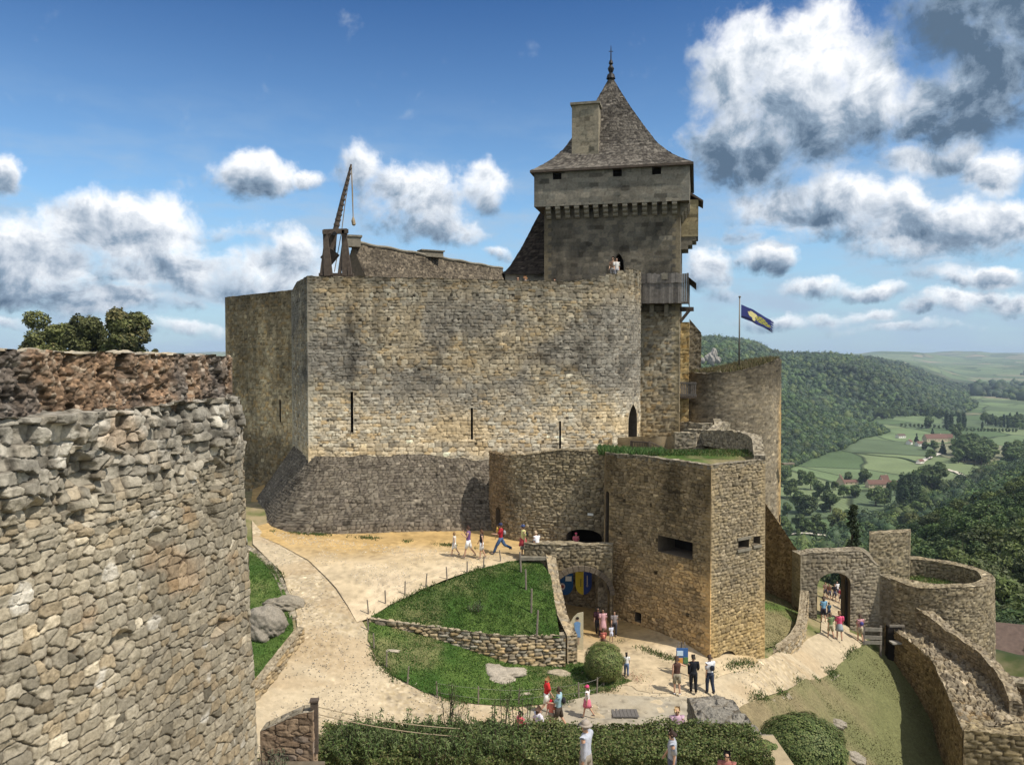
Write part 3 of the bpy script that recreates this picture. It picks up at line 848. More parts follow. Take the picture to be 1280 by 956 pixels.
# roof
eo = OV + .26; ez = 13.3
cor = [K(-eo, -eo, ez), K(KL + eo, -eo, ez), K(KL + eo, KS + eo, ez), K(-eo, KS + eo, ez)]
c0 = np.array(K(KL / 2 - .35, KS / 2 - 1.2)); 
apz = (447 - 97) * c0[1] / 1000
roof = hip_roof('roof', cor, (c0[0], c0[1], apz), [(0, 1), (.06, .86), (.125, .74), (.24, .585), (.42, .43), (.63, .26), (.85, .10), (1, .0)], parent=keep, ds=.085, seed=50,
     colf=lambda P, c, u, v: c * (1 - .35 * ss(.5, .75, fbm(u * .5, v * .5, 4, 4)))[..., None])
b = MB(); n = 4; vs = [tuple(c_) for c_ in cor] + [(c_[0], c_[1], ez - .16) for c_ in cor] 
b.add(vs, [(0, 1, 5, 4), (1, 2, 6, 5), (2, 3, 7, 6), (3, 0, 4, 7), (4, 5, 6, 7)]); b.build('eaves', M['wood'], keep)
b = MB(); b.lathe((c0[0], c0[1], apz - .35), [(.34, 0), (.26, .3), (.12, .42), (.2, .6), (.24, .75), (.14, .92), (.1, 1.0), (.17, 1.12), (.12, 1.3), (.05, 1.4), (.035, 2.1), (.02, 2.4), (0, 2.45)], 12)
b.tube([(c0[0] - .16, c0[1], apz + 1.65), (c0[0] + .16, c0[1], apz + 1.65)], .025, 6); b.build('finial', M['iron'], keep)
ch0, ch1 = xy(714, 57.9), xy(747, 57.4)
cd = np.array([.22, .97]) * 1.3
def chz(py): return (447 - py) * 57.6 / 1000
wall('chimney', [ch0, ch1, tuple(np.array(ch1) + cd), tuple(np.array(ch0) + cd)], chz(134), chz(196), 'smooth', keep, seed=39, colf=lambda P, c, u, v: c * np.array([1.15, 1.1, 1.0]), quoin=(.24, .22, .18))
cc = (np.array(ch0) + np.array(ch1) + cd) / 2
b = MB(); b.box((cc[0], cc[1], chz(132.5)), (2.12, 1.6, .17), -KR); b.build('chimney_cap', M['corbel'], keep)
# wooden gallery
gal = empty('timber_gallery', K(KL - 1.4, -.5, 3.6), label='grey plank hoarding box hung on the keep beside the wall end', cat='wooden gallery')
gz0, gz1 = 3.75, 5.75
rsg = np.random.RandomState(3)
b = MB()
def planks(b, s0, s1, d, z0, z1, along=True, n=26):
    for k in range(n):
        a = s0 + (s1 - s0) * (k + .5) / n; w = (s1 - s0) / n * .93
        t = rsg.rand(); b.cc = tuple(np.array((.17, .155, .14)) * (.55 + .8 * t))
        zz = z1 + (rsg.rand() - .5) * .09; z_ = z0 - rsg.rand() * .05
        if along: c = K(a, d + (rsg.rand() - .5) * .02); sz = (w, .05, zz - z_)
        else: c = K(d + (rsg.rand() - .5) * .02, a); sz = (.05, w, zz - z_)
        b.box((c[0], c[1], (zz + z_) / 2), sz, -KR)
s_l, s_r = KL - 3.2, KL + .62
planks(b, s_l, s_r, -1.15, gz0, gz1 - .55); planks(b, s_l, s_r, -1.2, gz1 - .62, gz1)
b.build('plank_front', M['greywood'], gal, usecol=True)
b = MB(); planks(b, -1.15, 4.5, s_r, gz0, gz1 - .3, along=False, n=30); b.build('plank_side', M['greywood'], gal, usecol=True)
b = MB(); c = K((s_l + s_r) / 2, -.55); b.box((c[0], c[1], gz0 + .02), (s_r - s_l, 1.2, .1), -KR); b.build('gallery_floor', M['wood'], gal)
b = MB(); b.add([K(s_r - .05, -1.3, gz1 - .25), K(s_r + .5, -1.3, gz1 - .72), K(s_r + .5, 4.5, gz1 - .72), K(s_r - .05, 4.5, gz1 - .25), K(s_r + .5, -1.3, gz1 - .8), K(s_r + .5, 4.5, gz1 - .8)], [(0, 1, 2, 3), (1, 4, 5, 2)]); b.build('gallery_roof', M['wood'], gal)
for s in (KL - 2.8, KL - 1.9, KL - .9): 
    b = MB(); c = K(s, -.25); b.box((c[0], c[1], gz0 - .35), (.28, .5, .6), -KR); b.box((c[0], c[1], gz0 - .75), (.26, .25, .3), -KR); b.build('bracket', M['corbel'], gal)
b = MB()
for k in range(4): c = K(KL + .35, .3 + k * 1.1); b.beam(K(KL - .2, .3 + k * .9, gz0 - .25 - .02 * k), K(KL + .95, .3 + k * .9, gz0 - .3), .14); b.beam(K(KL, .3 + k * .9, gz0 - 1.2), K(KL + .7, .3 + k * .9, gz0 - .3), .1)
b.build('joists', M['wood'], gal)
b = MB(); c = K(KL - 1.0, -1.28); b.box((c[0], c[1], gz1 - .2), (.42, .06, .42), -KR); b.build('board_panel', M['corbel'], gal)
# small balcony lower on the flank
bal = empty('timber_balcony', K(KL + .9, 3, -1.9), label='small grey wooden balcony low on the sunlit edge of the keep', cat='balcony')
b = MB(); rsg = np.random.RandomState(8)
for k in range(9):
    c = K(KL + .1 + k * .125, 2.35); b.cc = tuple(np.array((.17, .155, .14)) * (.5 + .8 * rsg.rand())); b.box((c[0], c[1], -2.3), (.09, .04, 1.1), -KR)
b.cc = (.13, .12, .11); c = K(KL + .6, 2.33); b.box((c[0], c[1], -2.7), (1.2, .06, .12), -KR); b.box((c[0], c[1], -1.85), (1.2, .06, .1), -KR)
b.build('rail', M['greywood'], bal, usecol=True)
b = MB(); c = K(KL + .62, 2.9); b.box((c[0], c[1], -2.88), (1.15, 1.2, .12), -KR); b.build('floor_deck', M['wood'], bal)

# ================================================================ hall behind the wall: gabled roof + spire roof
hall = empty('great_hall', (-9, 62, 4), label='hall with long stone-tiled gable roof showing above the high wall', cat='building')
R0 = pt(441, 303, 60.0); R1 = pt(628, 338, 77.0); R1[2] = R0[2] - .1
rd = (R1 - R0)[:2]; RL = np.linalg.norm(rd); rd /= RL; rn = np.array([rd[1], -rd[0]])   # towards front right
nu, nv = int(RL / .1), 70
t = np.linspace(0, 1, nu); h = np.linspace(0, 1, nv)
def slope(sgn, Wd=3.6, H=5.6):
    f = (1 - h) ** 1.35 * .85 + (1 - h) * .15
    hz = R0[2] - H * (1 - h)
    off = f * Wd * 1.0
    P = np.empty((nu, nv, 3)); base = R0[:2] + rd * (t * RL)[:, None]
    P[:, :, :2] = base[:, None, :] + rn * sgn * off[None, :, None]
    P[:, :, 2] = hz[None, :] + .05 * np.sin(t * 9)[:, None]
    if sgn < 0: P = P[::-1]
    sl_ = np.concatenate([[0], np.cumsum(np.hypot(np.diff(h) * H, np.diff(f) * Wd))])
    return sheet('roof_slope', P, np.repeat((t * RL)[:, None], nv, 1), np.repeat(sl_[None, :], nu, 0), 'tiles', 'stone', None, 60 + sgn,
                 colf=lambda P, c, u, v: c * np.array([1.0, .93, .80]) * (1 - .3 * ss(.5, .75, fbm(u * .4, v * .7, 4, 4)))[..., None]), off, hz
o1, off, hz = slope(1); o2, _, _ = slope(-1)
for o in (o1, o2): setpar(o, hall)
b = MB(); g = [tuple(R0[:2] + rn * off[k] * .96 + rd * .05) + (hz[k],) for k in range(0, nv, 6)] + [tuple(R0[:2] - rn * off[k] * .96 + rd * .05) + (hz[k],) for k in range(nv - 1, -1, -6)]
g = [(p[0], p[1], p[2]) for p in g]; g = [(g[0][0], g[0][1], 2)] + g + [(g[-1][0], g[-1][1], 2)]
b.add(g, [tuple(range(len(g)))]); b.build('gable', M['gable'] if 'gable' in M else M['niche'], hall)
b = MB(); b.box((R0[0], R0[1] - .1, R0[2] + .0), (1.15, .7, .75), .3); b.box((R0[0], R0[1] - .1, R0[2] + .42), (1.35, .85, .14), .3); b.build('chimney', M['corbel'], hall)
q = R0[:2] + rd * RL * .46; b = MB(); b.box((q[0], q[1], R0[2] + .1), (1.9, .9, .5), .5); b.box((q[0], q[1], R0[2] + .38), (2.1, 1.1, .1), .5); b.build('chimney', M['corbel'], hall)
b = MB(); b.tube([tuple(R0 + (R1 - R0) * k + np.array([0, 0, .03 + .04 * math.sin(k * 40)])) for k in np.linspace(0.03, 1, 40)], .13, 6); b.build('ridge_tiles', M['corbel'], hall)

spire = empty('stair_turret', (5, 66, 4), label='dark steep concave roof leaning against the left side of the keep', cat='turret')
a_ = pt(627, 338, 60.5); 
cs_ = [(a_[0], a_[1], 6.3), (a_[0] + 8.2, a_[1] - .4, 6.3), (a_[0] + 8.4, a_[1] + 8, 6.3), (a_[0] + .2, a_[1] + 8, 6.3)]
hip_roof('roof', cs_, (a_[0] + 4.5, a_[1] + 3.6, 13.6), [(0, 1), (.08, .87), (.3, .66), (.6, .42), (.85, .2), (1, 0.05)], parent=spire, ds=.12, seed=70, colf=lambda P, c, u, v: c * np.array([.42, .38, .36]))
wall('turret_wall', [(c_[0] + dx, c_[1] + dy) for c_, dx, dy in zip(cs_, (.25, -.25, -.25, .25), (.25, .25, -.25, -.25))], 6.4, 2, 'smooth', spire, seed=71, cap=False, q=2)

# ================================================================ round tower with the flag
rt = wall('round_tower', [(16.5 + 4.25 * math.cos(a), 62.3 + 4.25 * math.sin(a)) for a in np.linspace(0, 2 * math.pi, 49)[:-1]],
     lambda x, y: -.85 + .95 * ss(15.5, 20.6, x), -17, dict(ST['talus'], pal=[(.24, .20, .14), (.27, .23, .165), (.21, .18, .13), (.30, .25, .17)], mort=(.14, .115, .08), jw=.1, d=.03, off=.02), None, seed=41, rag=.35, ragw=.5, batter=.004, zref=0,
     colf=weather(stain=.15, seed=13, cf=lambda P, c, u, v: (c * (1 - .6 * (ss(-3.2, -.6, P[..., 2] + 2.4 * (fbm(P[..., 0] * .8, P[..., 2] * .5, 4, 2) - .5))))[..., None] * lerp(np.ones(3), np.array([1.7, 1.35, .8]), (ss(19.6, 20.6, P[..., 0]) * ss(-2, -4, P[..., 2]))[..., None]))),  # right edge painted brighter orange as its sunlit side
     openings=[dict(at=(20.3, 60.3), w=.55, z0=-12.5, z1=-11.9, depth=.6, name='window', mat='niche', backmat='dark')], q=1.0, backq=4, capst='core' if 'core' in ST else 'rough')
tag(rt, 'round ruined tower with grassy broken rim and a flagpole', 'tower')
b = MB(); b.box((20.6, 59.5, -7.9), (.9, .4, .12), .2); 
ledge = b.build('ledge_stone', M['corbel'], rt)

fl = pt(924, 448, 61.5)
flag = empty('flagpole', (fl[0], fl[1], -.6), label='thin pole flying a torn blue flag with yellow devices over the round tower', cat='flagpole')
b = MB(); b.tube([(fl[0], fl[1], -1.0), (fl[0], fl[1], 4.6)], [.07, .05], 8); b.lathe((fl[0], fl[1], 4.58), [(.05, 0), (.1, .05), (.1, .12), (0, .16)], 8); b.build('pole', M['wire'], flag, smooth=True)
nu, nv = 60, 34
uu, vv = np.meshgrid(np.linspace(0, 1, nu), np.linspace(0, 1, nv), indexing='ij')
A = pt(925.5, 381, 61.5); Bt = pt(971, 405, 61.2); 
Pf = np.empty((nu, nv, 3)); H0 = 1.0
x_ = A[0] + .06 + (Bt[0] - A[0]) * (uu - .0) ; top = A[2] - (A[2] - Bt[2]) * (uu ** 1.25); hgt = 1.0 * (1 - .45 * uu ** 1.3) 
Pf[..., 0] = x_ ; Pf[..., 2] = top - vv * hgt - .25 * uu * vv
Pf[..., 1] = 61.5 + .16 * np.sin(uu * 13 + vv * 2) * uu
g2 = np.sin(uu * 22 + 1) * .012; Pf[..., 2] += g2
colr = np.ones((nu, nv, 3)) * np.array([.045, .055, .20])
def blob(cu, cv, ru, rv): return ((uu - cu) / ru) ** 2 + ((vv - cv) / rv) ** 2 < 1
yl = blob(.30, .42, .09, .22) | blob(.36, .65, .05, .2) | blob(.38, .32, .08, .1) | (np.abs(vv - .4 - .5 * (uu - .3)) < .05) & (uu > .2) & (uu < .45)
colr[yl] = (.85, .75, .35)
yg = (blob(.58, .5, .16, .26) | blob(.72, .62, .12, .15)) & (np.sin(uu * 60) * np.sin(vv * 22) > -.45)
colr[yg] = (.42, .40, .08)
dk_ = (np.abs(vv - .95 + .1 * np.sin(uu * 8)) < .08); colr[dk_] = (.02, .022, .06)
kf = np.ones((nu - 1, nv - 1), bool)
for j in range(nv - 1):
    kf[int(nu - 2 - 5 * abs(math.sin(j * 1.3)) - (4 if j % 7 < 2 else 0)):, j] = False
fo = mkobj('flag', Pf.reshape(-1, 3), quadgrid(nu, nv, kf), M['attr'], flag, col=colr.reshape(-1, 3), smooth=True)

# ================================================================ trebuchet on the wall head
tx = pt(424, 342, 52.2); TX, TY, TZ = tx[0], tx[1], 4.9
treb = empty('trebuchet', (TX, TY, TZ), label='timber trebuchet with raised throwing arm standing on the castle wall head', cat='trebuchet')
def tp(px, py, dy=0): 
    p = pt(px, py, 52.2 + dy); return (p[0], p[1], p[2])
b = MB()
for dy in (-.9, .9):
    ppx = lambda a: a
    b.beam(tp(409, 345, dy), tp(407.5, 288, dy), .34, .34); b.beam(tp(431, 345, dy), tp(430.5, 288, dy), .3, .3)
    b.beam(tp(402, 344, dy), tp(408, 300, dy), .22); b.beam(tp(438, 344, dy), tp(432, 300, dy), .22); b.beam(tp(424, 344, dy), tp(429.5, 306, dy), .2); b.beam(tp(414, 344, dy), tp(409, 306, dy), .2)
    b.beam(tp(405, 290, dy), tp(434, 289, dy), .3, .3)
b.beam(tp(405.5, 290, -1.3), tp(405.5, 290, 1.3), .26); b.beam(tp(433, 289, -1.3), tp(433, 289, 1.3), .26); b.beam(tp(399, 344.5, 0), tp(442, 344.5, 0), .3)
b.build('timber_frame', M['wood'], treb)
b = MB(); b.tube([tp(413, 312), tp(420, 285), tp(429, 245), tp(439, 205.5)], [.2, .18, .13, .06], 8)
for k in np.linspace(.05, .95, 12): 
    a_ = Vector(tp(420, 285)); c_ = Vector(tp(439, 207)); p = a_.lerp(c_, k); d = (c_ - a_).normalized(); r = .18 - .11 * k
    b.tube([p - d * .06, p + d * .06], r + .03, 8)
b.build('throwing_arm', M['redwood'] if 'redwood' in M else M['wood'], treb)
b = MB(); b.tube([tp(418, 292, -1.1), tp(418, 292, 1.1)], .13, 8); b.build('axle', M['iron'], treb)
b = MB(); b.beam(tp(407, 316, 0), tp(418, 325, 0), .9, .65, roll=(0, 1, 0)); b.beam(tp(420, 290, 0), tp(407, 318, 0), .13); b.beam(tp(420, 290, .3), tp(417.5, 324, .3), .13); b.beam(tp(413, 292, .0), tp(411, 318, 0), .1); b.build('counterweight_box', M['treb_box'] if 'treb_box' in M else M['wood'], treb)
b = MB(); b.tube([tp(439.3, 207), tp(440, 235), tp(441.4, 272)], .03, 5); b.tube([tp(439.3, 207), tp(441, 240), tp(441.6, 272)], .025, 5); b.tube([tp(438, 215), tp(432, 250, .2), tp(427, 290, .4), tp(418, 340, .6)], .03, 5)
b.build('rope', M['rope'], treb)
b = MB(); b.tube([tp(441.4, 271), tp(441.4, 276), tp(442.4, 281), tp(442.8, 282.5)], [.04, .13, .13, .02], 7); b.build('sling_pouch', M['rope'], treb)
ST['core'] = dict(w=.07, h=.065, jit=1., jv=1., p=2.6, jw=.3, d=.025, off=.035, rough=.045, bulge=.01, warp=.06, sv=.35,
                pal=[(.25, .165, .105), (.22, .15, .10), (.28, .185, .115), (.20, .145, .10), (.38, .30, .22), (.25, .16, .10)], vari=.3, mort=(.15, .10, .065))

# ================================================================ the near rough wall
def fx(y): return -4.98 - .23 * (15 - y)
fo_pts = [(-12, 1.5), (fx(1.5), 1.5), (fx(4), 4), (fx(7), 7), (fx(10), 10), (fx(12.5), 12.5), (fx(14.3) - .02, 14.3), (fx(15) - .12, 15.0), (fx(15.4) - .38, 15.45), (-6.2, 15.8), (-8, 16.3), (-12, 16.5)]
def fore_disp(P2, U, Z, ex):
    r1, r2, r3, r4, jn = ex
    up = ss(-2.6, -1.2, Z + .5 * (fbm(U * .5, Z * .5, 3, 3) - .5))
    big = fbm(U * 1.1, Z * 1.3, 4, 101) - .5
    holes = -ss(.66, .74, fbm(U * 1.3 + 7, Z * 1.5, 3, 102)) * .14
    return up * (big * .42 + (r3 - .4) * .18 * jn) + holes + .05 * (fbm(U * .35, Z * .35, 2, 9) - .5)
def fore_col(P, c, u, v):
    z = P[..., 2]
    up = ss(-2.4, -1.0, z + .6 * (fbm(u * .6, v * .6, 3, 7) - .5))
    g = c.mean(-1, keepdims=True)
    c = lerp(c, g * np.array([1.02, .98, .88]), (up * .6)[..., None])
    lich = ss(.52, .66, fbm(u * 3.5, v * 3.5, 4, 71)) * (.1 + .5 * up)
    c = lerp(c, c * .45, lich[..., None])
    pale = ss(.75, .80, fbm(u * 1.7 + 5, v * 2.0, 3, 72))
    c = lerp(c, np.array([.62, .58, .50]) * np.ones_like(c), (pale * .75)[..., None])
    red = ss(.6, .75, fbm(u * .8 + 3, v * .9, 4, 73)) * .5
    c = lerp(c, c * np.array([1.2, .9, .68]), red[..., None])
    cool = ss(.5, .8, fbm(u * .3 + 3, v * .2, 4, 74)) * .28
    c = c * (.80 + .36 * fbm(u * .45, v * .45, 4, 75))[..., None]
    return c * (1 - cool)[..., None] * .93
fore = empty('rough_wall', (-6.5, 10, -10), label='huge rough rubble wall close by, with reddish broken core along its top', cat='wall')
wall('stone_face', fo_pts, -.66, -11.6, 'fore', fore, seed=103, colf=fore_col, dispf=fore_disp, zref=-.66, batter=.035, q=1.35, mat='rubble', capst='rough', caprough=.12, rag=.12, ragw=.3)
co_pts = [(-11.8, 1.4), (fx(1.4) - .30, 1.4), (fx(7) - .28, 7), (fx(12) - .2, 12), (fx(14.6) - .2, 14.6), (fx(15.1) - .34, 15.15), (-6.2, 15.4), (-8, 15.9), (-11.8, 16.1)]
def core_disp(P2, U, Z, ex):
    return .24 * (fbm(U * 2.2, Z * 1.2, 5, 111) - .5) - .11 * ss(.56, .72, fbm(U * 4.6, Z * 4.0, 4, 112)) + .08 * (fbm(U * 9, Z * 9, 3, 115) - .5) + .05 * (Z + .7) * 0
def core_col(P, c, u, v):
    s = ss(.42, .66, fbm(u * 1.8, v * .5, 4, 113)); g = c.mean(-1, keepdims=True)
    c = lerp(c, g * np.array([.95, .88, .80]) * .72, (s * .8)[..., None])
    pit = ss(.60, .72, fbm(u * 6, v * 6, 3, 114)) * .6
    return c * (1 - pit)[..., None]
wall('rubble_core', co_pts, lambda x, y: .17 - .012 * (y - 9), -.9, 'core', fore, seed=107, colf=core_col, dispf=core_disp, q=1.3, mat='rubble', capst='fore', caprough=.07, rag=.10, ragw=.15)

# ================================================================ castle ground heights
COMMON = [(325, 662, -10.1), (352, 684, -10.5), (400, 720, -11.15), (400, 765, -12.0), (372, 770, -12.0), (460, 772, -12.3), (410, 820, -13.1), (350, 870, -13.7),
          (470, 850, -13.8), (540, 890, -14.5), (440, 900, -14.3), (372, 700, -10.8), (340, 700, -10.9), (335, 760, -12.2), (330, 830, -13.2)]
UP = [(318, 640, -9.9), (450, 668, -10.35), (600, 685, -10.6), (650, 694, -10.65), (586, 697, -10.65), (700, 680, -10.65), (760, 672, -10.65), (560, 740, -11.5), (520, 740, -11.6),
      (656, 706, -10.85), (690, 735, -11.5), (700, 797, -13.0), (580, 789, -12.75), (620, 760, -12.0)]
LOW = [(480, 800, -12.9), (560, 812, -13.35), (640, 835, -14.2), (722, 842, -14.45), (520, 862, -14.0), (600, 882, -14.55), (640, 905, -14.9), (700, 912, -15.0), (720, 872, -14.75),
       (740, 880, -14.8), (800, 872, -14.85), (760, 812, -14.35), (740, 792, -14.2), (728, 770, -14.1), (690, 770, -14.0), (870, 866, -14.95), (890, 850, -14.95), (930, 855, -15.1), (950, 840, -15.2), (970, 800, -15.7), (965, 750, -15.6), (1000, 832, -15.9), (1050, 800, -16.7),
       (1045, 790, -16.8), (1080, 792, -16.9), (1060, 745, -19.6), (1035, 735, -19.8), (1000, 950, -18.3), (1000, 885, -17.2), (940, 895, -16.0), (1060, 820, -17.4), (1110, 800, -17.7), (1100, 835, -19.0), (1150, 900, -20.3), (1180, 956, -21.6),
       (1050, 900, -18.6)]
def mk(lst):
    P = np.array([onz(*a) for a in lst])
    return P
class TPS:
    def __init__(s, P, lam=.05):
        s.c = P[:, :2]; n = len(P)
        K_ = s.k(np.linalg.norm(s.c[:, None] - s.c[None], axis=2)) + lam * np.eye(n)
        A = np.zeros((n + 3, n + 3)); A[:n, :n] = K_; A[:n, n] = 1; A[:n, n + 1:] = s.c; A[n, :n] = 1; A[n + 1:, :n] = s.c.T
        s.w = np.linalg.solve(A, np.concatenate([P[:, 2], [0, 0, 0]]))
    def k(s, r): return np.where(r > 1e-9, r * r * np.log(np.maximum(r, 1e-9)), 0) * .01
    def __call__(s, x, y):
        x = np.asarray(x, float); y = np.asarray(y, float); sh = x.shape; x = x.ravel(); y = y.ravel(); out = np.empty(len(x))
        n = len(s.c)
        for i in range(0, len(x), 40000):
            r = np.hypot(x[i:i + 40000, None] - s.c[None, :, 0], y[i:i + 40000, None] - s.c[None, :, 1])
            out[i:i + 40000] = s.k(r) @ s.w[:n] + s.w[n] + s.w[n + 1] * x[i:i + 40000] + s.w[n + 2] * y[i:i + 40000]
        return out.reshape(sh)
extraC = np.array([[-14, 40, -11.2], [-10, 24, -14.0], [-8, 18, -13.6], [-2, 26, -14.9], [-14, 30, -13.2]])
extraL = np.array([[4, 25, -14.8], [8, 27, -15.3], [13, 28, -17.5], [20, 30, -21], [6, 20, -14.8], [27, 60, -22], [32, 50, -24], [34, 42, -25], [28, 38, -24]])
GU = TPS(np.vstack([mk(COMMON + UP), extraC])); GL = TPS(np.vstack([mk(COMMON + LOW), extraC, extraL]))

def hit(px, py, g, y0=14., y1=95.):
    lo, hi = y0, y1
    Ys = np.linspace(y0, y1, 300); pr = np.array([pt(px, py, Y) for Y in Ys]); d = pr[:, 2] - g(pr[:, 0], pr[:, 1])
    k = np.where(d < 0)[0]
    if len(k) == 0: return pr[-1]
    k = k[0]; lo, hi = Ys[max(k - 1, 0)], Ys[k]
    for _ in range(20):
        m = (lo + hi) / 2; p = pt(px, py, m)
        if p[2] - float(g(p[0], p[1])) > 0: lo = m
        else: hi = m
    return pt(px, py, (lo + hi) / 2)

def smoothpoly(pts, it=2):
    p = np.array(pts, float)
    for _ in range(it):
        q = np.empty((len(p) * 2, 2)); n = np.roll(p, -1, 0); q[0::2] = p * .75 + n * .25; q[1::2] = p * .25 + n * .75; p = q
    return p

def region(name, poly, g, dz=.02, ds=.22, colf=None, bump=None, mat='ground', kind='structure', px=True, smooth=0, parent=None, skirt=.0, label=None, shade=True):
    P = np.array([hit(a, b, g)[:2] for a, b in poly]) if px else np.array(poly, float)
    if smooth: P = smoothpoly(P, smooth)
    # resample the boundary
    out = []
    for i in range(len(P)):
        a, b = P[i], P[(i + 1) % len(P)]; n = max(1, int(np.linalg.norm(b - a) / ds))
        out += [a + (b - a) * k / n for k in range(n)]
    lp = np.array(out)
    x0, y0 = lp.min(0); x1, y1 = lp.max(0)
    gx, gy = np.meshgrid(np.arange(x0, x1, ds), np.arange(y0, y1, ds), indexing='ij')
    q = np.stack([gx.ravel(), gy.ravel()], -1) + (rs.rand(gx.size, 2) - .5) * ds * .5
    q = q[inside(q, lp)]
    r = delaunay_2d_cdt([Vector(p) for p in lp] + [Vector(p) for p in q], [], [list(range(len(lp)))], 1, 1e-6)
    V = np.array([[p[0], p[1]] for p in r[0]])
    z = g(V[:, 0], V[:, 1]) + dz
    if bump is not None: z = z + bump(V[:, 0], V[:, 1])
    c = colf(V[:, 0], V[:, 1]) if colf is not None else np.ones((len(V), 3)) * .3
    F_ = []
    for f in r[2]:
        a, b, d = [V[i] for i in f[:3]]
        F_.append(f if (b[0] - a[0]) * (d[1] - a[1]) - (b[1] - a[1]) * (d[0] - a[0]) > 0 else f[::-1])
    o = mkobj(name, np.column_stack([V, z]), F_, M[mat], parent, col=c, smooth=True)
    if kind: o['kind'] = kind
    return o, lp

# ---------------------------------------------------------------- surfaces
def c_sand(x, y):
    n = fbm(x * .5, y * .5, 4, 200); m = fbm(x * 3, y * 3, 3, 201); t = ss(40.8, 44.8, y + 1.2 * (n - .5))
    sp_ = ss(.62, .72, fbm(x * 9, y * 9, 2, 203)) * .25
    c = lerp(np.array([.57, .46, .30]), np.array([.50, .335, .135]), np.clip(t * .9 + .25 * (n - .5), 0, 1)[:, None])
    pale = ss(.45, .65, fbm(x * .35 + 5, y * .5, 3, 202)) * (1 - t)
    c = lerp(c, np.array([.68, .55, .38]), (pale * .55)[:, None])
    tr = ss(.52, .62, fbm(x * .25 + 2, y * 1.4, 3, 204)) * .14
    return c * ((.74 + .32 * m) * (1 - sp_) * (1 - tr))[:, None]
def c_cobble(x, y):
    hg, c, e = masonry(x, y, ST['cobble'], 210)
    n = fbm(x * .4, y * .4, 4, 211); sm = ss(.42, .58, fbm(x * .3 + 9, y * .3, 3, 213))
    c = lerp(c, np.array([.55, .455, .31]) * (.85 + .3 * fbm(x * 5, y * 5, 3, 214))[:, None], (sm * .75)[:, None])
    c = c * (.68 + .32 * n)[:, None]
    edge = ss(.50, .66, fbm(x * .25 + 8, y * .6, 3, 212)) * .4
    return lerp(c, np.array([.36, .26, .15]) * np.ones_like(c), edge[:, None])
def c_grass(dry):
    def f(x, y):
        n = fbm(x * .6, y * .6, 4, 220); m = fbm(x * 4, y * 4, 3, 221)
        c = lerp(np.array([.045, .095, .018]), np.array([.085, .135, .030]), ss(.35, .65, n)[:, None])
        d = ss(.52 - .25 * dry, .75 - .2 * dry, fbm(x * .45 + 3, y * .45, 4, 222)) * (.35 + .55 * dry)
        c = lerp(c, np.array([.23, .19, .10]), d[:, None])
        return c * (.7 + .6 * m)[:, None]
    return f
def b_grass(x, y): return .07 * (fbm(x * 5, y * 5, 3, 230) - .5)
def b_cob(x, y): return .03 * (fbm(x * 4, y * 4, 2, 231) - .5)
region('sand_yard', [(312, 640), (316, 612), (330, 606), (345, 625), (345, 650), (700, 655), (770, 655), (765, 686), (700, 692), (652, 700), (590, 714), (530, 736), (486, 757), (462, 773), (446, 778), (420, 735), (385, 700), (350, 681), (318, 668)], GU, .03, .2, c_sand, b_cob)
path_o, _ = region('cobbled_path', [(315, 650), (330, 668), (356, 680), (400, 705), (432, 740), (452, 775), (464, 795), (476, 822), (500, 845), (535, 864), (590, 876), (650, 880), (722, 870), (790, 852), (860, 858), (900, 838), (960, 822), (1010, 798), (1026, 790), (1030, 760), (1030, 742), (1056, 742), (1062, 790), (1084, 800), (1068, 818), (1010, 850), (930, 882), (870, 925), (640, 945), (470, 945), (370, 935), (318, 948), (318, 860), (352, 818), (372, 800), (370, 762), (352, 715), (316, 680)], GL, .012, .10, c_cobble, b_cob)
# worn earth court by the arch
region('earth_court', [(688, 745), (770, 740), (800, 755), (880, 795), (950, 822), (940, 838), (885, 852), (850, 868), (800, 866), (786, 855), (760, 862), (735, 850), (722, 838), (716, 800)], GL, .035, .15,
       lambda x, y: c_sand(x, y + 3) * .92, b_cob, smooth=1)
# bedrock showing in the path
def c_rock(x, y):
    n = fbm(x * 1.5, y * 1.5, 5, 240); k = ss(.44, .5, np.abs(fbm(x * .9, y * 2.2, 4, 241) - .5) + .44)
    return lerp(np.array([.38, .32, .22]), np.array([.30, .275, .225]), n[:, None]) * (.65 + .35 * k)[:, None]
region('bedrock', [(690, 872), (740, 866), (800, 872), (876, 872), (876, 915), (820, 925), (740, 912), (690, 925), (640, 915), (650, 896)], GL, .03, .13, c_rock, lambda x, y: .10 * (fbm(x * 1.4, y * 1.4, 4, 242) - .5), smooth=1)

# lawns
LA, la_b = region('upper_lawn', [(464, 771), (486, 759), (530, 739), (590, 716), (635, 703), (672, 699), (688, 720), (694, 760), (700, 798), (640, 797), (580, 790), (510, 780)], GU, .05, .16, c_grass(.3), b_grass, mat='grass')
LB, lb_b = region('lower_lawn', [(462, 778), (500, 784), (560, 794), (640, 806), (722, 828), (756, 836), (790, 852), (760, 862), (722, 874), (650, 884), (590, 880), (530, 866), (492, 846), (470, 824), (460, 800)], GL, .05, .16, c_grass(.35), b_grass, mat='grass')
LC, lc_b = region('corner_lawn', [(312, 690), (322, 694), (345, 718), (362, 752), (367, 790), (352, 818), (318, 862), (308, 862)], GL, .06, .16, c_grass(0), b_grass, mat='grass')
def c_slope(x, y):
    n = fbm(x * .5, y * .5, 4, 260); m = fbm(x * 4, y * 4, 3, 221)
    gr = ss(.2, .8, n + .06 * (x - 15) + .01 * (y - 40))
    c = lerp(np.array([.21, .17, .095]), np.array([.145, .15, .065]), gr[:, None])
    return c * (.8 + .4 * m)[:, None]
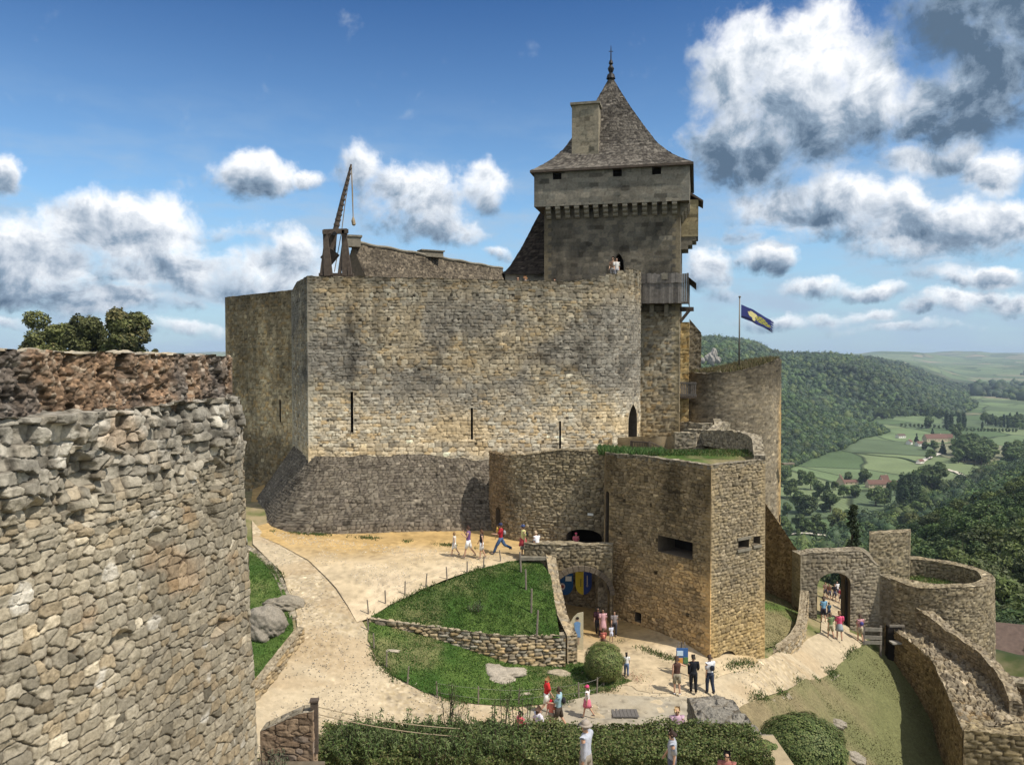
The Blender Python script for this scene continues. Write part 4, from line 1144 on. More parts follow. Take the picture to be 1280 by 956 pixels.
LD, ld_b = region('dry_slope', [(1068, 814), (1084, 806), (1112, 822), (1140, 850), (1180, 905), (1215, 985), (1100, 1030), (930, 1010), (905, 925), (905, 895), (960, 875), (1010, 850)], GL, .05, .2, c_slope, lambda x, y: b_grass(x, y) + .25 * (fbm(x * .6, y * .6, 3, 233) - .5), mat='grass')
LE, le_b = region('tower_foot_lawn', [(955, 742), (990, 742), (1000, 790), (975, 808), (950, 815)], GL, .05, .2, c_grass(.9), b_grass, mat='grass')

def grass_tufts(name, loops, g, n, hgt, cols, seed, dz=.05, dens=None):
    """short blades standing in a lawn: one object nobody could count"""
    r = np.random.RandomState(seed); Vs = []; Cs = []
    for lp in loops:
        x0, y0 = lp.min(0); x1, y1 = lp.max(0)
        q = np.stack([r.uniform(x0, x1, n), r.uniform(y0, y1, n)], -1); q = q[inside(q, lp[::2])]
        if dens is not None: q = q[r.rand(len(q)) < dens(q[:, 0], q[:, 1])]
        z = g(q[:, 0], q[:, 1]) + dz - .02; m = len(q)
        a = r.rand(m) * 6.28; w = r.uniform(.012, .03, m) * 1.3; h = hgt * r.uniform(.5, 1.3, m); l = r.uniform(-.6, .6, (m, 2)) * h[:, None]
        dx = np.stack([np.cos(a) * w, np.sin(a) * w], -1)
        b0 = np.column_stack([q - dx, z]); b1 = np.column_stack([q + dx, z]); tp_ = np.column_stack([q + l, z + h])
        Vs.append(np.stack([b0, b1, tp_], 1).reshape(-1, 3))
        k = r.randint(0, len(cols), m); c = np.array(cols)[k] * r.uniform(.7, 1.3, m)[:, None]; Cs.append(np.repeat(c, 3, 0))
    V = np.concatenate(Vs); 
    o = mkobj(name, V, np.arange(len(V)).reshape(-1, 3), M['leaf'], col=np.concatenate(Cs)); o['kind'] = 'stuff'
    return o
gc = [(.05, .115, .02), (.075, .14, .03), (.04, .09, .015), (.10, .15, .04)]
o = grass_tufts('lawn_grass', [la_b], GU, 60000, .075, gc, 1); tag(o, 'short green grass covering the triangular lawn above the stone retaining wall', 'grass')
o = grass_tufts('lawn_grass', [lb_b, lc_b], GL, 42000, .075, gc, 2); tag(o, 'short green grass of the two lower lawns beside the cobbled path', 'grass')
dry = [(.19, .175, .08), (.15, .16, .065), (.23, .20, .11), (.13, .145, .055)]
o = grass_tufts('dry_grass', [ld_b, le_b], GL, 52000, .055, dry, 3); tag(o, 'dry yellow-green grass on the slope below the gate path', 'grass')

# ================================================================ terrace wall, bastion
ZT = -5.05
ter_col = weather(stain=.35, seed=15, cf=lambda P, c, u, v: c * lerp(np.array([.80, .66, .52]), np.array([1.02, .96, .84]), ss(-.8, .4, P[..., 0] + .3 * (fbm(u, v * .4, 3, 3) - .5))[..., None]) * (1 - .25 * ss(-5.8, -5.2, P[..., 2]))[..., None])  # left part browner and darker: its shade is put into the colour
A0 = xy(611, 48.2); A1 = xy(615, 47.3); A2 = xy(626, 46.3); A3 = xy(645, 45.4); A4 = xy(668, 44.95); A5 = xy(757, 44.0)
ter = wall('terrace_wall', [A0, A1, A2, A3, A4, A5, (7.5, 46), (7.0, 50), (-1.0, 50.6)], lambda x, y: ZT - .5 * ss(3.5, -1.2, x) + .12 * (vn(x * 1.2, y, 5) - .5) - 1.7 * ss(.55, .8, y - np.interp(x, [-1.4, -.9, -.6, .2, 1.3, 5.2], [48.2, 47.3, 46.3, 45.4, 44.95, 44.])), -15.0, 'rough', None, seed=120, rag=.15, ragw=.35, colf=ter_col, 
     openings=[dict(at=xy(622.5, 46.6), w=.62, z0=-10.7, z1=-8.75, rise=.25, depth=.9, name='doorway', mat='niche', backmat='dark', back='door'),
               dict(at=(4.0, 44.25), w=2.0, z0=-10.6, z1=-9.55, rise=.4, depth=1.6, name='embrasure', mat='niche', backmat='dark'),
               ], q=.72)
tag(ter, 'rubble terrace wall with a little dark doorway, right beside the dark sloping base', 'wall')
# thin lintel over the dark opening
B1 = onz(889, 578, -5.0)[:2]; BASE = [tuple(xy(757, 43.15)), tuple(xy(800, 41.6)), tuple(B1), tuple(xy(957.5, 40.2)), (13.35, 42.6), (13.75, 45.0), (13.4, 47.6), (12.2, 50), (10.2, 52.5), (6.5, 52), (5.3, 47)]
BN = np.array(BASE)
def bas_col(P, c, u, v):
    c = np.where(putlog_shade(u, v, 520, 2.1, 1.7)[..., None], c * .25, c)
    x, y, z = P[..., 0], P[..., 1], P[..., 2]
    n = fbm(u * .35, v * .35, 4, 131)
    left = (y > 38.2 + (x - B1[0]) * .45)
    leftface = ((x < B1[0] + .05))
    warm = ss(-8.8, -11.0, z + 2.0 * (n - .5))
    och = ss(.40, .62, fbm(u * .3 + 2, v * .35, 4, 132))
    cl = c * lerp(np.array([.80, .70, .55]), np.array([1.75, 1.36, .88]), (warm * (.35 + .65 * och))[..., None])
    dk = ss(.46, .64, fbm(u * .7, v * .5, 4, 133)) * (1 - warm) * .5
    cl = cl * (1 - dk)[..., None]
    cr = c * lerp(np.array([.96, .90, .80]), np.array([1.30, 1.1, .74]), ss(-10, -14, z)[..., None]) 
    return np.where(leftface[..., None], cl * 1.12, cr)  # unlit left face lifted in the colour, standing in for fill light
def P_on(i, j, t): return tuple(BN[i] * (1 - t) + BN[j] * t)
def at_px(a, b, px):
    for t in np.linspace(0, 1, 400):
        q = BN[a] * (1 - t) + BN[b] * t
        if q[0] / q[1] * 1000 + 640 >= px: return tuple(q), q[1]
    return tuple(BN[b]), BN[b][1]
def zz(py, D): return pt(640, py, D)[2]
e1, d1 = at_px(1, 2, 845); e2, d2 = at_px(1, 2, 788); e3, d3 = at_px(2, 3, 931); e4, d4 = at_px(2, 3, 947.5); e5, d5 = at_px(2, 3, 911); e0, d0 = at_px(0, 1, 760)
bas = empty('bastion', (10, 43, -15), label='big angular artillery bastion with wide dark gun slot and a grassy top', cat='bastion')
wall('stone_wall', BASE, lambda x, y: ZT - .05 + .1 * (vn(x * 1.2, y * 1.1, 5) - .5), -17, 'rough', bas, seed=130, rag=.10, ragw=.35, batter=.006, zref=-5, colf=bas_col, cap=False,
     openings=[dict(at=e1, w=2.2, z0=zz(694, d1), z1=zz(673, d1), depth=1.4, name='gun_slot', back='slot_back', backmat='dark'),
               dict(at=e2, w=.42, z0=zz(777, d2), z1=zz(765, d2), depth=.6, name='loophole', backmat='dark'),
               dict(at=e3, w=.78, z0=zz(685, d3), z1=zz(674, d3), depth=.7, name='loophole', backmat='dark'),
               dict(at=e4, w=.50, z0=zz(680, d4), z1=zz(670, d4), depth=.7, name='loophole', backmat='dark'),
               dict(at=e5, w=1.25, z0=zz(834, d5), z1=zz(813, d5), rise=.45, depth=.9, name='cannon_port', backmat='niche', back='port_back'),
               dict(at=e0, w=.25, z0=-10.6, z1=-7.2, rise=.2, depth=.6, name='tall_niche', backmat='dark')], quoin=(.31, .26, .175), q=.72)
# stone frame lintels under the loopholes
b = MB()
for (e_, d_, w_, py) in ((e3, d3, .95, 687), (e3, d3, .95, 672.5), (e4, d4, .6, 682.5)):
    t_ = BN[3] - BN[2]; a_ = math.atan2(t_[1], t_[0]); nrm_ = np.array([t_[1], -t_[0]]) / np.linalg.norm(t_)
    b.box((e_[0] + nrm_[0] * .02, e_[1] + nrm_[1] * .02, zz(py, d_)), (w_, .14, .13), a_)
b.build('lintel', M['pale'] if 'pale' in M else M['corbel'], bas)
# grassy terrace on top
gtop = lambda x, y: ZT - .12 - 1.3 * ss(5.0, 4.2, x) - 1.1 * ss(43.2, 49, y)
tin = [(A1[0] + .3, 48.3), (.6, 46.0), (5.0, 44.6), (BN[0][0] + .2, 44.0), (BN[1][0] + .1, BN[1][1] + .25), (B1[0], B1[1] + .32), (12.4, 40.6), (13.0, 42.9), (13.3, 45), (12.9, 47.6), (11.8, 50), (10, 53), (8.9, 56.6), (8.0, 55), (4, 51.8), (-1, 50.5)]
o, tb = region('terrace_top', tin, gtop, .0, .2, c_grass(1.0), lambda x, y: .2 * (fbm(x * .7, y * .7, 4, 9) - .8) , mat='grass', px=False)
top_rim = wall('bastion_coping', thick([BASE[0], BASE[1], BASE[2], BASE[3]], .45, 1), ZT + .0, ZT - .3, 'rough', bas, seed=133, rag=.1, ragw=.3, q=1.1, colf=lambda P, c, u, v: c * .8)
top_rim.name = 'coping'
par = wall('parapet', thick([BASE[3], BASE[4], BASE[5], BASE[6], BASE[7], (11.4, 51.2)], .55, 1), lambda x, y: ZT + .25 + .6 * ss(40.5, 42.5, y) - .25 * ss(46, 51, y), ZT - .4, 'rough', bas, seed=134, rag=.12, ragw=.3)
w2 = wall('curved_wall', thick([(10.1, 49.5), (11.4, 49.4), (12.5, 50.0), (13.6, 51.6), (14.0, 53.6)][::-1], .5, -1), lambda x, y: -4.6 + .55 * ss(50, 53, y), -6, 'rough', None, seed=136, rag=.1)
tag(w2, 'low curved stone parapet between the keep foot and the grassy bastion top', 'wall')
w3 = wall('curved_wall', thick([(11.9, 56.6), (13.2, 55.5), (14.6, 55.6), (15.6, 57.0)], .5, 1), -5.0 + .5, -9, 'rough', None, seed=137, rag=.1)
tag(w3, 'upper curved stone wall tucked between the keep and the round tower', 'wall')
# iris bed
def iris_bed():
    r = np.random.RandomState(5); V = []; C = []; F_ = []
    n = 2600
    px = r.uniform(749, 870, n); k = 0
    for i in range(n):
        D = np.interp(px[i], [749, 800, 870], [43.9, 42.2, 41.5]) + r.uniform(.0, 1.6)
        if px[i] > 805: D += (px[i] - 805) * .02
        D -= .15
        x = (px[i] - 640) / 1000 * D; h = r.uniform(.25, .55) * (1 if px[i] < 830 else .5); a = r.rand() * 6.28; w = r.uniform(.02, .035)
        l = r.uniform(-.22, .22, 2)
        z0 = ZT - .28
        V += [(x - w * math.cos(a), D - w * math.sin(a), z0), (x + w * math.cos(a), D + w * math.sin(a), z0), (x + l[0] * .4 + w, D + l[1] * .4, z0 + h * .6), (x + l[0], D + l[1], z0 + h), (x + l[0] * .4 - w, D + l[1] * .4, z0 + h * .6)]
        c = np.array([(.05, .11, .03), (.07, .14, .035), (.10, .15, .05), (.035, .08, .02)][r.randint(4)]) * r.uniform(.8, 1.2); C += [c] * 5
        F_.append((k, k + 1, k + 2, k + 3, k + 4)); k += 5
    o = mkobj('iris_bed', V, F_, M['leaf'], col=np.array(C)); return o
tag(iris_bed(), 'strip of tall green iris leaves growing along the terrace edge', 'plants')
# wooden rail
ra = empty('handrail', (7.6, 48, -5), label='low wooden handrail before the pointed doorway on the terrace', cat='railing')
r0 = np.array(xy(789, 48.5)); r1 = np.array(xy(812, 47.8)); r2 = np.array(xy(838, 49.5))
def zrail(py, D): return zz(py, D)
b = MB()
for k in np.linspace(0, 1, 12): 
    q = r0 * (1 - k) + r1 * k; b.box((q[0], q[1], -5.45), (.05, .05, .65))
b.build('baluster_row', M['wood'], ra)
b = MB(); b.beam((r0[0], r0[1], -5.08), (r1[0], r1[1], -5.08), .09, .07); b.beam((r0[0], r0[1], -5.65), (r1[0], r1[1], -5.65), .07); b.beam((r1[0], r1[1], -5.02), (r2[0], r2[1], -5.8), .09, .07)
for k in (0, 1): q = (r0, r1)[k]; b.box((q[0], q[1], -5.5), (.11, .11, .95))
b.build('top_rail', M['wood'], ra)
b = MB()
for k in np.linspace(.08, 1, 9): 
    q = r1 * (1 - k) + r2 * k; b.box((q[0], q[1], -5.4 - .75 * k + .0), (.045, .045, .6))
b.build('baluster_row', M['wood'], ra)

# ================================================================ arched bridge and retaining walls
BF = [tuple(xy(655, 42.0)), tuple(xy(690, 41.9)), tuple(xy(766, 41.6)), (5.6, 44.0), (.8, 44.3)]
arch_c = (xy(690, 41.9)[0] + xy(766, 41.6)[0]) / 2
bridge = empty('arched_bridge', (arch_c, 42.5, -14), label='stone bridge with a deep shadowed arch between the green lawn and the bastion', cat='bridge')
wall('stone_wall', [tuple(xy(655, 42.0)), tuple(xy(766, 41.6)), (5.4, 42.3), (.66, 42.65)], lambda x, y: -9.75 + .1 * (vn(x * 1.5, y, 3) - .5), -15, 'rough', bridge, seed=140, rag=.12, ragw=.35,
     openings=[dict(at=((xy(691, 41.8)[0] + xy(765, 41.6)[0]) / 2 - .02, 41.75), w=3.0, z0=-15, z1=zz(713, 41.75), rise=1.25, depth=.85, name='vault', through=True), dict(at=(arch_c - .02, 42.45), w=3.0, z0=-15, z1=zz(713, 41.75), rise=1.25, depth=.1, nofill=True)],
     colf=weather(stain=.3, seed=19, cf=lambda P, c, u, v: c * lerp(np.array([.8, .74, .62]), np.array([1, .97, .9]), ss(-10.8, -10, P[..., 2])[..., None])), q=.9)
# ring of voussoirs, slightly proud
b = MB(); ax0 = (xy(691, 41.8)[0] + xy(765, 41.6)[0]) / 2 - .02
zsp = zz(713, 41.75) - 1.25
for k in range(17):
    t0_, t1_ = math.pi * (k + .04) / 17, math.pi * (k + .96) / 17
    vs = []
    for (y_, ) in ((41.60,), (41.9,)):
        for (t_, r_) in ((t0_, 1), (t1_, 1), (t1_, 1.22), (t0_, 1.22)):
            vs.append((ax0 + math.cos(t_) * 1.5 * (r_ if r_ == 1 else 1.16), y_ - .04 * (math.cos(t_) > 0) * math.cos(t_), zsp + math.sin(t_) * (1.25 * r_)))
    b.add(vs, [(0, 1, 2, 3), (7, 6, 5, 4), (0, 4, 5, 1), (1, 5, 6, 2), (2, 6, 7, 3), (3, 7, 4, 0)])
b.build('voussoir_ring', M['niche'], bridge)
wall('abutment', thick([(2.02, 42.6), (1.9, 44.8)], .5, -1), -10.8, -15, 'rough', bridge, seed=142, cap=False)
wall('abutment', thick([(5.12, 42.5), (5.1, 44.2)], .5, 1), -10.8, -15, 'rough', bridge, seed=143, cap=False)
# path behind the parapet is the sand yard; flat parapet slabs at its left end
b = MB(); q = pt(662, 689, 42.2); b.box((q[0] + .3, q[1] + .3, -10.1), (1.6, .7, .14)); b.box((q[0] + .2, q[1] - .2, -10.55), (1.5, .6, .16), .06); 
slab = b.build('stone_slabs', M['corbel']); tag(slab, 'flat stone slabs stepping down beside the bridge parapet', 'steps')

def zt_line(pts3):
    """top height from the nearest point of a 3-D line"""
    P = np.array(pts3, float); 
    seg = []
    for i in range(len(P) - 1):
        n = 20
        for k in range(n): seg.append(P[i] + (P[i + 1] - P[i]) * k / n)
    seg.append(P[-1]); S = np.array(seg)
    def f(x, y):
        x = np.asarray(x, float); y = np.asarray(y, float); sh = x.shape; X_ = x.ravel(); Y_ = y.ravel(); o = np.empty(len(X_))
        for i in range(0, len(X_), 20000):
            d = np.hypot(X_[i:i + 20000, None] - S[None, :, 0], Y_[i:i + 20000, None] - S[None, :, 1]); o[i:i + 20000] = S[d.argmin(1), 2]
        return o.reshape(sh)
    return f
# side wall of the lawn, sloping down to the corner, then the front retaining wall
q0 = pt(688, 700, 42.0); q1 = pt(694, 735, 40.4); q2 = pt(703, 775, 38.6); q3 = pt(713, 803, 37.0)
side_l = [(q0[0] - .35, q0[1], -10.3), (q1[0] - .35, q1[1], -11.4), (q2[0] - .35, q2[1], -12.5), (q3[0] - .25, q3[1], -12.98)]
fr = [hit(462, 776, GU), hit(520, 783, GU), hit(580, 791, GU), hit(640, 798, GU), np.array([q3[0] - .25, q3[1] - .2, -12.98])]
frl = [(p[0], p[1] - .1, p[2] + .10) for p in fr]
rw = wall('retaining_wall', thick([(p[0], p[1]) for p in frl] , .42, 1), zt_line([(a[0], a[1], a[2] + .04) for a in frl]), -15.4, 'dry', None, seed=150, q=.8, caprough=.03, capst='dry', colf=lambda P, c, u, v: np.where((P[..., 2] > zt_line(frl)(P[..., 0], P[..., 1]) - .06)[..., None], lerp(c, np.array([.34, .29, .21]) * np.ones_like(c), .7), c * 1.1))
tag(rw, 'dry-stone retaining wall between the two green lawns', 'wall')
sw = wall('lawn_side_wall', thick([(a[0] + .1, a[1]) for a in side_l][::-1], .5, -1), zt_line(side_l), -15.2, 'dry', None, seed=151, q=.9, caprough=.04, capst='dry', colf=lambda P, c, u, v: lerp(c, np.array([.36, .30, .21]) * np.ones_like(c), .45))
tag(sw, 'sloping stone-topped wall from the lawn corner up to the arched bridge', 'wall')

# kerb wall of the small corner lawn
kl = [hit(371, 798, GL), hit(352, 822, GL), hit(318, 866, GL), hit(300, 884, GL)]
kw = wall('kerb_wall', thick([(p[0], p[1]) for p in kl], .4, 1), zt_line([(p[0], p[1], p[2] + .55) for p in kl]), -15, 'dry', None, seed=152, q=.9, colf=lambda P, c, u, v: lerp(c, np.array([.36, .28, .17]) * np.ones_like(c), .3))
tag(kw, 'low mortared stone wall bordering the small corner lawn', 'wall')
# stone edging along the corner lawn
def edging(name, poly, g, label, w=.26, h=.1):
    P = smoothpoly_open([hit(a, b, g)[:2] for a, b in poly]); o = thick([tuple(p) for p in P], w, 1)
    x = wall(name, o, lambda x, y: g(x, y) + h, -16, dict(ST['rough'], w=.3, h=.2, pal=[(.34, .28, .19), (.3, .25, .18), (.38, .32, .23)]), None, seed=160, q=1.3, rag=.04)
    tag(x, label, 'kerb'); return x
def smoothpoly_open(pts, it=2):
    p = np.array(pts, float)
    for _ in range(it):
        q = [p[0]]
        for i in range(len(p) - 1): q += [p[i] * .75 + p[i + 1] * .25, p[i] * .25 + p[i + 1] * .75]
        q.append(p[-1]); p = np.array(q)
    return p
edging('stone_kerb', [(308, 682), (322, 688), (350, 715), (366, 752), (372, 772)], GL, 'curved stone kerb round the small corner lawn', w=-.34)
edging('stone_kerb', [(1084, 804), (1068, 818), (1010, 852), (960, 878), (925, 890)], GL, 'low stone kerb along the outer edge of the gate path', w=.2, h=.05)

# ================================================================ gate, barbican and walls on the right
GYD = 49.3
g0, g1 = xy(1003, GYD), xy(1103, GYD + .6)
def zt_gate(x, y):
    px = x / y * 1000 + 640
    return -12.05 - .95 * ss(1070, 1103, px) ** 2 - .12 * ss(1020, 1003, px)
gate = empty('gatehouse', (20, 49.8, -17), label='arched stone gateway at the end of the path with visitors passing', cat='gatehouse')
gx = xy(1045.5, GYD + .25)
gcol = weather(stain=.3, seed=23, cf=lambda P, c, u, v: lerp(c, np.array([.25, .21, .15]) * np.ones_like(c), .25) * 1.0)
gd = np.array([-(g1[1] - g0[1]), g1[0] - g0[0]]); gd = gd / np.linalg.norm(gd) * 1.15
gb0 = (g0[0] + gd[0], g0[1] + gd[1]); gb1 = (g1[0] + gd[0], g1[1] + gd[1])
gz1 = zz(716, 49.5)
wall('stone_wall', [g0, g1, gb1, gb0], zt_gate, -19.5, dict(ST['rough'], w=.34, h=.2, jv=.2, p=5), gate, seed=170, q=.7, colf=gcol, rag=.08,
     openings=[dict(at=gx, w=2.2, z0=-19.4, z1=gz1, rise=.75, depth=1.15, name='archway', through=True), dict(at=(gx[0] + gd[0], gx[1] + gd[1]), w=2.2, z0=-19.4, z1=gz1, rise=.75, depth=.1, nofill=True)], capst='rough', caprough=.05, quoin=(.32, .28, .2))
b = MB(); 
for sx, an in ((1, 1.35), ):
    h_ = np.array(gx) + np.array([1.08, .9]); q = h_ + np.array([.25, 1.0]) * .95
    b.box(((h_[0] + q[0]) / 2, (h_[1] + q[1]) / 2, -15.2), (.1, 2.0, 3.4), -.25)
b.build('gate_leaf', M['dark'], gate)
# barbican
bc = (26.9, 51.3); BR = 3.72
ring = [(bc[0] + BR * math.cos(a), bc[1] + BR * math.sin(a)) for a in np.linspace(0, 2 * math.pi, 57)[:-1]]
bb = empty('barbican_tower', (bc[0], bc[1], -22), label='round open-topped barbican with a thick parapet and grass inside', cat='tower')
bcol = weather(stain=.3, seed=29, cf=lambda P, c, u, v: c * np.array([.96, .92, .82]))
wall('stone_wall', ring, -15.0, -29, 'rough', bb, seed=180, q=.75, batter=.02, zref=-14, colf=bcol, capst='core', cap=False)
pr = [(bc[0] + (BR - .0) * math.cos(a), bc[1] + (BR - .0) * math.sin(a)) for a in np.linspace(math.radians(-168), math.radians(150), 60)]
wall('parapet', thick(pr, .75, 1), lambda x, y: -13.75 + .16 * (vn(x, y, 4) - .5) - .35 * ss(49.5, 48, y) * ss(26.5, 24, x), -15.3, 'rough', bb, seed=181, q=.9, colf=bcol, capst='rough', caprough=.05)
o, rb = region('barbican_floor', [(bc[0] + (BR - .3) * math.cos(a), bc[1] + (BR - .3) * math.sin(a)) for a in np.linspace(0, 2 * math.pi, 40)[:-1]], lambda x, y: np.full(np.shape(x), -14.95), 0, .25, c_grass(.5), b_grass, mat='grass', px=False)
mer = wall('tall_merlon', [tuple(xy(1089, 52.8)), tuple(xy(1140, 53.4)), tuple(xy(1141, 54.4)), tuple(xy(1089, 53.8))], -11.65, -17, 'rough', bb, seed=182, q=.9, colf=bcol, rag=.1)
# link between gate and barbican
lk = wall('link_wall', [g1, (23.9, 49.2), (24.1, 50.9), gb1], lambda x, y: -13.3 - .5 * ss(22.6, 24, x), -20, 'rough', gate, seed=183, q=.9, colf=gcol, rag=.2)
# wall from round tower down to the gate
dw = [tuple(xy(957, 53.5)), tuple(xy(1004, 50.3)), (19.0, 51.0), (17.6, 54.5)]
o = wall('sloping_wall', dw, lambda x, y: -9.6 - (x - dw[0][0]) * (2.9 / (dw[1][0] - dw[0][0])) + .35 * ((x - 17.5) / 1.2) ** 2 * .3, -17.5, 'rough', None, seed=185, colf=lambda P, c, u, v: c * np.array([.85, .72, .56]), rag=.15)
tag(o, 'shaded wall with a steeply sloping top between bastion and gateway', 'wall')
# curved parapet on the left of the gate path
cpth = [xy(1003, 48.9), xy(1001, 47.4), xy(998, 45.8), xy(990, 44.2), xy(978, 42.8), xy(958, 41.6)]
cz = [-14.3, -15.2, -15.35, -15.4, -15.35, -15.4]
o = wall('path_parapet', thick(cpth, .5, 1), zt_line([(p[0], p[1], z) for p, z in zip(cpth, cz)]), -18, 'dry', None, seed=186, q=.85, colf=lambda P, c, u, v: lerp(c, np.array([.38, .3, .19]) * np.ones_like(c), .35))
tag(o, 'curved low parapet running down from the gateway beside the path', 'wall')

# ramp wall with ruined top
lf = [(23.2, 49.3), (23.75, 46.6), (23.7, 44.6), (23.0, 42.4), (22.2, 40), (21.25, 37.2)]
rt_ = [(26.6, 38.2), (26.3, 40), (26.1, 42), (26.2, 44), (26.6, 46), (26.4, 48.4)]
def zt_ramp(x, y): return np.interp(y, [37, 40, 43, 46, 50], [-17.35, -17.15, -17.0, -16.75, -16.25])
rampw = empty('ramp_wall', (24, 43, -22), label='thick ruined wall with loose rubble top running from the barbican towards the bottom corner', cat='wall')
rcol = weather(stain=.25, seed=31, cf=lambda P, c, u, v: c * lerp(np.array([.95, .80, .60]), np.array([1.0, .95, .88]), (P[..., 2] > zt_ramp(P[..., 0], P[..., 1]) - .3)[..., None] * 1.))
wall('stone_wall', lf + rt_, zt_ramp, -27, 'rough', rampw, seed=190, q=.75, colf=rcol, rag=.25, capst=dict(ST['rough'], w=.34, h=.3, jv=1., p=2.4, d=.16, off=.14, rough=.05), caprough=.2, mat='rubble')
pp = [(25.0, 49.0), (25.6, 47.2), (26.0, 45.2), (26.1, 43), (25.7, 40.8), (25.0, 38.6)]
wall('parapet', thick(pp, .6, -1), lambda x, y: np.interp(y, [38, 40, 43, 46, 48.2, 49.2], [-16.9, -16.3, -16.0, -15.7, -15.1, -14.6]), -18, 'rough', rampw, seed=191, q=.9, colf=rcol, rag=.2)
# outer sloping face right of the parapet
wall('outer_batter', [(26.0, 47.6), (26.6, 45.6), (26.9, 43.4), (26.6, 41), (25.8, 38.8), (27.6, 39), (28.5, 42), (28.6, 45), (28.2, 48)], lambda x, y: -16.6 - 1.6 * np.clip(x - (26.3), 0, 3), -29, 'rough', rampw, seed=192, q=1., colf=rcol, rag=.2, caprough=.1)
# cross wall at the bottom right corner
cw = wall('cross_wall', [(21.25, 37.1), (26.5, 35.6), (30, 35), (30.5, 36.6), (27, 37.6), (22.5, 38.4)], lambda x, y: -17.4 + 0 * x, -26, dict(ST['rough'], w=.5, h=.3, jv=.2, p=5), None, seed=195, rag=.15, colf=lambda P, c, u, v: c * np.array([.95, .88, .72]), caprough=.12,
     openings=[dict(at=(25.1, 36.0), w=1.0, z0=-19.0, z1=-18.1, depth=.8, name='recess', mat='dark', backmat='dark')])
tag(cw, 'ruined squared-stone wall crossing at the bottom right, with a dark recess', 'wall')
ow = wall('outer_wall', [(30.2, 49.4), (36, 46.5), (36.6, 47.4), (30.8, 50.4)], -20.0, -30, 'rough', None, seed=196, colf=lambda P, c, u, v: c * .9, rag=.1)
tag(ow, 'flat-topped outer wall at the far right below the barbican', 'wall')

# ================================================================ near terrace with hedge
o = mkobj('near_terrace', [(-6.2, 2, -9.95), (6.9, 2, -9.95), (6.9, 20.8, -9.95), (-6.2, 20.8, -9.95)], [(0, 1, 2, 3)], M['ground'], col=np.ones((4, 3)) * np.array([.36, .29, .18])); o['kind'] = 'structure'
tw = wall('terrace_retaining_wall', [(-6.2, 20.7), (6.5, 20.7), (6.5, 5), (6.95, 5), (6.95, 21.0), (-6.2, 21.0)], -10.02, -19, 'rough', None, seed=198, q=1.5); tag(tw, 'rubble wall holding up the hedge terrace', 'wall')
# small stair wall at the lower left
def zt_st(x, y): return np.interp(x, [-5.75, -4.85, -4.55], [-8.52, -8.08, -8.02])
stw = wall('stair_wall', [(-5.75, 18.0), (-4.52, 17.9), (-4.52, 18.35), (-5.75, 18.45)], zt_st, -10.2, dict(ST['fore'], w=.30, h=.13, pal=[(.26, .185, .125), (.22, .16, .11), (.30, .22, .15), (.24, .19, .15)], mort=(.12, .085, .06), d=.02, off=.015, warp=.02), None, seed=199, q=.7, caprough=.01)
tag(stw, 'small reddish stone stair wall with a wooden post at its end', 'wall')
b = MB(); b.box((-5.0, 17.2, -9.5), (1.6, 1.0, .9)); b.box((-4.3, 16.6, -9.7), (1.5, .9, .6)); o = b.build('stone_steps', M['niche']); tag(o, 'sandy stone steps at the foot of the reddish stair wall', 'steps')
# slanting rock wall end near the hedge
wr = wall('rock_wall', [(5.55, 23.4), (6.0, 26.9), (6.75, 27.4), (7.4, 26.9), (7.1, 23.4), (7.2, 21.6), (5.9, 21.6)], lambda x, y: np.interp(y, [21.6, 24, 26.5, 27.5], [-10.35, -10.75, -11.25, -11.6]) - .1 * np.abs(x - 6.6), -16, dict(ST['rough'], w=1.3, h=.9, jv=1, p=2.4, d=.03, jw=.05, off=.12, rough=.07, pal=[(.19, .165, .125), (.16, .14, .105)]), None, seed=205, q=.9, mat='rubble',
     capst=dict(ST['rough'], w=1.3, h=.9, jv=1, p=2.4, d=.03, jw=.05, off=.12, rough=.07, pal=[(.23, .21, .175), (.20, .185, .155)]), rag=.2, caprough=.12, colf=lambda P, c, u, v: c * (.8 + .4 * fbm(P[..., 0] * 3, P[..., 2] * 3 + P[..., 1], 3, 5))[..., None])
tag(wr, 'grey lichened rock wall end jutting up behind the hedge', 'rock wall')

# boulders and drain
def boulder(name, p, r, seed, label, col=(.30, .27, .22), sq=(1, 1, .6), rot=0):
    bm = bmesh.new(); bmesh.ops.create_icosphere(bm, subdivisions=5, radius=1)
    V = np.array([v.co[:] for v in bm.verts]); F_ = [[v.index for v in f.verts] for f in bm.faces]; bm.free()
    n = fbm(V[:, 0] * 1.3 + V[:, 2] * .7 + seed, V[:, 1] * 1.3 + V[:, 2] * .9, 4, seed) - .5
    n2 = fbm(V[:, 0] * 5 + V[:, 2] * 3, V[:, 1] * 5 - V[:, 2] * 4, 4, seed + 3) - .5
    n3 = np.abs(fbm(V[:, 0] * 2 + V[:, 2], V[:, 1] * 2 + V[:, 2], 3, seed + 4) - .5)
    V = V * (1 + n * .9 + n2 * .16 - ss(.05, 0, n3) * .07)[:, None]
    c, s = math.cos(rot), math.sin(rot); V = V * np.array(sq) * r; V = np.stack([V[:, 0] * c - V[:, 1] * s, V[:, 0] * s + V[:, 1] * c, V[:, 2]], -1)
    cc = np.array(col) * (.75 + .5 * fbm(V[:, 0] * 4 / r, V[:, 1] * 4 / r + V[:, 2] * 5 / r, 4, seed + 6))[:, None]
    o = mkobj(name, V, F_, M['rubble'], None, col=cc, smooth=True); o.location = p; tag(o, label, 'rock'); return o
p = hit(334, 792, GL); boulder('boulder', (p[0] - .15, p[1], p[2] + .3), .85, 3, 'large grey boulder on the small corner lawn', (.24, .215, .175), sq=(1.15, .9, .95))
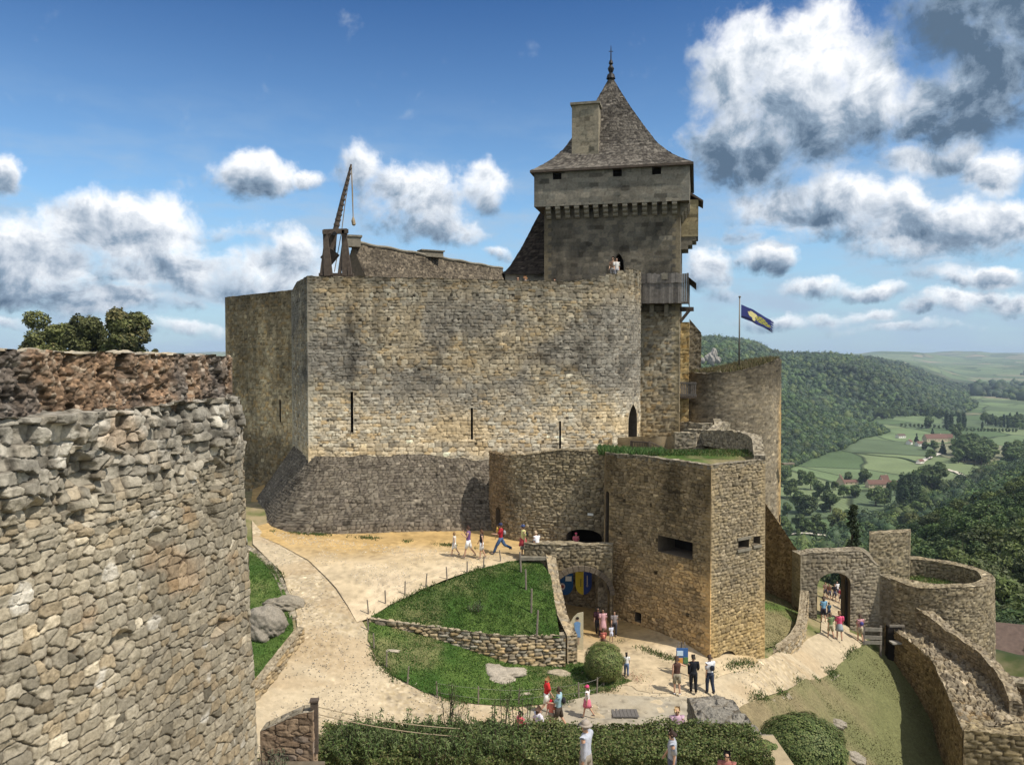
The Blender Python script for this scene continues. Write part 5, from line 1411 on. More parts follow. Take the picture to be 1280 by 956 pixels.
p = hit(352, 762, GL); boulder('boulder', (p[0], p[1] + .1, p[2] + .15), .72, 8, 'flatter brown-grey boulder behind the large one on the corner lawn', (.25, .22, .17), sq=(1.35, .8, .6))
p = hit(628, 838, GL); boulder('boulder', (p[0], p[1], p[2] - .22), 1.12, 13, 'broad flat rock in the lower lawn below the retaining wall', (.34, .30, .24), sq=(1.1, .8, .38), rot=.2)
p = hit(697, 841, GL); boulder('boulder', (p[0], p[1], p[2] - .12), .6, 17, 'small flat rock at the foot of the retaining wall corner', (.34, .29, .21), sq=(1.2, .6, .42))
p = hit(656, 868, GL); boulder('boulder', (p[0], p[1], p[2] - .1), .38, 19, 'little pale rock in the grass near the fence wire', (.38, .33, .25), sq=(1.2, .7, .4))
p = hit(484, 811, GL); boulder('boulder', (p[0], p[1], p[2] - .1), .42, 23, 'thin pale stone lying in the lower lawn near its tip', (.40, .35, .27), sq=(1.4, .6, .3))
for k, (a_, b_, s_, lb) in enumerate([(1068, 948, .32, 'grey rubble rock right of the round bush'), (1045, 905, .25, 'dark rock ledge breaking out of the dry slope')]):
    p = hit(a_, b_, GL); boulder('boulder', (p[0], p[1], p[2]), s_ * 1.6, 31 + k, lb, (.28, .25, .2), sq=(1.2, .8, .6))
p = hit(781, 893, GL); b = MB()
for k in range(7): b.box((p[0] - .48 + k * .16, p[1], p[2] + .085), (.11, .7, .02), .0)
b.box((p[0], p[1], p[2] + .07), (1.1, .75, .02)); o = b.build('drain_grate', M['drain']); tag(o, 'square metal drain grate set in the bedrock path', 'drain cover')
# ================================================================ terrain out to the horizon
FOOT = np.array([(-2500, -600), (-900, 300), (-100, 640), (150, 830), (305, 915), (430, 1090), (570, 1290), (668, 1400), (700, 1560), (801, 1760), (979, 1780), (1180, 2050), (1430, 2500), (1753, 3050), (2600, 4300), (5000, 7000)], float)
def seg_dist(x, y, L):
    d = np.full(x.shape, 9e9); sg = np.ones(x.shape)
    for i in range(len(L) - 1):
        a, b = L[i], L[i + 1]; e = b - a; l2 = e @ e
        t = np.clip(((x - a[0]) * e[0] + (y - a[1]) * e[1]) / l2, 0, 1)
        qx, qy = x - a[0] - t * e[0], y - a[1] - t * e[1]; q = np.hypot(qx, qy)
        s = np.sign(e[0] * (y - a[1]) - e[1] * (x - a[0])); m = q < d; sg = np.where(m, s, sg); d = np.where(m, q, d)
    return d, sg
def hter(x, y):
    x = np.asarray(x, float); y = np.asarray(y, float)
    n = fbm(x * .004, y * .004, 5, 300) - .5; n1 = fbm(x * .02, y * .02, 4, 301) - .5
    flo = -130 + 1.5 * n + 0 * x
    far = np.hypot(x, y)
    flo = flo + ss(4200, 7500, far) * (74 + 120 * (fbm(x * .0009, y * .0005, 4, 302) - .5)) 
    flo = flo + ss(5200, 7600, far) * 85 * ss(.42, .62, fbm(x * .0011 + 3, y * .00035, 3, 303)) + ss(9000, 14000, far) * 40
    d, s = seg_dist(x, y, FOOT)
    r = x / np.maximum(y, 50)
    plat = np.interp(r, [.05, .15, .23, .26, .30, .33, .36, .41, .46, .51, .56, .62], [-75, -40, 50, 52, 42, 8, 9, 9, 0, -28, -85, -126])
    dd = d * s + 60 * n
    rid = -130 + (plat + 130) * (ss(-5, 330, dd) * .85 + .15 * ss(250, 700, dd)) + (n1 * 22 + n * 30) * ss(30, 200, dd) * ss(900, 100, dd)
    h = np.where(dd > -5, rid, flo)
    h = np.maximum(h, flo)
    # wooded hill on the right
    t = np.clip(((x - 140) * 340 + (y - 170) * 370) / (340 ** 2 + 370 ** 2), -.1, 1.6); q = np.hypot(x - 140 - 340 * t, y - 170 - 370 * t)
    hr = -130 + (72 + 8 * t) * ss(190 + 40 * n, 20, q) + 6 * n1
    h = np.maximum(h, np.where(q < 230, hr, -999))
    # castle hill
    rr = np.hypot((x - 4) / 1.0, (y - 36)); an = np.arctan2(y - 36, x - 4)
    k = .50 - .05 * np.exp(-((an - .75) / .8) ** 2)
    hc = -15 - np.maximum(0, rr - 27) * k + 3 * n1
    hc2 = np.where(y < 30, np.maximum(hc, -15 - np.maximum(0, rr - 27) * .12), hc)
    h = np.maximum(h, hc2)
    ql = np.hypot((x + 62) / 1.3, y - 95); h = np.maximum(h, np.where(ql < 160, -9 - 110 * ss(38, 155, ql) + 3 * n1, -999))
    return h
def wcastle(x, y):
    e = np.hypot((x - 9) / 32., (y - 47) / 33.); return ss(1.12, .92, e)
def hground(x, y):
    x = np.asarray(x, float); y = np.asarray(y, float)
    h = hter(x, y); w = wcastle(x, y); m = w > 0
    if m.any():
        g = np.clip(GL(x[m], y[m]), -30, -9.6) - .07
        # outside the walls on the right and beyond the gate it falls away
        h = h.copy(); h[m] = h[m] * (1 - w[m]) + g * w[m]
    return h
def geo(c, step, grow, lim):
    a = [0.]; s = step
    while a[-1] < lim: a.append(a[-1] + s); s *= grow if a[-1] > 22 else 1
    a = np.array(a); return np.concatenate([c - a[:0:-1], c + a])
gxs = geo(8, .8, 1.030, 30000); gys = geo(40, .8, 1.030, 30000)
GX, GY = np.meshgrid(gxs, gys, indexing='ij')
GZ = hground(GX, GY)
dft, sft = seg_dist(GX, GY, FOOT)
fo_ = ss(-6, 6, dft * sft + 60 * (fbm(GX * .004, GY * .004, 5, 300) - .5)) * ss(4500, 3600, GY)
t_ = np.clip(((GX - 140) * 340 + (GY - 170) * 370) / (340 ** 2 + 370 ** 2), -.1, 1.6); q_ = np.hypot(GX - 140 - 340 * t_, GY - 170 - 370 * t_)
fo_ = np.maximum(fo_, ss(215, 190, q_)); rr_ = np.hypot(GX - 4, GY - 36); fo_ = np.maximum(fo_, ss(40, 60, rr_) * ss(300, 260, rr_))
cz_ = np.zeros(GX.shape + (3,)); cz_[..., 0] = fo_; cz_[..., 1] = wcastle(GX, GY)
def terrain_mat():
    m, nt, b = newmat('terrain'); lk = nt.links.new
    a = N(nt, 'ShaderNodeAttribute', attribute_name='Col'); sp_ = N(nt, 'ShaderNodeSeparateColor'); lk(a.outputs['Color'], sp_.inputs[0])
    tc = N(nt, 'ShaderNodeTexCoord'); mp = N(nt, 'ShaderNodeMapping'); mp.inputs['Rotation'].default_value = (0, 0, .5); mp.inputs['Scale'].default_value = (.0075, .0042, 0)
    lk(tc.outputs['Object'], mp.inputs[0])
    nz = N(nt, 'ShaderNodeTexNoise'); nz.inputs['Scale'].default_value = .9; nz.inputs['Detail'].default_value = 2; lk(mp.outputs[0], nz.inputs['Vector'])
    ad = N(nt, 'ShaderNodeVectorMath', operation='MULTIPLY_ADD'); lk(nz.outputs['Color'], ad.inputs[0]); ad.inputs[1].default_value = (.5, .5, 0); lk(mp.outputs[0], ad.inputs[2])
    vo = N(nt, 'ShaderNodeTexVoronoi'); vo.inputs['Scale'].default_value = 1; vo.inputs['Randomness'].default_value = .85; lk(ad.outputs[0], vo.inputs['Vector'])
    sc = N(nt, 'ShaderNodeSeparateColor'); lk(vo.outputs['Color'], sc.inputs[0])
    cr = N(nt, 'ShaderNodeValToRGB'); cr.color_ramp.interpolation = 'CONSTANT'; lk(sc.outputs[0], cr.inputs[0])
    cols = [(0, (.115, .155, .075)), (.2, (.085, .115, .06)), (.4, (.14, .175, .085)), (.58, (.165, .165, .10)), (.70, (.075, .11, .05)), (.86, (.24, .205, .135)), (.92, (.125, .17, .08))]
    el_ = cr.color_ramp.elements; el_[0].position = 0; el_[0].color = (*cols[0][1], 1); el_[1].position = cols[-1][0]; el_[1].color = (*cols[-1][1], 1)
    for p_, c_ in cols[1:-1]: e = el_.new(p_); e.color = (*c_, 1)
    n2 = N(nt, 'ShaderNodeTexNoise'); n2.inputs['Scale'].default_value = .02; n2.inputs['Detail'].default_value = 8; lk(tc.outputs['Object'], n2.inputs['Vector'])
    mr = N(nt, 'ShaderNodeMapRange'); mr.inputs['To Min'].default_value = .7; mr.inputs['To Max'].default_value = 1.65; lk(n2.outputs['Fac'], mr.inputs['Value'])
    sl_ = N(nt, 'ShaderNodeVectorMath', operation='SCALE'); lk(cr.outputs[0], sl_.inputs[0]); lk(mr.outputs[0], sl_.inputs['Scale'])
    ve = N(nt, 'ShaderNodeTexVoronoi', feature='DISTANCE_TO_EDGE'); ve.inputs['Scale'].default_value = 1; ve.inputs['Randomness'].default_value = .85; lk(ad.outputs[0], ve.inputs['Vector'])
    me_ = N(nt, 'ShaderNodeMapRange'); me_.inputs['From Min'].default_value = .008; me_.inputs['From Max'].default_value = .022; me_.inputs['To Min'].default_value = .38; lk(ve.outputs['Distance'], me_.inputs['Value'])
    s3 = N(nt, 'ShaderNodeVectorMath', operation='SCALE'); lk(sl_.outputs[0], s3.inputs[0]); lk(me_.outputs[0], s3.inputs['Scale'])
    wv_ = N(nt, 'ShaderNodeTexWave'); wv_.inputs['Scale'].default_value = .06; wv_.inputs['Distortion'].default_value = 3; lk(tc.outputs['Object'], wv_.inputs['Vector'])
    mw_ = N(nt, 'ShaderNodeMapRange'); mw_.inputs['To Min'].default_value = .88; mw_.inputs['To Max'].default_value = 1.1; lk(wv_.outputs['Fac'], mw_.inputs['Value'])
    sl_ = N(nt, 'ShaderNodeVectorMath', operation='SCALE'); lk(s3.outputs[0], sl_.inputs[0]); lk(mw_.outputs[0], sl_.inputs['Scale'])
    m1 = N(nt, 'ShaderNodeMix', data_type='RGBA'); lk(sp_.outputs[0], m1.inputs[0]); lk(sl_.outputs[0], m1.inputs[6]); m1.inputs[7].default_value = (.028, .045, .016, 1)
    n3 = N(nt, 'ShaderNodeTexNoise'); n3.inputs['Scale'].default_value = .5; n3.inputs['Detail'].default_value = 8; lk(tc.outputs['Object'], n3.inputs['Vector'])
    c3 = N(nt, 'ShaderNodeValToRGB'); lk(n3.outputs['Fac'], c3.inputs[0]); c3.color_ramp.elements[0].position = .4; c3.color_ramp.elements[0].color = (.10, .12, .04, 1); c3.color_ramp.elements[1].position = .6; c3.color_ramp.elements[1].color = (.30, .24, .14, 1)
    m2 = N(nt, 'ShaderNodeMix', data_type='RGBA'); lk(sp_.outputs[1], m2.inputs[0]); lk(m1.outputs[2], m2.inputs[6]); lk(c3.outputs[0], m2.inputs[7])
    lk(m2.outputs[2], b.inputs['Base Color']); b.inputs['Roughness'].default_value = .95; b.inputs['Specular IOR Level'].default_value = .1
    return m
M['terrain'] = terrain_mat()
g_ = mkobj('ground', np.stack([GX, GY, GZ], -1).reshape(-1, 3), quadgrid(len(gxs), len(gys)), M['terrain'], col=cz_.reshape(-1, 3), smooth=True)
g_['kind'] = 'structure'

# ---------------------------------------------------------------- haze
hz_m = bpy.data.materials.new('haze'); hz_m.use_nodes = True; nth = hz_m.node_tree
for n in list(nth.nodes):
    if n.type == 'BSDF_PRINCIPLED': nth.nodes.remove(n)
pv = N(nth, 'ShaderNodeVolumePrincipled'); pv.inputs['Color'].default_value = (.62, .78, 1, 1); pv.inputs['Density'].default_value = 6.5e-5; pv.inputs['Anisotropy'].default_value = .0
nth.links.new(pv.outputs[0], nth.nodes['Material Output'].inputs['Volume'])
b = MB(); b.box((0, 0, (-140 + 66) / 2), (62000, 62000, 206)); hz = b.build('haze', hz_m); hz['kind'] = 'stuff'; tag(hz, 'thin blue summer haze filling the air over the valley', 'haze')

# ================================================================ foliage
def ico(sub):
    bm = bmesh.new(); bmesh.ops.create_icosphere(bm, subdivisions=sub, radius=1)
    V = np.array([v.co[:] for v in bm.verts]); F_ = np.array([[v.index for v in f.verts] for f in bm.faces]); bm.free(); return V, F_
def far_wood(name, pts, size, seed, sub=1, cols=None, label=None, cards=0, csize=1.5):
    """a wood that reads as one mass: many crowns in one mesh"""
    r = np.random.RandomState(seed); V0, F0 = ico(sub); n = len(pts); nv = len(V0)
    s = size * r.uniform(.5, 1.0, n) * np.where(r.rand(n) < .22, 1.7, 1.); sz = s * r.uniform(.8, 1.35, n)
    s0_ = .86 if cards else 1.
    V = s0_ * V0[None] * (1 + .28 * (r.rand(n, nv, 1) - .5) * 2) * np.stack([s, s, sz], -1)[:, None, :]
    V = V + np.column_stack([pts, ])[:, None, :] + np.array([0, 0, 1])[None, None, :] * (sz * .55)[:, None, None]
    cols = np.array(cols or [(.042, .075, .022), (.058, .098, .027), (.028, .052, .018), (.085, .115, .03), (.042, .07, .03)])
    c = cols[r.randint(0, len(cols), n)] * r.uniform(.7, 1.3, n)[:, None]
    big = fbm(pts[:, 0] * .006, pts[:, 1] * .006, 4, 77)
    c = c * (.35 + 1.1 * big)[:, None]
    C = np.repeat(c[:, None, :], nv, 1) * r.uniform(.75, 1.25, (n, nv, 1))
    F_ = (F0[None] + (np.arange(n) * nv)[:, None, None]).reshape(-1, 3)
    VV = V.reshape(-1, 3); CC = C.reshape(-1, 3); FF = [F_]
    if cards:
        d = r.normal(size=(n * cards, 3)); d[:, 2] = np.abs(d[:, 2]) * .9 - .15; d /= np.linalg.norm(d, axis=1)[:, None]
        ti = np.repeat(np.arange(n), cards); lob = .85 + .45 * fbm(d[:, 0] * 2 + ti * 1.37, d[:, 1] * 2 + d[:, 2] * 2, 2, seed)
        q = pts[ti] + np.array([0, 0, .55]) * sz[ti][:, None] + d * np.stack([s[ti], s[ti], sz[ti]], -1) * lob[:, None]
        nn_ = d + r.normal(size=d.shape) * .5; nn_ /= np.linalg.norm(nn_, axis=1)[:, None]
        t = np.cross(nn_, r.normal(size=d.shape)); t /= np.linalg.norm(t, axis=1)[:, None]; b_ = np.cross(nn_, t); cs = (csize * r.uniform(.5, 1.2, n * cards))[:, None]
        T = np.stack([q - t * cs * .5, q + t * cs * .5, q + b_ * cs * .7], 1).reshape(-1, 3)
        FF.append(np.arange(len(T)).reshape(-1, 3) + len(VV)); VV = np.concatenate([VV, T]); CC = np.concatenate([CC * .8, np.repeat(c[ti] * r.uniform(.7, 1.45, (n * cards, 1)), 3, 0)])
    o = mkobj(name, VV, np.concatenate(FF), M['leaf0'], col=CC); o['kind'] = 'stuff'
    if label: tag(o, label, 'wood')
    return o
M['leaf0'] = leafmat('far_leaves', trans=0, scale=.4)
r = np.random.RandomState(11)
# ridge wood: candidates in view, thinned with distance
rat = r.uniform(.20, .66, 90000); Dp = 700 * (3600 / 700.) ** r.rand(90000)
cx, cy = rat * Dp, Dp
d_, s_ = seg_dist(cx, cy, FOOT); dd_ = d_ * s_ + 60 * (fbm(cx * .004, cy * .004, 5, 300) - .5)
k_ = (dd_ > -2) & (dd_ < 900); cx, cy, dd_ = cx[k_], cy[k_], dd_[k_]
cz = hter(cx, cy)
P_ = np.column_stack([cx, cy, cz]); dk = np.hypot(cx, cy)
near = dk < 1700
# poisson-like thinning on a grid
def thin(P, cell):
    k = np.floor(P[:, 0] / cell) * 100003 + np.floor(P[:, 1] / cell); _, i = np.unique(k, return_index=True); return P[i]
far_wood('ridge_wood', thin(P_[near], 5.6), 4.3, 1, 1, cards=34, csize=2.1, label='dense green wood covering the near valley ridge beyond the round tower')
far_wood('distant_wood', thin(P_[~near], 9.), 6.8, 2, 1, cards=14, csize=4.0, label='bluish wood on the far end of the valley ridge')
# scattered belts of trees far away
rat = r.uniform(.3, .72, 16000); Dp = r.uniform(2300, 9500, 16000); cx, cy = rat * Dp, Dp
m_b = fbm(cx * .0022, cy * .0013, 3, 400) > .53; cx, cy = cx[m_b], cy[m_b]; d_, s_ = seg_dist(cx, cy, FOOT); k_ = d_ * s_ < 0; cx, cy = cx[k_], cy[k_]
far_wood('tree_belts', np.column_stack([cx, cy, hter(cx, cy)]), 13, 3, 1, label='dark belts of trees crossing the distant plain')

# crowns of leaf clumps
def crown_mesh(name, H, R, seed, nleaf, leaf, base=.25, cols=None, shape='round', lobes=16, mat='leaf'):
    r = np.random.RandomState(seed); V = []; 
    cols = np.array(cols or [(.05, .085, .022), (.065, .105, .028), (.04, .07, .02), (.085, .12, .035)])
    z0 = H * base
    L_ = []
    if shape == 'round':
        for k in range(lobes):
            a = r.rand() * 6.28; q = r.rand() ** .5; hz_ = r.uniform(.0, 1); rad = R * (1 - .75 * max(0, hz_ - .45) ** 1.2) * q * .72
            L_.append((rad * math.cos(a), rad * math.sin(a), z0 + (H - z0) * (.12 + .72 * hz_), R * r.uniform(.26, .46)))
    elif shape == 'column':
        for k in range(lobes): hz_ = (k + .5) / lobes; L_.append((r.uniform(-.25, .25) * R, r.uniform(-.25, .25) * R, z0 + (H - z0) * hz_ * .95, R * (.55 + .5 * math.sin(math.pi * min(1, hz_ * .9 + .12)))))
    else:  # conifer: tiers
        for k in range(lobes):
            hz_ = (k / lobes); rad = R * (1 - hz_) ** .9
            for q in range(max(3, int(9 * (1 - hz_)))):
                a = r.rand() * 6.28; L_.append((rad * .62 * math.cos(a), rad * .62 * math.sin(a), z0 + (H - z0) * hz_ * .97, max(.16 * R, rad * .38)))
    L_ = np.array(L_)
    w = L_[:, 3] ** 2; pick = r.choice(len(L_), nleaf, p=w / w.sum())
    d = r.normal(size=(nleaf, 3)); d /= np.linalg.norm(d, axis=1)[:, None]
    # clumpy shells
    cl = fbm(d[:, 0] * 2.2 + pick * 1.7, d[:, 1] * 2.2 + d[:, 2] * 1.9, 3, seed)
    rr = L_[pick, 3] * (.62 + .55 * cl + .12 * r.randn(nleaf))
    if shape == 'column': d = d * np.array([1, 1, 1.7])
    c = L_[pick, :3] + d * rr[:, None] * np.array([1, 1, .85])
    c[:, 2] = np.maximum(c[:, 2], z0 * .75)
    n = d * .7 + r.normal(size=(nleaf, 3)) * .6 + np.array([0, 0, .35]); n /= np.linalg.norm(n, axis=1)[:, None]
    t = np.cross(n, r.normal(size=(nleaf, 3))); t /= np.linalg.norm(t, axis=1)[:, None]; b_ = np.cross(n, t)
    s = leaf * r.uniform(.6, 1.4, nleaf)[:, None]
    Q = np.stack([c - t * s * .5 , c + b_ * s * .32, c + t * s * .5 + n * s * .12, c - b_ * s * .32], 1)
    k = cols[np.minimum((h2(pick, pick * 0 + seed, 5) * .6 + r.rand(nleaf) * .4) * len(cols), len(cols) - 1).astype(int)] * r.uniform(.75, 1.25, nleaf)[:, None]
    me_o = mkobj(name, Q.reshape(-1, 3), np.arange(nleaf * 4).reshape(-1, 4), M[mat], col=np.repeat(k, 4, 0))
    return me_o
def trunk_mesh(name, H, R, seed, base=.3, limbs=6, rad=None):
    r = random.Random(seed); b = MB(); rad = rad or H * .022
    b.tube([(0, 0, -.6), (0, 0, .3), (r.uniform(-.1, .1) * R * .3, 0, H * base), (r.uniform(-.1, .1) * R * .4, r.uniform(-.1, .1) * R, H * .62), (0, 0, H * .9)], [rad * 1.5, rad * 1.1, rad * .85, rad * .5, rad * .12], 8)
    for k in range(limbs):
        a = 6.28 * k / limbs + r.uniform(-.4, .4); z = H * (base * .8 + .35 * k / limbs); 
        b.tube([(0, 0, z), (math.cos(a) * R * .35, math.sin(a) * R * .35, z + H * .1), (math.cos(a) * R * .7, math.sin(a) * R * .7, z + H * .2)], [rad * .45, rad * .3, rad * .08], 5)
    return b.build(name, M['bark'], smooth=True)
def tree(name, loc, H, R, seed, nleaf, leaf, label, cat='tree', group=None, **kw):
    t = empty(name, loc, random.Random(seed).uniform(0, 6.28), label, cat, group)
    base = kw.get('base', .25)
    tr = trunk_mesh('trunk', H, R, seed, base=max(.15, base), limbs=kw.pop('limbs', 6)); tr.parent = t
    cr = crown_mesh('crown', H, R, seed, nleaf, leaf, **kw); cr.parent = t
    return t
def copy_tree(src, loc, rz, scale, label=None, group=None):
    c = src.copy(); COL.objects.link(c); c.location = loc; c.rotation_euler = (0, 0, rz); c.scale = scale
    if label: c['label'] = label
    if group: c['group'] = group
    for ch in src.children:
        d = ch.copy(); COL.objects.link(d); d.parent = c
    return c

# trees above the near wall, on the left
for (px_, D_, top, w_, lb, sd_) in ((62, 112, 386, 50, 'leftmost broad dark tree rising behind the rough near wall', 3), (108, 108, 388, 42, 'middle rounded tree behind the rough near wall', 5), (158, 105, 382, 46, 'right-hand dark tree with a gap beside it, behind the rough near wall', 8), (196, 118, 426, 14, 'tiny treetop just showing over the rough near wall', 9)):
    p = pt(px_, top, D_); H_ = 14; R_ = w_ / 1000 * D_ * .62 * 1.1
    tree('broadleaf_tree', (p[0], p[1], p[2] - H_), H_, R_, sd_, 15000, .42, lb, base=.35, cols=[(.12, .14, .045), (.16, .17, .06), (.09, .10, .04), (.19, .17, .07)], lobes=24)

# wooded slope on the right: individual trees from a few kinds
protos = [tree('broadleaf_tree', (0, 0, 0), 13, 5.6, 20 + k, 7000, .75, 'green broadleaf tree crowded among others on the wooded slope', group='trees of the wooded slope', base=.12, lobes=20,
               cols=[[(.06, .10, .03), (.08, .125, .035), (.045, .08, .022), (.10, .14, .045)], [(.045, .08, .03), (.06, .10, .035), (.035, .062, .022), (.075, .11, .045)], [(.085, .115, .03), (.11, .135, .04), (.06, .085, .022), (.12, .14, .06)], [(.05, .085, .025), (.07, .10, .03), (.04, .07, .02), (.09, .12, .05)]][k]) for k in range(4)]
r = np.random.RandomState(5); pts_ = []
cand = []
for _ in range(42000):
    D = 75 * (1000 / 75.) ** r.rand(); px_ = r.uniform(990, 1330); x = (px_ - 640) / 1000 * D
    cand.append((x, D))
cand = np.array(cand); hz_ = hter(cand[:, 0], cand[:, 1])
t_ = np.clip(((cand[:, 0] - 140) * 340 + (cand[:, 1] - 170) * 370) / (340 ** 2 + 370 ** 2), -.1, 1.6); q_ = np.hypot(cand[:, 0] - 140 - 340 * t_, cand[:, 1] - 170 - 370 * t_)
okk = ((q_ < 205) | (np.hypot(cand[:, 0] - 4, cand[:, 1] - 36) < 150)) & (np.hypot(cand[:, 0] - 4, cand[:, 1] - 36) > 62)
cand, hz_ = cand[okk], hz_[okk]; kept = []
for (x, y), z in zip(cand, hz_):
    s = 1. if y > 130 else .62
    pyy = 447 - (z + 12 * s) / y * 1000
    if pyy > 870 or z < -127: continue
    if y < 130 and x / y < .50: continue
    # keep the roofs of the village clear
    if 60 < y < 100 and 38 < x < 62: continue
    if all((x - a) ** 2 + (y - b_) ** 2 > (7.2 * s) ** 2 for a, b_, _ in kept): kept.append((x, y, z))
    if len(kept) >= 600: break
kept.sort(key=lambda a: a[1]); kept = kept[:295]
first = [True] * 4
for i, (x, y, z) in enumerate(kept):
    k = int(vn(np.array(x * .03), np.array(y * .03), 9) * 5.2 + r.rand() * 1.2) % 4; s = (1. if y > 130 else .6) * r.uniform(.75, 1.25)
    if first[k]:
        first[k] = False; protos[k].location = (x, y, z - .5); protos[k].scale = (s, s, s); continue
    copy_tree(protos[k], (x, y, z - .5), r.uniform(0, 6.28), (s * r.uniform(.85, 1.2), s * r.uniform(.85, 1.2), s))
rest = cand[(cand[:, 1] > 330)]; 
rest = np.column_stack([rest, hter(rest[:, 0], rest[:, 1])]); rest = thin(rest, 7.)
far_wood('slope_wood', rest, 4.6, 6, 1, cards=150, csize=1.5, label='close wood carrying the slope on behind its nearer trees')

for k, (px_, py_, D_, s_) in enumerate([(1243, 752, 92, .5), (1256, 758, 96, .55), (1270, 752, 98, .6), (1284, 756, 95, .6), (1248, 772, 84, .3), (1262, 770, 88, .3), (1242, 800, 74, .22), (1250, 832, 64, .2), (1262, 838, 62, .18), (1246, 815, 70, .22), (1290, 770, 90, .4), (1300, 800, 70, .4)]):
    q = pt(px_, py_, D_); copy_tree(protos[k % 4], (q[0], D_, q[2] - 13 * s_), k * 1.3, (s_ * 1.2, s_ * 1.2, s_), label='small dark tree between the village roofs and the barbican', group='small trees by the village roofs')
# valley floor
vt = [tree('valley_tree', (0, 0, -400), 15, 6, 40 + k, 2200, 1.5, 'round valley tree standing in the meadows', group='trees of the valley floor', base=.1, lobes=14,
           cols=[[(.09, .14, .05), (.12, .165, .06), (.06, .10, .04)], [(.12, .18, .06), (.15, .20, .07), (.09, .14, .045)], [(.15, .17, .05), (.18, .20, .065), (.11, .14, .045)]][k]) for k in range(3)]
pp_ = tree('poplar', (0, 0, -400), 24, 2.9, 50, 2600, 1.2, 'slender dark poplar in the valley', group='poplars of the valley', base=.05, shape='column', lobes=12, cols=[(.045, .08, .032), (.06, .10, .04), (.035, .06, .025)])
cc_ = tree('conifer', (0, 0, -400), 16, 4.2, 51, 2600, 1.2, 'dark pointed conifer beside the far hamlet', group='conifers of the hamlet', base=.04, shape='cone', lobes=10, cols=[(.018, .035, .018), (.028, .045, .02)])
used = {}
def valley(px_, by, hp, kind):
    D = 129.5 / (by - 447) * 1000; x = (px_ - 640) / 1000 * D; z = float(hter(x, D)); H = hp / 1000 * D
    src = {'a': vt[0], 'b': vt[1], 'y': vt[2], 'p': pp_, 'c': cc_}[kind]; H0 = {'p': 24, 'c': 16}.get(kind, 15.)
    s = H / H0; w = s * r.uniform(.9, 1.25) if kind in 'aby' else s
    if kind in 'aby': w = max(w, .9 * s)
    if kind not in used: used[kind] = 1; src.location = (x, D, z - .3); src.scale = (w, w, s)
    else: copy_tree(src, (x, D, z - .3), r.uniform(0, 6.28), (w, w, s))
for a in [(1131, 642, 52, 'p'), (1139, 640, 50, 'p'), (1147, 637, 46, 'p'), (1127, 634, 34, 'p'), (1185, 537, 23, 'p'), (1190, 537, 21, 'p'), (1200, 535, 21, 'p'), (1206, 535, 21, 'p'), (1161, 525, 17, 'p'), (1184, 526, 15, 'p'), (1113, 628, 26, 'p'), (1036, 626, 26, 'p'),
          (1162, 535, 16, 'a'), (1167, 548, 14, 'c'), (1196, 550, 22, 'a'), (1180, 567, 19, 'c'), (1213, 570, 30, 'a'), (1224, 570, 22, 'b'), (1234, 572, 24, 'a'), (1170, 563, 14, 'b'), (1158, 562, 11, 'a'), (1165, 574, 14, 'b'), (1147, 552, 12, 'c'), (1204, 555, 15, 'a'),
          (1083, 605, 20, 'a'), (1062, 603, 14, 'a'), (1057, 622, 18, 'b'), (1071, 622, 17, 'a'), (1097, 632, 26, 'b'), (1106, 629, 20, 'a'), (1153, 613, 30, 'b'), (1167, 619, 38, 'a'), (1179, 600, 24, 'b'), (1120, 620, 20, 'b'), (1046, 612, 12, 'b'), (1136, 612, 22, 'b'), (1160, 606, 26, 'a'),
          (999, 640, 28, 'a'), (1013, 643, 26, 'a'), (990, 622, 26, 'b'), (1027, 624, 24, 'a'), (1015, 612, 24, 'b'), (1004, 606, 20, 'a'), (1040, 640, 28, 'a'), (1048, 664, 30, 'y'), (1022, 664, 24, 'b'), (1001, 664, 24, 'a'), (982, 664, 20, 'b'), (986, 645, 18, 'a'),
          (1066, 660, 24, 'b'), (1104, 658, 18, 'a'), (1112, 668, 24, 'b'), (1090, 668, 18, 'b'), (1082, 646, 10, 'a'), (1098, 644, 7, 'a'), (1122, 656, 12, 'b'), (978, 608, 22, 'a'), (984, 598, 18, 'b'), (1134, 664, 26, 'a'), (1150, 650, 26, 'b'), (1143, 668, 26, 'y'), (1160, 640, 24, 'b')]:
    valley(*a)
for k in range(46): valley(r.uniform(1196, 1290), r.uniform(566, 584), r.uniform(14, 26), 'ab'[k % 2])
for k in range(34): valley(r.uniform(1226, 1292), r.uniform(527, 537), r.uniform(8, 15), 'abp'[k % 3])
for k in range(30): valley(r.uniform(1085, 1180), r.uniform(517, 524), r.uniform(9, 14), 'ab'[k % 2])
for k in range(13): valley(1128 + k * 5.2, 533 + .2 * k + r.uniform(-.5, .5), 4.5, 'a')
for k in range(16): valley(1206 + k * 4.4, 538 + .1 * k, 4.5, 'a')
for k in range(24): valley(976 + k * 7.5 + r.uniform(-2, 2), 668 + r.uniform(-2, 3), r.uniform(8, 20), 'ab'[k % 2])
# the near conifer behind the gate
p = pt(1067, 622, 72); tree('conifer', (p[0], p[1], p[2] - 12.5), 12.5, 1.95, 77, 20000, .22, 'tall dark pointed conifer right behind the arched gateway', base=.05, shape='cone', lobes=22, cols=[(.022, .035, .015), (.035, .05, .02), (.015, .025, .012)], limbs=0)

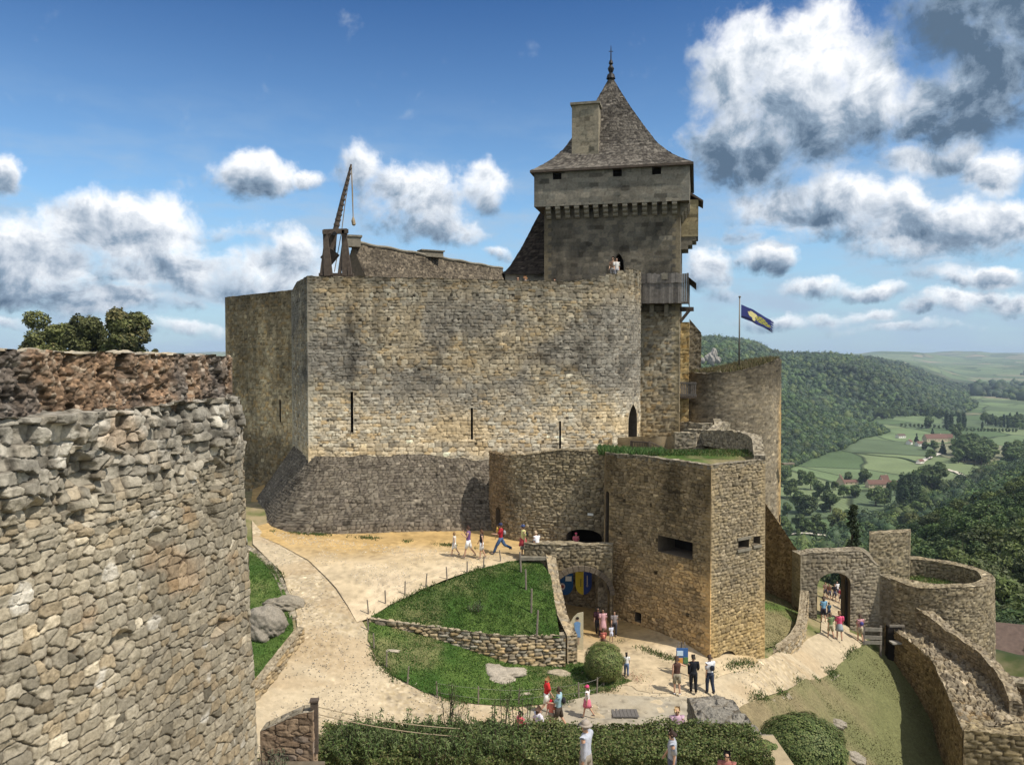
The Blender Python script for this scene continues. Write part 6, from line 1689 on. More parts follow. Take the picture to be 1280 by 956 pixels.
# ================================================================ houses
M['house_wall'] = plain('pale_house_wall', (.50, .42, .30), .9, 1, .15, .1)
M['white_wall'] = plain('white_house_wall', (.7, .68, .62), .9, 1, .1, .1)
M['red_roof'] = plain('brown_red_roof', (.15, .085, .065), .9, 3, .3, .3, bumpscale=8)
M['brown_roof'] = plain('brown_flat_tile_roof', (.12, .085, .068), .9, 2, .25, .4, bumpscale=10)
M['glass'] = plain('dark_window_glass', (.03, .035, .04), .2, 1, .1, 0)
def house(name, x, y, z, L_, W_, hw, hr, rz, label, wall_m='house_wall', roof_m='red_roof', nwin=3, chim=True, cat='house'):
    h = empty(name, (x, y, z), rz, label, cat)
    b = MB(); b.box((0, 0, hw / 2 - .4), (L_, W_, hw + .8)); 
    b.add([(-L_ / 2, -W_ / 2, hw), (-L_ / 2, W_ / 2, hw), (-L_ / 2, 0, hw + hr)], [(0, 2, 1)]); b.add([(L_ / 2, -W_ / 2, hw), (L_ / 2, W_ / 2, hw), (L_ / 2, 0, hw + hr)], [(0, 1, 2)])
    b.build('wall', M[wall_m], h, world=False)
    b = MB(); e = .35
    for s in (-1, 1):
        k = hr / (W_ / 2)
        vs = [(-L_ / 2 - e, s * (W_ / 2 + e), hw - e * k), (L_ / 2 + e, s * (W_ / 2 + e), hw - e * k), (L_ / 2 + e, 0, hw + hr + .02), (-L_ / 2 - e, 0, hw + hr + .02)]
        vs += [(v[0], v[1], v[2] + .2) for v in vs]; b.add(vs, [(0, 1, 2, 3), (4, 5, 6, 7), (0, 1, 5, 4), (1, 2, 6, 5), (2, 3, 7, 6), (3, 0, 4, 7)])
    rf = b.build('roof', M[roof_m], h, world=False)
    if chim: b = MB(); b.box((L_ * .3, W_ * .1, hw + hr + .3), (.8, .8, 1.6)); b.build('chimney', M[wall_m], h, world=False)
    for k in range(nwin):
        for s in (-1, 1):
            b = MB(); b.box((-L_ / 2 + L_ * (k + .5) / nwin, s * (W_ / 2 + .03), hw * .55), (.9, .08, 1.2)); b.build('window', M['glass'], h, world=False)
    return h
def vh(px_, by, L_, W_, hw, hr, rz, label, **kw):
    D = 129.5 / (by - 447) * 1000; x = (px_ - 640) / 1000 * D; return house('farmhouse', x, D, float(hter(x, D)), L_, W_, hw, hr, rz, label, **kw)
vh(1052, 608, 9, 9, 4, 7.5, 1.1, 'small farmhouse with a very steep red roof in the valley')
vh(1064, 605, 15, 6, 2.6, 2, .1, 'long low pale wall building beside the steep-roofed farmhouse', chim=False)
vh(1098, 609, 20, 8, 4, 3.6, .05, 'long pale farmhouse with red roof among the valley trees', nwin=5)
vh(1107, 608, 7.5, 7.5, 6, 5.5, .1, 'pavilion tower with pointed red roof at the end of the long farmhouse')
vh(1117, 608, 10, 6, 3.4, 2.6, .0, 'low barn extending right of the long farmhouse', chim=False)
vh(1170, 552, 34, 12, 6, 6, .1, 'large dark red-roofed farm in the far hamlet', nwin=6)
vh(1182, 551, 22, 11, 6, 5, -.3, 'second red-roofed farm building behind the large one in the hamlet', nwin=4)
vh(1138, 555, 9, 7, 4, 3, .8, 'tiny white gable house left of the hamlet', wall_m='white_wall')
vh(1127, 547, 14, 8, 4, 2.5, .3, 'white shed at the edge of the far meadow', wall_m='white_wall', roof_m='brown_roof', chim=False)
vh(1152, 557, 13, 8, 4, 3, .2, 'small pale house at the front of the hamlet', wall_m='white_wall')
vh(1198, 562, 6, 5, 9, 3, 0, 'slim white tower house between the hamlet trees', wall_m='white_wall')
vh(1152, 579, 10, 5, 3, 2, .6, 'tiny roadside hut where the valley lane bends', wall_m='white_wall', chim=False)
# pale lane
def lane(pts_, w, col, name='valley_lane'):
    P = []
    for a_, b_ in pts_:
        D = 129.3 / (b_ - 447) * 1000; P.append(((a_ - 640) / 1000 * D, D))
    P = smoothpoly_open(P, 2); d = np.gradient(P, axis=0); d /= np.linalg.norm(d, axis=1)[:, None]; n = np.stack([-d[:, 1], d[:, 0]], -1) * w / 2
    A_, B_ = P + n, P - n; V = np.concatenate([np.column_stack([A_, hter(A_[:, 0], A_[:, 1]) + .9]), np.column_stack([B_, hter(B_[:, 0], B_[:, 1]) + .9])]); m = len(P)
    o = mkobj(name, V, [(i, i + 1, m + i + 1, m + i) for i in range(m - 1)], M['ground'], col=np.ones((2 * m, 3)) * np.array(col)); o['kind'] = 'structure'
lane([(1150, 580), (1160, 573), (1176, 567)], 7, (.6, .56, .48)); lane([(1070, 566), (1100, 570), (1130, 572), (1150, 579)], 5, (.03, .05, .02), 'ditch')
lane([(1048, 671), (1010, 668), (975, 668)], 5, (.5, .46, .38)); lane([(1186, 587), (1200, 592), (1215, 600)], 5, (.55, .5, .4))
# village below the barbican
def vr(px_, py_, D, L_, W_, hw, hr, rz, label, **kw):
    p = pt(px_, py_, D); return house('village_house', p[0], p[1], p[2] - hw - hr, L_, W_, hw, hr, rz, label, **kw)
vr(1268, 782, 78, 11, 6.5, 3.5, 2.0, -.35, 'village house with wide brown roof just right of the barbican', roof_m='brown_roof')
vr(1276, 800, 72, 8, 5, 3, 1.2, -.35, 'lower brown lean-to roof in front of the wide village roof', roof_m='brown_roof', chim=False)
vr(1276, 822, 66, 7, 5, 3, 1.4, -.1, 'nearest dusty pink roof under the barbican', roof_m='brown_roof', chim=False)
# rocks on the far ridge
for k, (px_, py_, R_, s_) in enumerate([(884, 447, 7, 1.3), (889, 449, 10, 1.5), (892, 444, 8, 1.9), (897, 450, 9, 1.0), (878, 451, 7, 1.0)]):
    p = pt(px_, py_, 1180); boulder('cliff_rock', (p[0], p[1], p[2]), R_ * .6, 90 + k, 'pale cliff rock jutting from the wooded ridge left of the flagpole', (.30, .28, .25), sq=(1, .8, s_)); bpy.context.scene.collection.objects[-1]['group'] = 'cliff rocks on the ridge'
# ================================================================ hedges and shrubs
def leaf_cloud(name, c, n, size, cols, seed, parent=None, elong=.32, up=.3, mat='leaf', droop=0):
    r = np.random.RandomState(seed); m = len(c)
    nn_ = n * .6 + r.normal(size=(m, 3)) * .6 + np.array([0, 0, up]); nn_ /= np.linalg.norm(nn_, axis=1)[:, None]
    t = np.cross(nn_, r.normal(size=(m, 3))); t /= np.linalg.norm(t, axis=1)[:, None]; b_ = np.cross(nn_, t)
    s = (size * r.uniform(.6, 1.4, m))[:, None]
    Q = np.stack([c - t * s * .5, c + b_ * s * elong, c + t * s * .5 - np.array([0, 0, droop]) * s, c - b_ * s * elong], 1)
    k = np.array(cols)[r.randint(0, len(cols), m)] * r.uniform(.7, 1.3, m)[:, None]
    return mkobj(name, Q.reshape(-1, 3), np.arange(m * 4).reshape(-1, 4), M[mat], parent, col=np.repeat(k, 4, 0))
gh = [(.12, .165, .045), (.155, .20, .055), (.085, .125, .035), (.21, .23, .08), (.16, .15, .06)]
def hedge_block(nm, x0, x1, y0, y1, z0, zt, n, size, seed, parent, cols=gh, rough=.2, elong=.32):
    r = np.random.RandomState(seed)
    f = r.rand(n); x = r.uniform(x0, x1, n); y = r.uniform(y0, y1, n); z = z0 + (zt - z0) * r.rand(n); nv_ = np.zeros((n, 3))
    top = f < .5; fr = (f >= .5) & (f < .85); bk = f >= .85
    bump_ = lambda x, y: zt + rough * 2.4 * (fbm(x * 2.0, y * 2.0, 4, seed) - .5)
    z[top] = bump_(x[top], y[top]) - np.abs(r.randn(top.sum())) * .05 + r.rand(top.sum()) ** 4 * .16; nv_[top] = (0, 0, 1)
    fb = (fbm(x * 3, z * 3, 3, seed + 1) - .5) * rough * 2
    y[fr] = y0 + fb[fr] + np.abs(r.randn(fr.sum())) * .05; nv_[fr] = (0, -1, .2)
    y[bk] = y1 - fb[bk] - np.abs(r.randn(bk.sum())) * .05; nv_[bk] = (0, 1, .2)
    z = np.minimum(z, bump_(x, y) + .12)
    o = leaf_cloud(nm, np.column_stack([x, y, z]), nv_, size, cols, seed + 2, parent, elong)
    b = MB(); b.box(((x0 + x1) / 2, (y0 + y1) / 2, (z0 + zt) / 2 - .08), (x1 - x0 - .2, y1 - y0 - .24, zt - z0 - .22)); b.build('stems_or_core', M['hedge_core'], parent)  # solid dark core put in so the hedge is not see-through, no real stems
    return o
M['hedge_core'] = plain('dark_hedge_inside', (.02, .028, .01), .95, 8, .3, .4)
hd = empty('hedge', (1, 20.1, -9.95), label='long clipped dark green hedge across the front of the terrace', cat='hedge')
hedge_block('foliage', -4.9, 6.3, 18.95, 20.75, -9.95, -9.60, 70000, .066, 61, hd)
hd2 = empty('leafy_shrub', (-2.4, 19.7, -9.95), label='looser willow-leaved shrub with tall shoots growing out of the hedge', cat='shrub')
r = np.random.RandomState(9)
def shoots(nm, n, xr, yr, z0, zr, seed, parent, cols, nl=46, size=.11):
    r = np.random.RandomState(seed); c = []; nv_ = []; st = MB()
    for i in range(n):
        x, y = r.uniform(*xr), r.uniform(*yr); h = r.uniform(*zr); lx, ly = r.uniform(-.25, .25), r.uniform(-.2, .15)
        st.tube([(x, y, z0), (x + lx * .5, y + ly * .5, z0 + h * .6), (x + lx, y + ly, z0 + h)], [.012, .009, .004], 4)
        for k in range(nl):
            t = r.uniform(.25, 1); a = r.rand() * 6.28; d = .09 * (1.2 - t * .6)
            c.append((x + lx * t + d * math.cos(a), y + ly * t + d * math.sin(a), z0 + h * t)); nv_.append((math.cos(a), math.sin(a), .5))
    leaf_cloud(nm, np.array(c), np.array(nv_), size, cols, seed, parent, elong=.12, droop=.3)
    st.build('stems_or_core', M['bark'], parent)
wl = [(.10, .15, .045), (.13, .18, .06), (.075, .12, .035), (.16, .2, .08)]
shoots('foliage', 250, (-4.6, .3), (18.9, 20.3), -9.9, (.45, .85), 71, hd2, wl)
for k, (px_, top) in enumerate([(560, 855), (563, 862), (571, 884), (643, 853), (652, 862), (624, 858), (617, 880), (470, 893), (505, 892)]):
    s = empty('tall_shoot', (*xy(px_, 20.2), -9.9), label='thin leafy shoots sticking up above the hedge against the path', cat='shrub', group='tall shoots over the hedge')
    x, y = xy(px_, 20.2); shoots('foliage', 3, (x - .12, x + .12), (y - .15, y + .1), -9.9, ((9.9 - (top - 447) * .0202) * .93, (9.9 - (top - 447) * .0202)), 200 + k, s, wl, nl=40)
def ball(nm, c, R, n, size, seed, label, sq=.95, cols=gh, cat='bush'):
    t = empty(nm, (c[0], c[1], c[2] - R * sq), label=label, cat=cat); r = np.random.RandomState(seed)
    d = r.normal(size=(n, 3)); d /= np.linalg.norm(d, axis=1)[:, None]
    rr = R * (.93 + .16 * (fbm(d[:, 0] * 3 + 5, d[:, 1] * 3 + d[:, 2] * 3, 4, seed) - .3) * 1.8 - .06 * np.abs(r.randn(n)))
    leaf_cloud('foliage', np.array(c) + d * rr[:, None] * np.array([1, 1, sq]), d, size, cols, seed, t)
    V, F_ = ico(3); mkobj('stems_or_core', V * R * .86 * np.array([1, 1, sq]) + np.array(c), F_, M['hedge_core'], t)  # dark filler ball behind the leaves, no real stems
    return t
p = hit(756, 856, GL); ball('topiary_bush', (p[0], p[1] + .4, p[2] + .92), .93, 17000, .055, 81, 'clipped round topiary bush standing on the corner of the lower lawn')
p = pt(1003, 936, 31.5); ball('round_bush', (p[0], p[1], p[2]), 1.75, 30000, .085, 83, 'big rounded bush right of the rock wall at the bottom edge', sq=.8, cols=[(.09, .125, .035), (.12, .15, .045), (.06, .09, .026), (.16, .18, .065)])
p = pt(955, 940, 20.3); ball('round_bush', (p[0], p[1], p[2] - .1), .5, 9000, .06, 84, 'smaller leafy bush filling in between the hedge and the big round bush', sq=.8)
# small silvery shrub in the upper lawn, plants on walls
for k, (px_, py_, g, n, lb) in enumerate([(594, 764, GU, 60, 'small grey-green shrub planted in the middle of the upper lawn'), (337, 948, None, 40, 'dry thin weeds on the sandy steps')]):
    if g is not None: q = hit(px_, py_, g)
    else: q = np.array([-5.25, 17.3, -9.1])
    s = empty('small_shrub', tuple(q), label=lb, cat='shrub'); shoots('foliage', 14, (q[0] - .28, q[0] + .28), (q[1] - .2, q[1] + .2), q[2], (.3, .6), 300 + k, s, [(.12, .15, .09), (.16, .18, .11), (.08, .11, .06)], nl=26, size=.06)
# rim weeds on the round tower top
o = grass_tufts('dry_grass', [np.array([(16.5 + 4.1 * math.cos(a), 62.3 + 4.1 * math.sin(a)) for a in np.linspace(0, 6.28, 40)])], lambda x, y: -.85 + .95 * ss(15.5, 20.6, x), 9000, .28, [(.16, .13, .06), (.10, .11, .04), (.2, .16, .09)], 21, dz=-.2)
tag(o, 'dry grass tufts on the broken rim of the round tower', 'grass')
o = grass_tufts('terrace_grass', [np.array(tin)], gtop, 30000, .12, gc + [(.16, .15, .06)], 22, dz=.12); tag(o, 'rough grass on the terrace behind the iris bed', 'grass')
o = grass_tufts('barbican_grass', [rb], lambda x, y: np.full(np.shape(x), -14.95), 9000, .15, gc + dry, 23, dz=0.02); tag(o, 'grass growing inside the barbican parapet', 'grass')
# reddish fallen petals beside the topiary
p = hit(795, 850, GL); r = np.random.RandomState(4); n = 260; c = np.column_stack([p[0] + r.randn(n) * .35, p[1] + r.randn(n) * .3, np.zeros(n)]); c[:, 2] = GL(c[:, 0], c[:, 1]) + .09 + r.rand(n) * .08
o = leaf_cloud('flower_patch', c, np.tile([0, 0, 1.], (n, 1)), .05, [(.45, .22, .18), (.5, .3, .2), (.1, .13, .04), (.4, .25, .12)], 5); tag(o, 'small reddish flowering patch beside the round topiary', 'flowers', kind='stuff')

# ================================================================ fences
def fence_(name, stakes, g, label, wires=None, rad=.035):
    f = empty(name, tuple(hit(stakes[0][0], stakes[0][1], g)), label=label, cat='fence'); tops = []
    for i, (px_, by, ty) in enumerate(stakes):
        p = hit(px_, by, g); h = (by - ty) / 1000 * p[1]; lean = ((i * 37) % 7 - 3) * .012
        b = MB(); b.tube([(p[0], p[1], p[2] - .25), (p[0] + lean, p[1], p[2] + h * .5), (p[0] + lean * 2, p[1], p[2] + h)], [rad, rad * .95, rad * .85], 7); b.build('stake', M['stake'], f, smooth=False)
        tops.append((p[0] + lean * 1.5, p[1], p[2], h))
    for (a, c, fr_) in (wires or []):
        for i in range(a, c):
            A_, B_ = tops[i], tops[i + 1]; b = MB()
            P_ = [(A_[0] + (B_[0] - A_[0]) * t, A_[1] + (B_[1] - A_[1]) * t, (A_[2] + A_[3] * fr_) * (1 - t) + (B_[2] + B_[3] * fr_) * t - .1 * t * (1 - t)) for t in np.linspace(0, 1, 6)]
            b.tube(P_, .0045, 4); b.build('wire', M['wire'], f)
    return f
fence_('stake_fence', [(461, 768, 749), (482, 755, 737), (506, 743, 726), (532, 734, 716), (559, 724, 708), (584, 716, 701), (604, 710, 695), (626, 702, 687)], GU, 'row of short grey stakes along the top edge of the upper lawn', wires=[(0, 7, .85)])
fence_('stake_fence', [(651.5, 716, 689), (657.6, 738, 711), (664, 767, 735), (670.6, 797, 762)], GU, 'taller grey stakes running down the right side of the upper lawn', rad=.05)
fence_('wire_fence', [(461, 788, 771), (467.6, 811, 791), (483, 835, 813), (509, 855, 832), (547, 872, 851), (598, 880, 857), (648, 881, 860), (689, 873, 857), (723.6, 873, 852), (746, 867, 846), (754, 858, 837)], GL, 'stakes with two thin wires curving round the lower lawn', wires=[(4, 10, .9), (4, 10, .35)])
# rope fence with wooden post
rf_ = empty('rope_fence', (-4.55, 18.15, -8.3), label='square wooden post with ropes leading along the hedge', cat='fence')
b = MB(); b.box((-4.53, 18.1, -8.45), (.16, .16, 1.2), .1); b.box((-4.53, 18.1, -7.84), (.2, .2, .04), .1); b.build('post', M['wood'], rf_)
for z_, z1_ in ((-7.98, -9.25), (-8.15, -9.45)):
    b = MB(); b.tube([(-4.5 + 3.2 * t, 18.1 + 1.6 * t, z_ + (z1_ - z_) * t - .35 * t * (1 - t)) for t in np.linspace(0, 1, 14)], .011, 6); b.build('rope', M['rope'], rf_)
# ================================================================ shields in the vault, panel, sign, easel, pallets
def cm(col, rough=.8, nm='paint'):
    k = 'c_%.3f_%.3f_%.3f' % tuple(col)
    if k not in M: M[k] = plain(nm, col, rough, 12, .12, .1)
    return M[k]
def shield(cx_, cz_, y, w, h, left, right, name, label, deco):
    t = empty(name, (cx_, y, cz_), label=label, cat='shield')
    def half(s0, s1):
        P_ = []
        n = 14; pr = [(-1, 1), (1, 1), (1, .1)] 
        out = [(-1, 1), (1, 1)] + [(math.cos(a), -.05 - .95 * math.sin(a) ** 1.0) for a in np.linspace(0, math.pi, 15)]
        out = [(min(max(x, s0), s1), z) for x, z in out]
        return [(cx_ + x * w / 2, cz_ + z * h / 2) for x, z in out]
    for s0, s1, c, nm in ((-1, 0, left, 'left_field'), (0, 1, right, 'right_field')):
        P_ = half(s0, s1); n = len(P_); b = MB(); b.add([(x, y, z) for x, z in P_] + [(x, y + .08, z) for x, z in P_], [tuple(range(n)), tuple(range(2 * n - 1, n - 1, -1))] + [(i, i + n, (i + 1) % n + n, (i + 1) % n) for i in range(n)])
        b.build(nm, cm(c), t)
    for (kind, dx, dz, ww, hh, c, nm) in deco:
        b = MB()
        if kind == 'box': b.box((cx_ + dx, y - .03, cz_ + dz), (ww, .03, hh))
        else:
            n = 14; P_ = [(cx_ + dx + ww * .5 * math.cos(a), cz_ + dz + hh * .5 * math.sin(a)) for a in np.linspace(0, 6.283, n + 1)[:-1]]
            yy = y - .02 - (.012 if kind == 'disc2' else 0); b.add([(x, yy, z) for x, z in P_], [tuple(range(n))])
        b.build(nm, cm(c), t)
s1 = pt(706.5, 730, 44.15); s2 = pt(729.5, 729, 43.9)
shield(s1[0], s1[2], 44.15, .9, 1.2, (.02, .085, .22), (.02, .085, .22), 'heraldic_shield', 'blue painted shield with a white plate and pale roundel on the vault wall',
       [('box', .18, .32, .34, .26, (.75, .75, .7), 'white_plate'), ('disc', -.18, -.12, .36, .4, (.62, .5, .46), 'roundel'), ('disc2', -.17, -.12, .2, .2, (.3, .06, .05), 'roundel_charge')])
shield(s2[0], s2[2], 43.9, .9, 1.25, (.62, .46, .04), (.03, .06, .24), 'heraldic_shield', 'yellow and dark blue halved shield on the vault wall',
       [('box', -.16, .05, .06, .45, (.25, .2, .04), 'device'), ('box', .2, .2, .05, .5, (.5, .45, .4), 'device'), ('disc', .2, -.12, .12, .16, (.3, .28, .3), 'device')])
# pale board with a small painted figure
q = hit(717, 812, GL); bd = empty('painted_board', (q[0], q[1], q[2]), label='pale cut-out board with a small painted figure in blue, at the arch entrance', cat='board')
hb = 48 / 1000 * q[1]; wb = .95
out = [(-.5, 0), (.5, 0), (.5, 1), (.2, .97), (-.02, .86), (-.18, .72), (-.42, .62), (-.5, .45)]
vs = [(q[0] + x * wb, q[1], q[2] + z * hb) for x, z in out]; n = len(vs); b = MB(); b.add(vs + [(v[0], v[1] + .06, v[2]) for v in vs], [tuple(range(n - 1, -1, -1)) if False else tuple(range(n)), tuple(range(2 * n - 1, n - 1, -1))] + [(i, i + n, (i + 1) % n + n, (i + 1) % n) for i in range(n)]); b.build('panel', cm((.50, .45, .31)), bd)
def flat(poly, col, nm, dy=.012):
    b = MB(); b.add([(q[0] + x, q[1] - dy, q[2] + z) for x, z in poly], [tuple(range(len(poly)))]); b.build(nm, cm(col), bd)
fx_ = .18; fz_ = .62
flat([(fx_ - .16, fz_), (fx_ + .16, fz_), (fx_ + .13, fz_ + .45), (fx_ + .16, fz_ + .72), (fx_ + .05, fz_ + .78), (fx_ - .05, fz_ + .78), (fx_ - .16, fz_ + .72), (fx_ - .13, fz_ + .45)], (.16, .30, .52), 'blue_dress')
flat([(fx_ + .075 * math.cos(a), fz_ + .88 + .1 * math.sin(a)) for a in np.linspace(0, 6.28, 12)[:-1]], (.45, .3, .2), 'face')
flat([(fx_ + .085 * math.cos(a), fz_ + .95 + .07 * math.sin(a)) for a in np.linspace(0, 6.28, 12)[:-1]], (.03, .02, .015), 'hair', .02)
for s in (-1, 1): flat([(fx_ + s * .03, fz_ - .35), (fx_ + s * .09, fz_ - .35), (fx_ + s * .1, fz_ + .02), (fx_ + s * .03, fz_ + .02)], (.40, .30, .22), 'leg')
# small white sign on the shaded terrace wall
p = pt(738.5, 643.5, 44.0); b = MB(); b.box((p[0], 44.18, p[2]), (.32, .04, .12), -.36); o = b.build('wall_sign', cm((.6, .6, .56))); tag(o, 'tiny white notice on the shaded terrace wall above the dark opening', 'sign')
# easel with painted boards
q = hit(858, 862, GL); q = q + np.array([0, 1.0, 0]); q[2] = float(GL(q[0], q[1])) + .04
es = empty('easel', tuple(q), label='wooden easel holding a blue and orange picture board by the bastion', cat='easel')
b = MB()
for (x0, x1, y1) in ((-.38, -.22, 0), (.38, .22, 0), (0, 0, .55)): b.beam((q[0] + x0, q[1] + y1, q[2]), (q[0] + x1 * .6, q[1] + .05, q[2] + 1.55), .045)
b.beam((q[0] - .34, q[1] - .03, q[2] + .55), (q[0] + .34, q[1] - .03, q[2] + .55), .05); b.build('stand', M['stake'], es)
def quadp(x0, x1, z0, z1, col, nm, dy): b = MB(); b.box((q[0] + (x0 + x1) / 2, q[1] - dy, q[2] + (z0 + z1) / 2), (x1 - x0, .03, z1 - z0)); b.build(nm, cm(col), es)
quadp(-.27, .27, .6, 1.3, (.05, .13, .32), 'board', .06); quadp(-.24, .04, .95, 1.18, (.55, .68, .78), 'picture', .08); quadp(-.27, .03, .6, .85, (.62, .30, .08), 'orange_panel', .085); quadp(.06, .27, .6, .88, (.10, .20, .08), 'green_panel', .085)
# wooden pallets against the link wall
q = pt(1092, 812, 48.3); pl = empty('wooden_pallet', tuple(q), label='grey timber pallet frame leaning at the wall foot right of the gateway', cat='pallet')
zb2 = -18.2
b = MB(); b.cc = (.26, .24, .20)
for k, z_ in enumerate((-16.55, -17.05, -17.35)): b.box((q[0] - .1, q[1], z_), (1.15, .06, .22), -.1)
b.cc = (.16, .14, .12); 
for x_ in (-.6, .45): b.box((q[0] + x_, q[1] + .06, -17.3), (.12, .1, 1.9))
b.build('slats', M['greywood'], pl, usecol=True)
b = MB(); b.cc = (.30, .28, .24); b.box((q[0] + 1.35, q[1] - .3, -17.25), (.9, .5, .09)); b.cc = (.2, .18, .15); b.box((q[0] + 1.35, q[1] - .1, -16.3), (.9, .1, .12)); b.build('shelf_board', M['greywood'], pl, usecol=True)
b = MB(); b.box((q[0] + 1.35, q[1] + .3, -17.6), (.85, .3, 2.4)); o = b.build('dark_door', M['dark'], pl)

# ================================================================ gravel and weeds
def gravel(name, loops, g, n, seed, label, dz=.05, size=(.015, .045)):
    r = np.random.RandomState(seed); Vs = []; Cs = []
    for lp in loops:
        x0, y0 = lp.min(0); x1, y1 = lp.max(0)
        q = np.stack([r.uniform(x0, x1, n), r.uniform(y0, y1, n)], -1); q = q[inside(q, lp[::2])]
        den = fbm(q[:, 0] * .8, q[:, 1] * .8, 4, seed); q = q[r.rand(len(q)) < ss(.38, .62, den)]
        m = len(q); z = g(q[:, 0], q[:, 1]) + dz; s = r.uniform(*size, m); a = r.rand(m) * 6.28
        P = []
        for k in range(4): P.append(np.column_stack([q[:, 0] + s * np.cos(a + k * 1.57) * r.uniform(.6, 1.2, m), q[:, 1] + s * np.sin(a + k * 1.57) * r.uniform(.6, 1.2, m), z - .01]))
        P.append(np.column_stack([q, z + s * .55])); Vs.append(np.stack(P, 1).reshape(-1, 3))
        c = np.array([(.46, .39, .28), (.36, .31, .23), (.55, .48, .37), (.28, .24, .18)])[r.randint(0, 4, m)] * r.uniform(.8, 1.2, m)[:, None]; Cs.append(np.repeat(c, 5, 0))
    V = np.concatenate(Vs); m = len(V) // 5; b_ = (np.arange(m) * 5)[:, None]
    F_ = np.concatenate([b_ + np.array([[k, (k + 1) % 4, 4]]) for k in range(4)])
    o = mkobj(name, V, F_, M['ground'], col=np.concatenate(Cs)); o['kind'] = 'stuff'; tag(o, label, 'gravel')
def edge_of(pts_, g): return np.array([hit(a, b, g)[:2] for a, b in pts_])
gravel('gravel', [edge_of([(318, 665), (350, 684), (410, 712), (452, 775), (470, 815), (500, 850), (560, 882), (650, 892), (790, 866), (860, 860), (960, 826), (1020, 795), (1070, 800), (1010, 848), (930, 880), (870, 915), (640, 935), (400, 925), (320, 935), (330, 850), (368, 798), (350, 715)], GL)], GL, 30000, 5, 'loose gravel scattered over the cobbled path')
gravel('gravel', [edge_of([(335, 664), (700, 664), (650, 698), (586, 712), (486, 755), (455, 772), (400, 705)], GU)], GU, 16000, 6, 'loose gravel scattered over the sandy yard', dz=.04)
def weeds(name, lines, n, hgt, seed, label, spread=.14):
    r = np.random.RandomState(seed); Vs = []; Cs = []
    for pts_, g, dz in lines:
        P = np.array([hit(a, b, g)[:2] for a, b in pts_]); d = np.concatenate([[0], np.cumsum(np.linalg.norm(np.diff(P, axis=0), axis=1))])
        m = int(n * d[-1]); t = r.rand(m) * d[-1]; ok = r.rand(m) < ss(.42, .6, fbm(t * 1.3, t * 0 + seed, 3, seed)); t = t[ok]; m = len(t)
        q = np.stack([np.interp(t, d, P[:, 0]), np.interp(t, d, P[:, 1])], -1) + r.randn(m, 2) * spread; z = g(q[:, 0], q[:, 1]) + dz
        a = r.rand(m) * 6.28; w = r.uniform(.015, .03, m); h = hgt * r.uniform(.4, 1.4, m); l = r.uniform(-.7, .7, (m, 2)) * h[:, None]; dx = np.stack([np.cos(a) * w, np.sin(a) * w], -1)
        Vs.append(np.stack([np.column_stack([q - dx, z]), np.column_stack([q + dx, z]), np.column_stack([q + l, z + h])], 1).reshape(-1, 3))
        c = np.array(gc + [(.16, .15, .06), (.13, .14, .05)])[r.randint(0, 6, m)] * r.uniform(.7, 1.3, m)[:, None]; Cs.append(np.repeat(c, 3, 0))
    V = np.concatenate(Vs); o = mkobj(name, V, np.arange(len(V)).reshape(-1, 3), M['leaf'], col=np.concatenate(Cs)); o['kind'] = 'stuff'; tag(o, label, 'weeds')
weeds('weeds', [([(464, 771), (486, 759), (530, 739), (590, 716), (635, 703)], GU, .03), ([(460, 790), (470, 824), (492, 846), (530, 866), (590, 880), (650, 885), (722, 875), (760, 863), (790, 853)], GL, .02),
    ([(500, 785), (560, 796), (640, 812), (718, 838)], GL, .03), ([(322, 694), (345, 718), (364, 755), (368, 790)], GL, .03), ([(1080, 806), (1010, 851), (930, 884)], GL, .03), ([(775, 802), (830, 822), (885, 840)], GL, .03), ([(890, 843), (950, 830)], GL, .03), ([(960, 815), (1000, 795)], GL, .03),
    ([(340, 664), (450, 672), (600, 686)], GU, .03)], 260, .11, 7, 'weeds and grass tufts growing along the edges of lawns and walls')
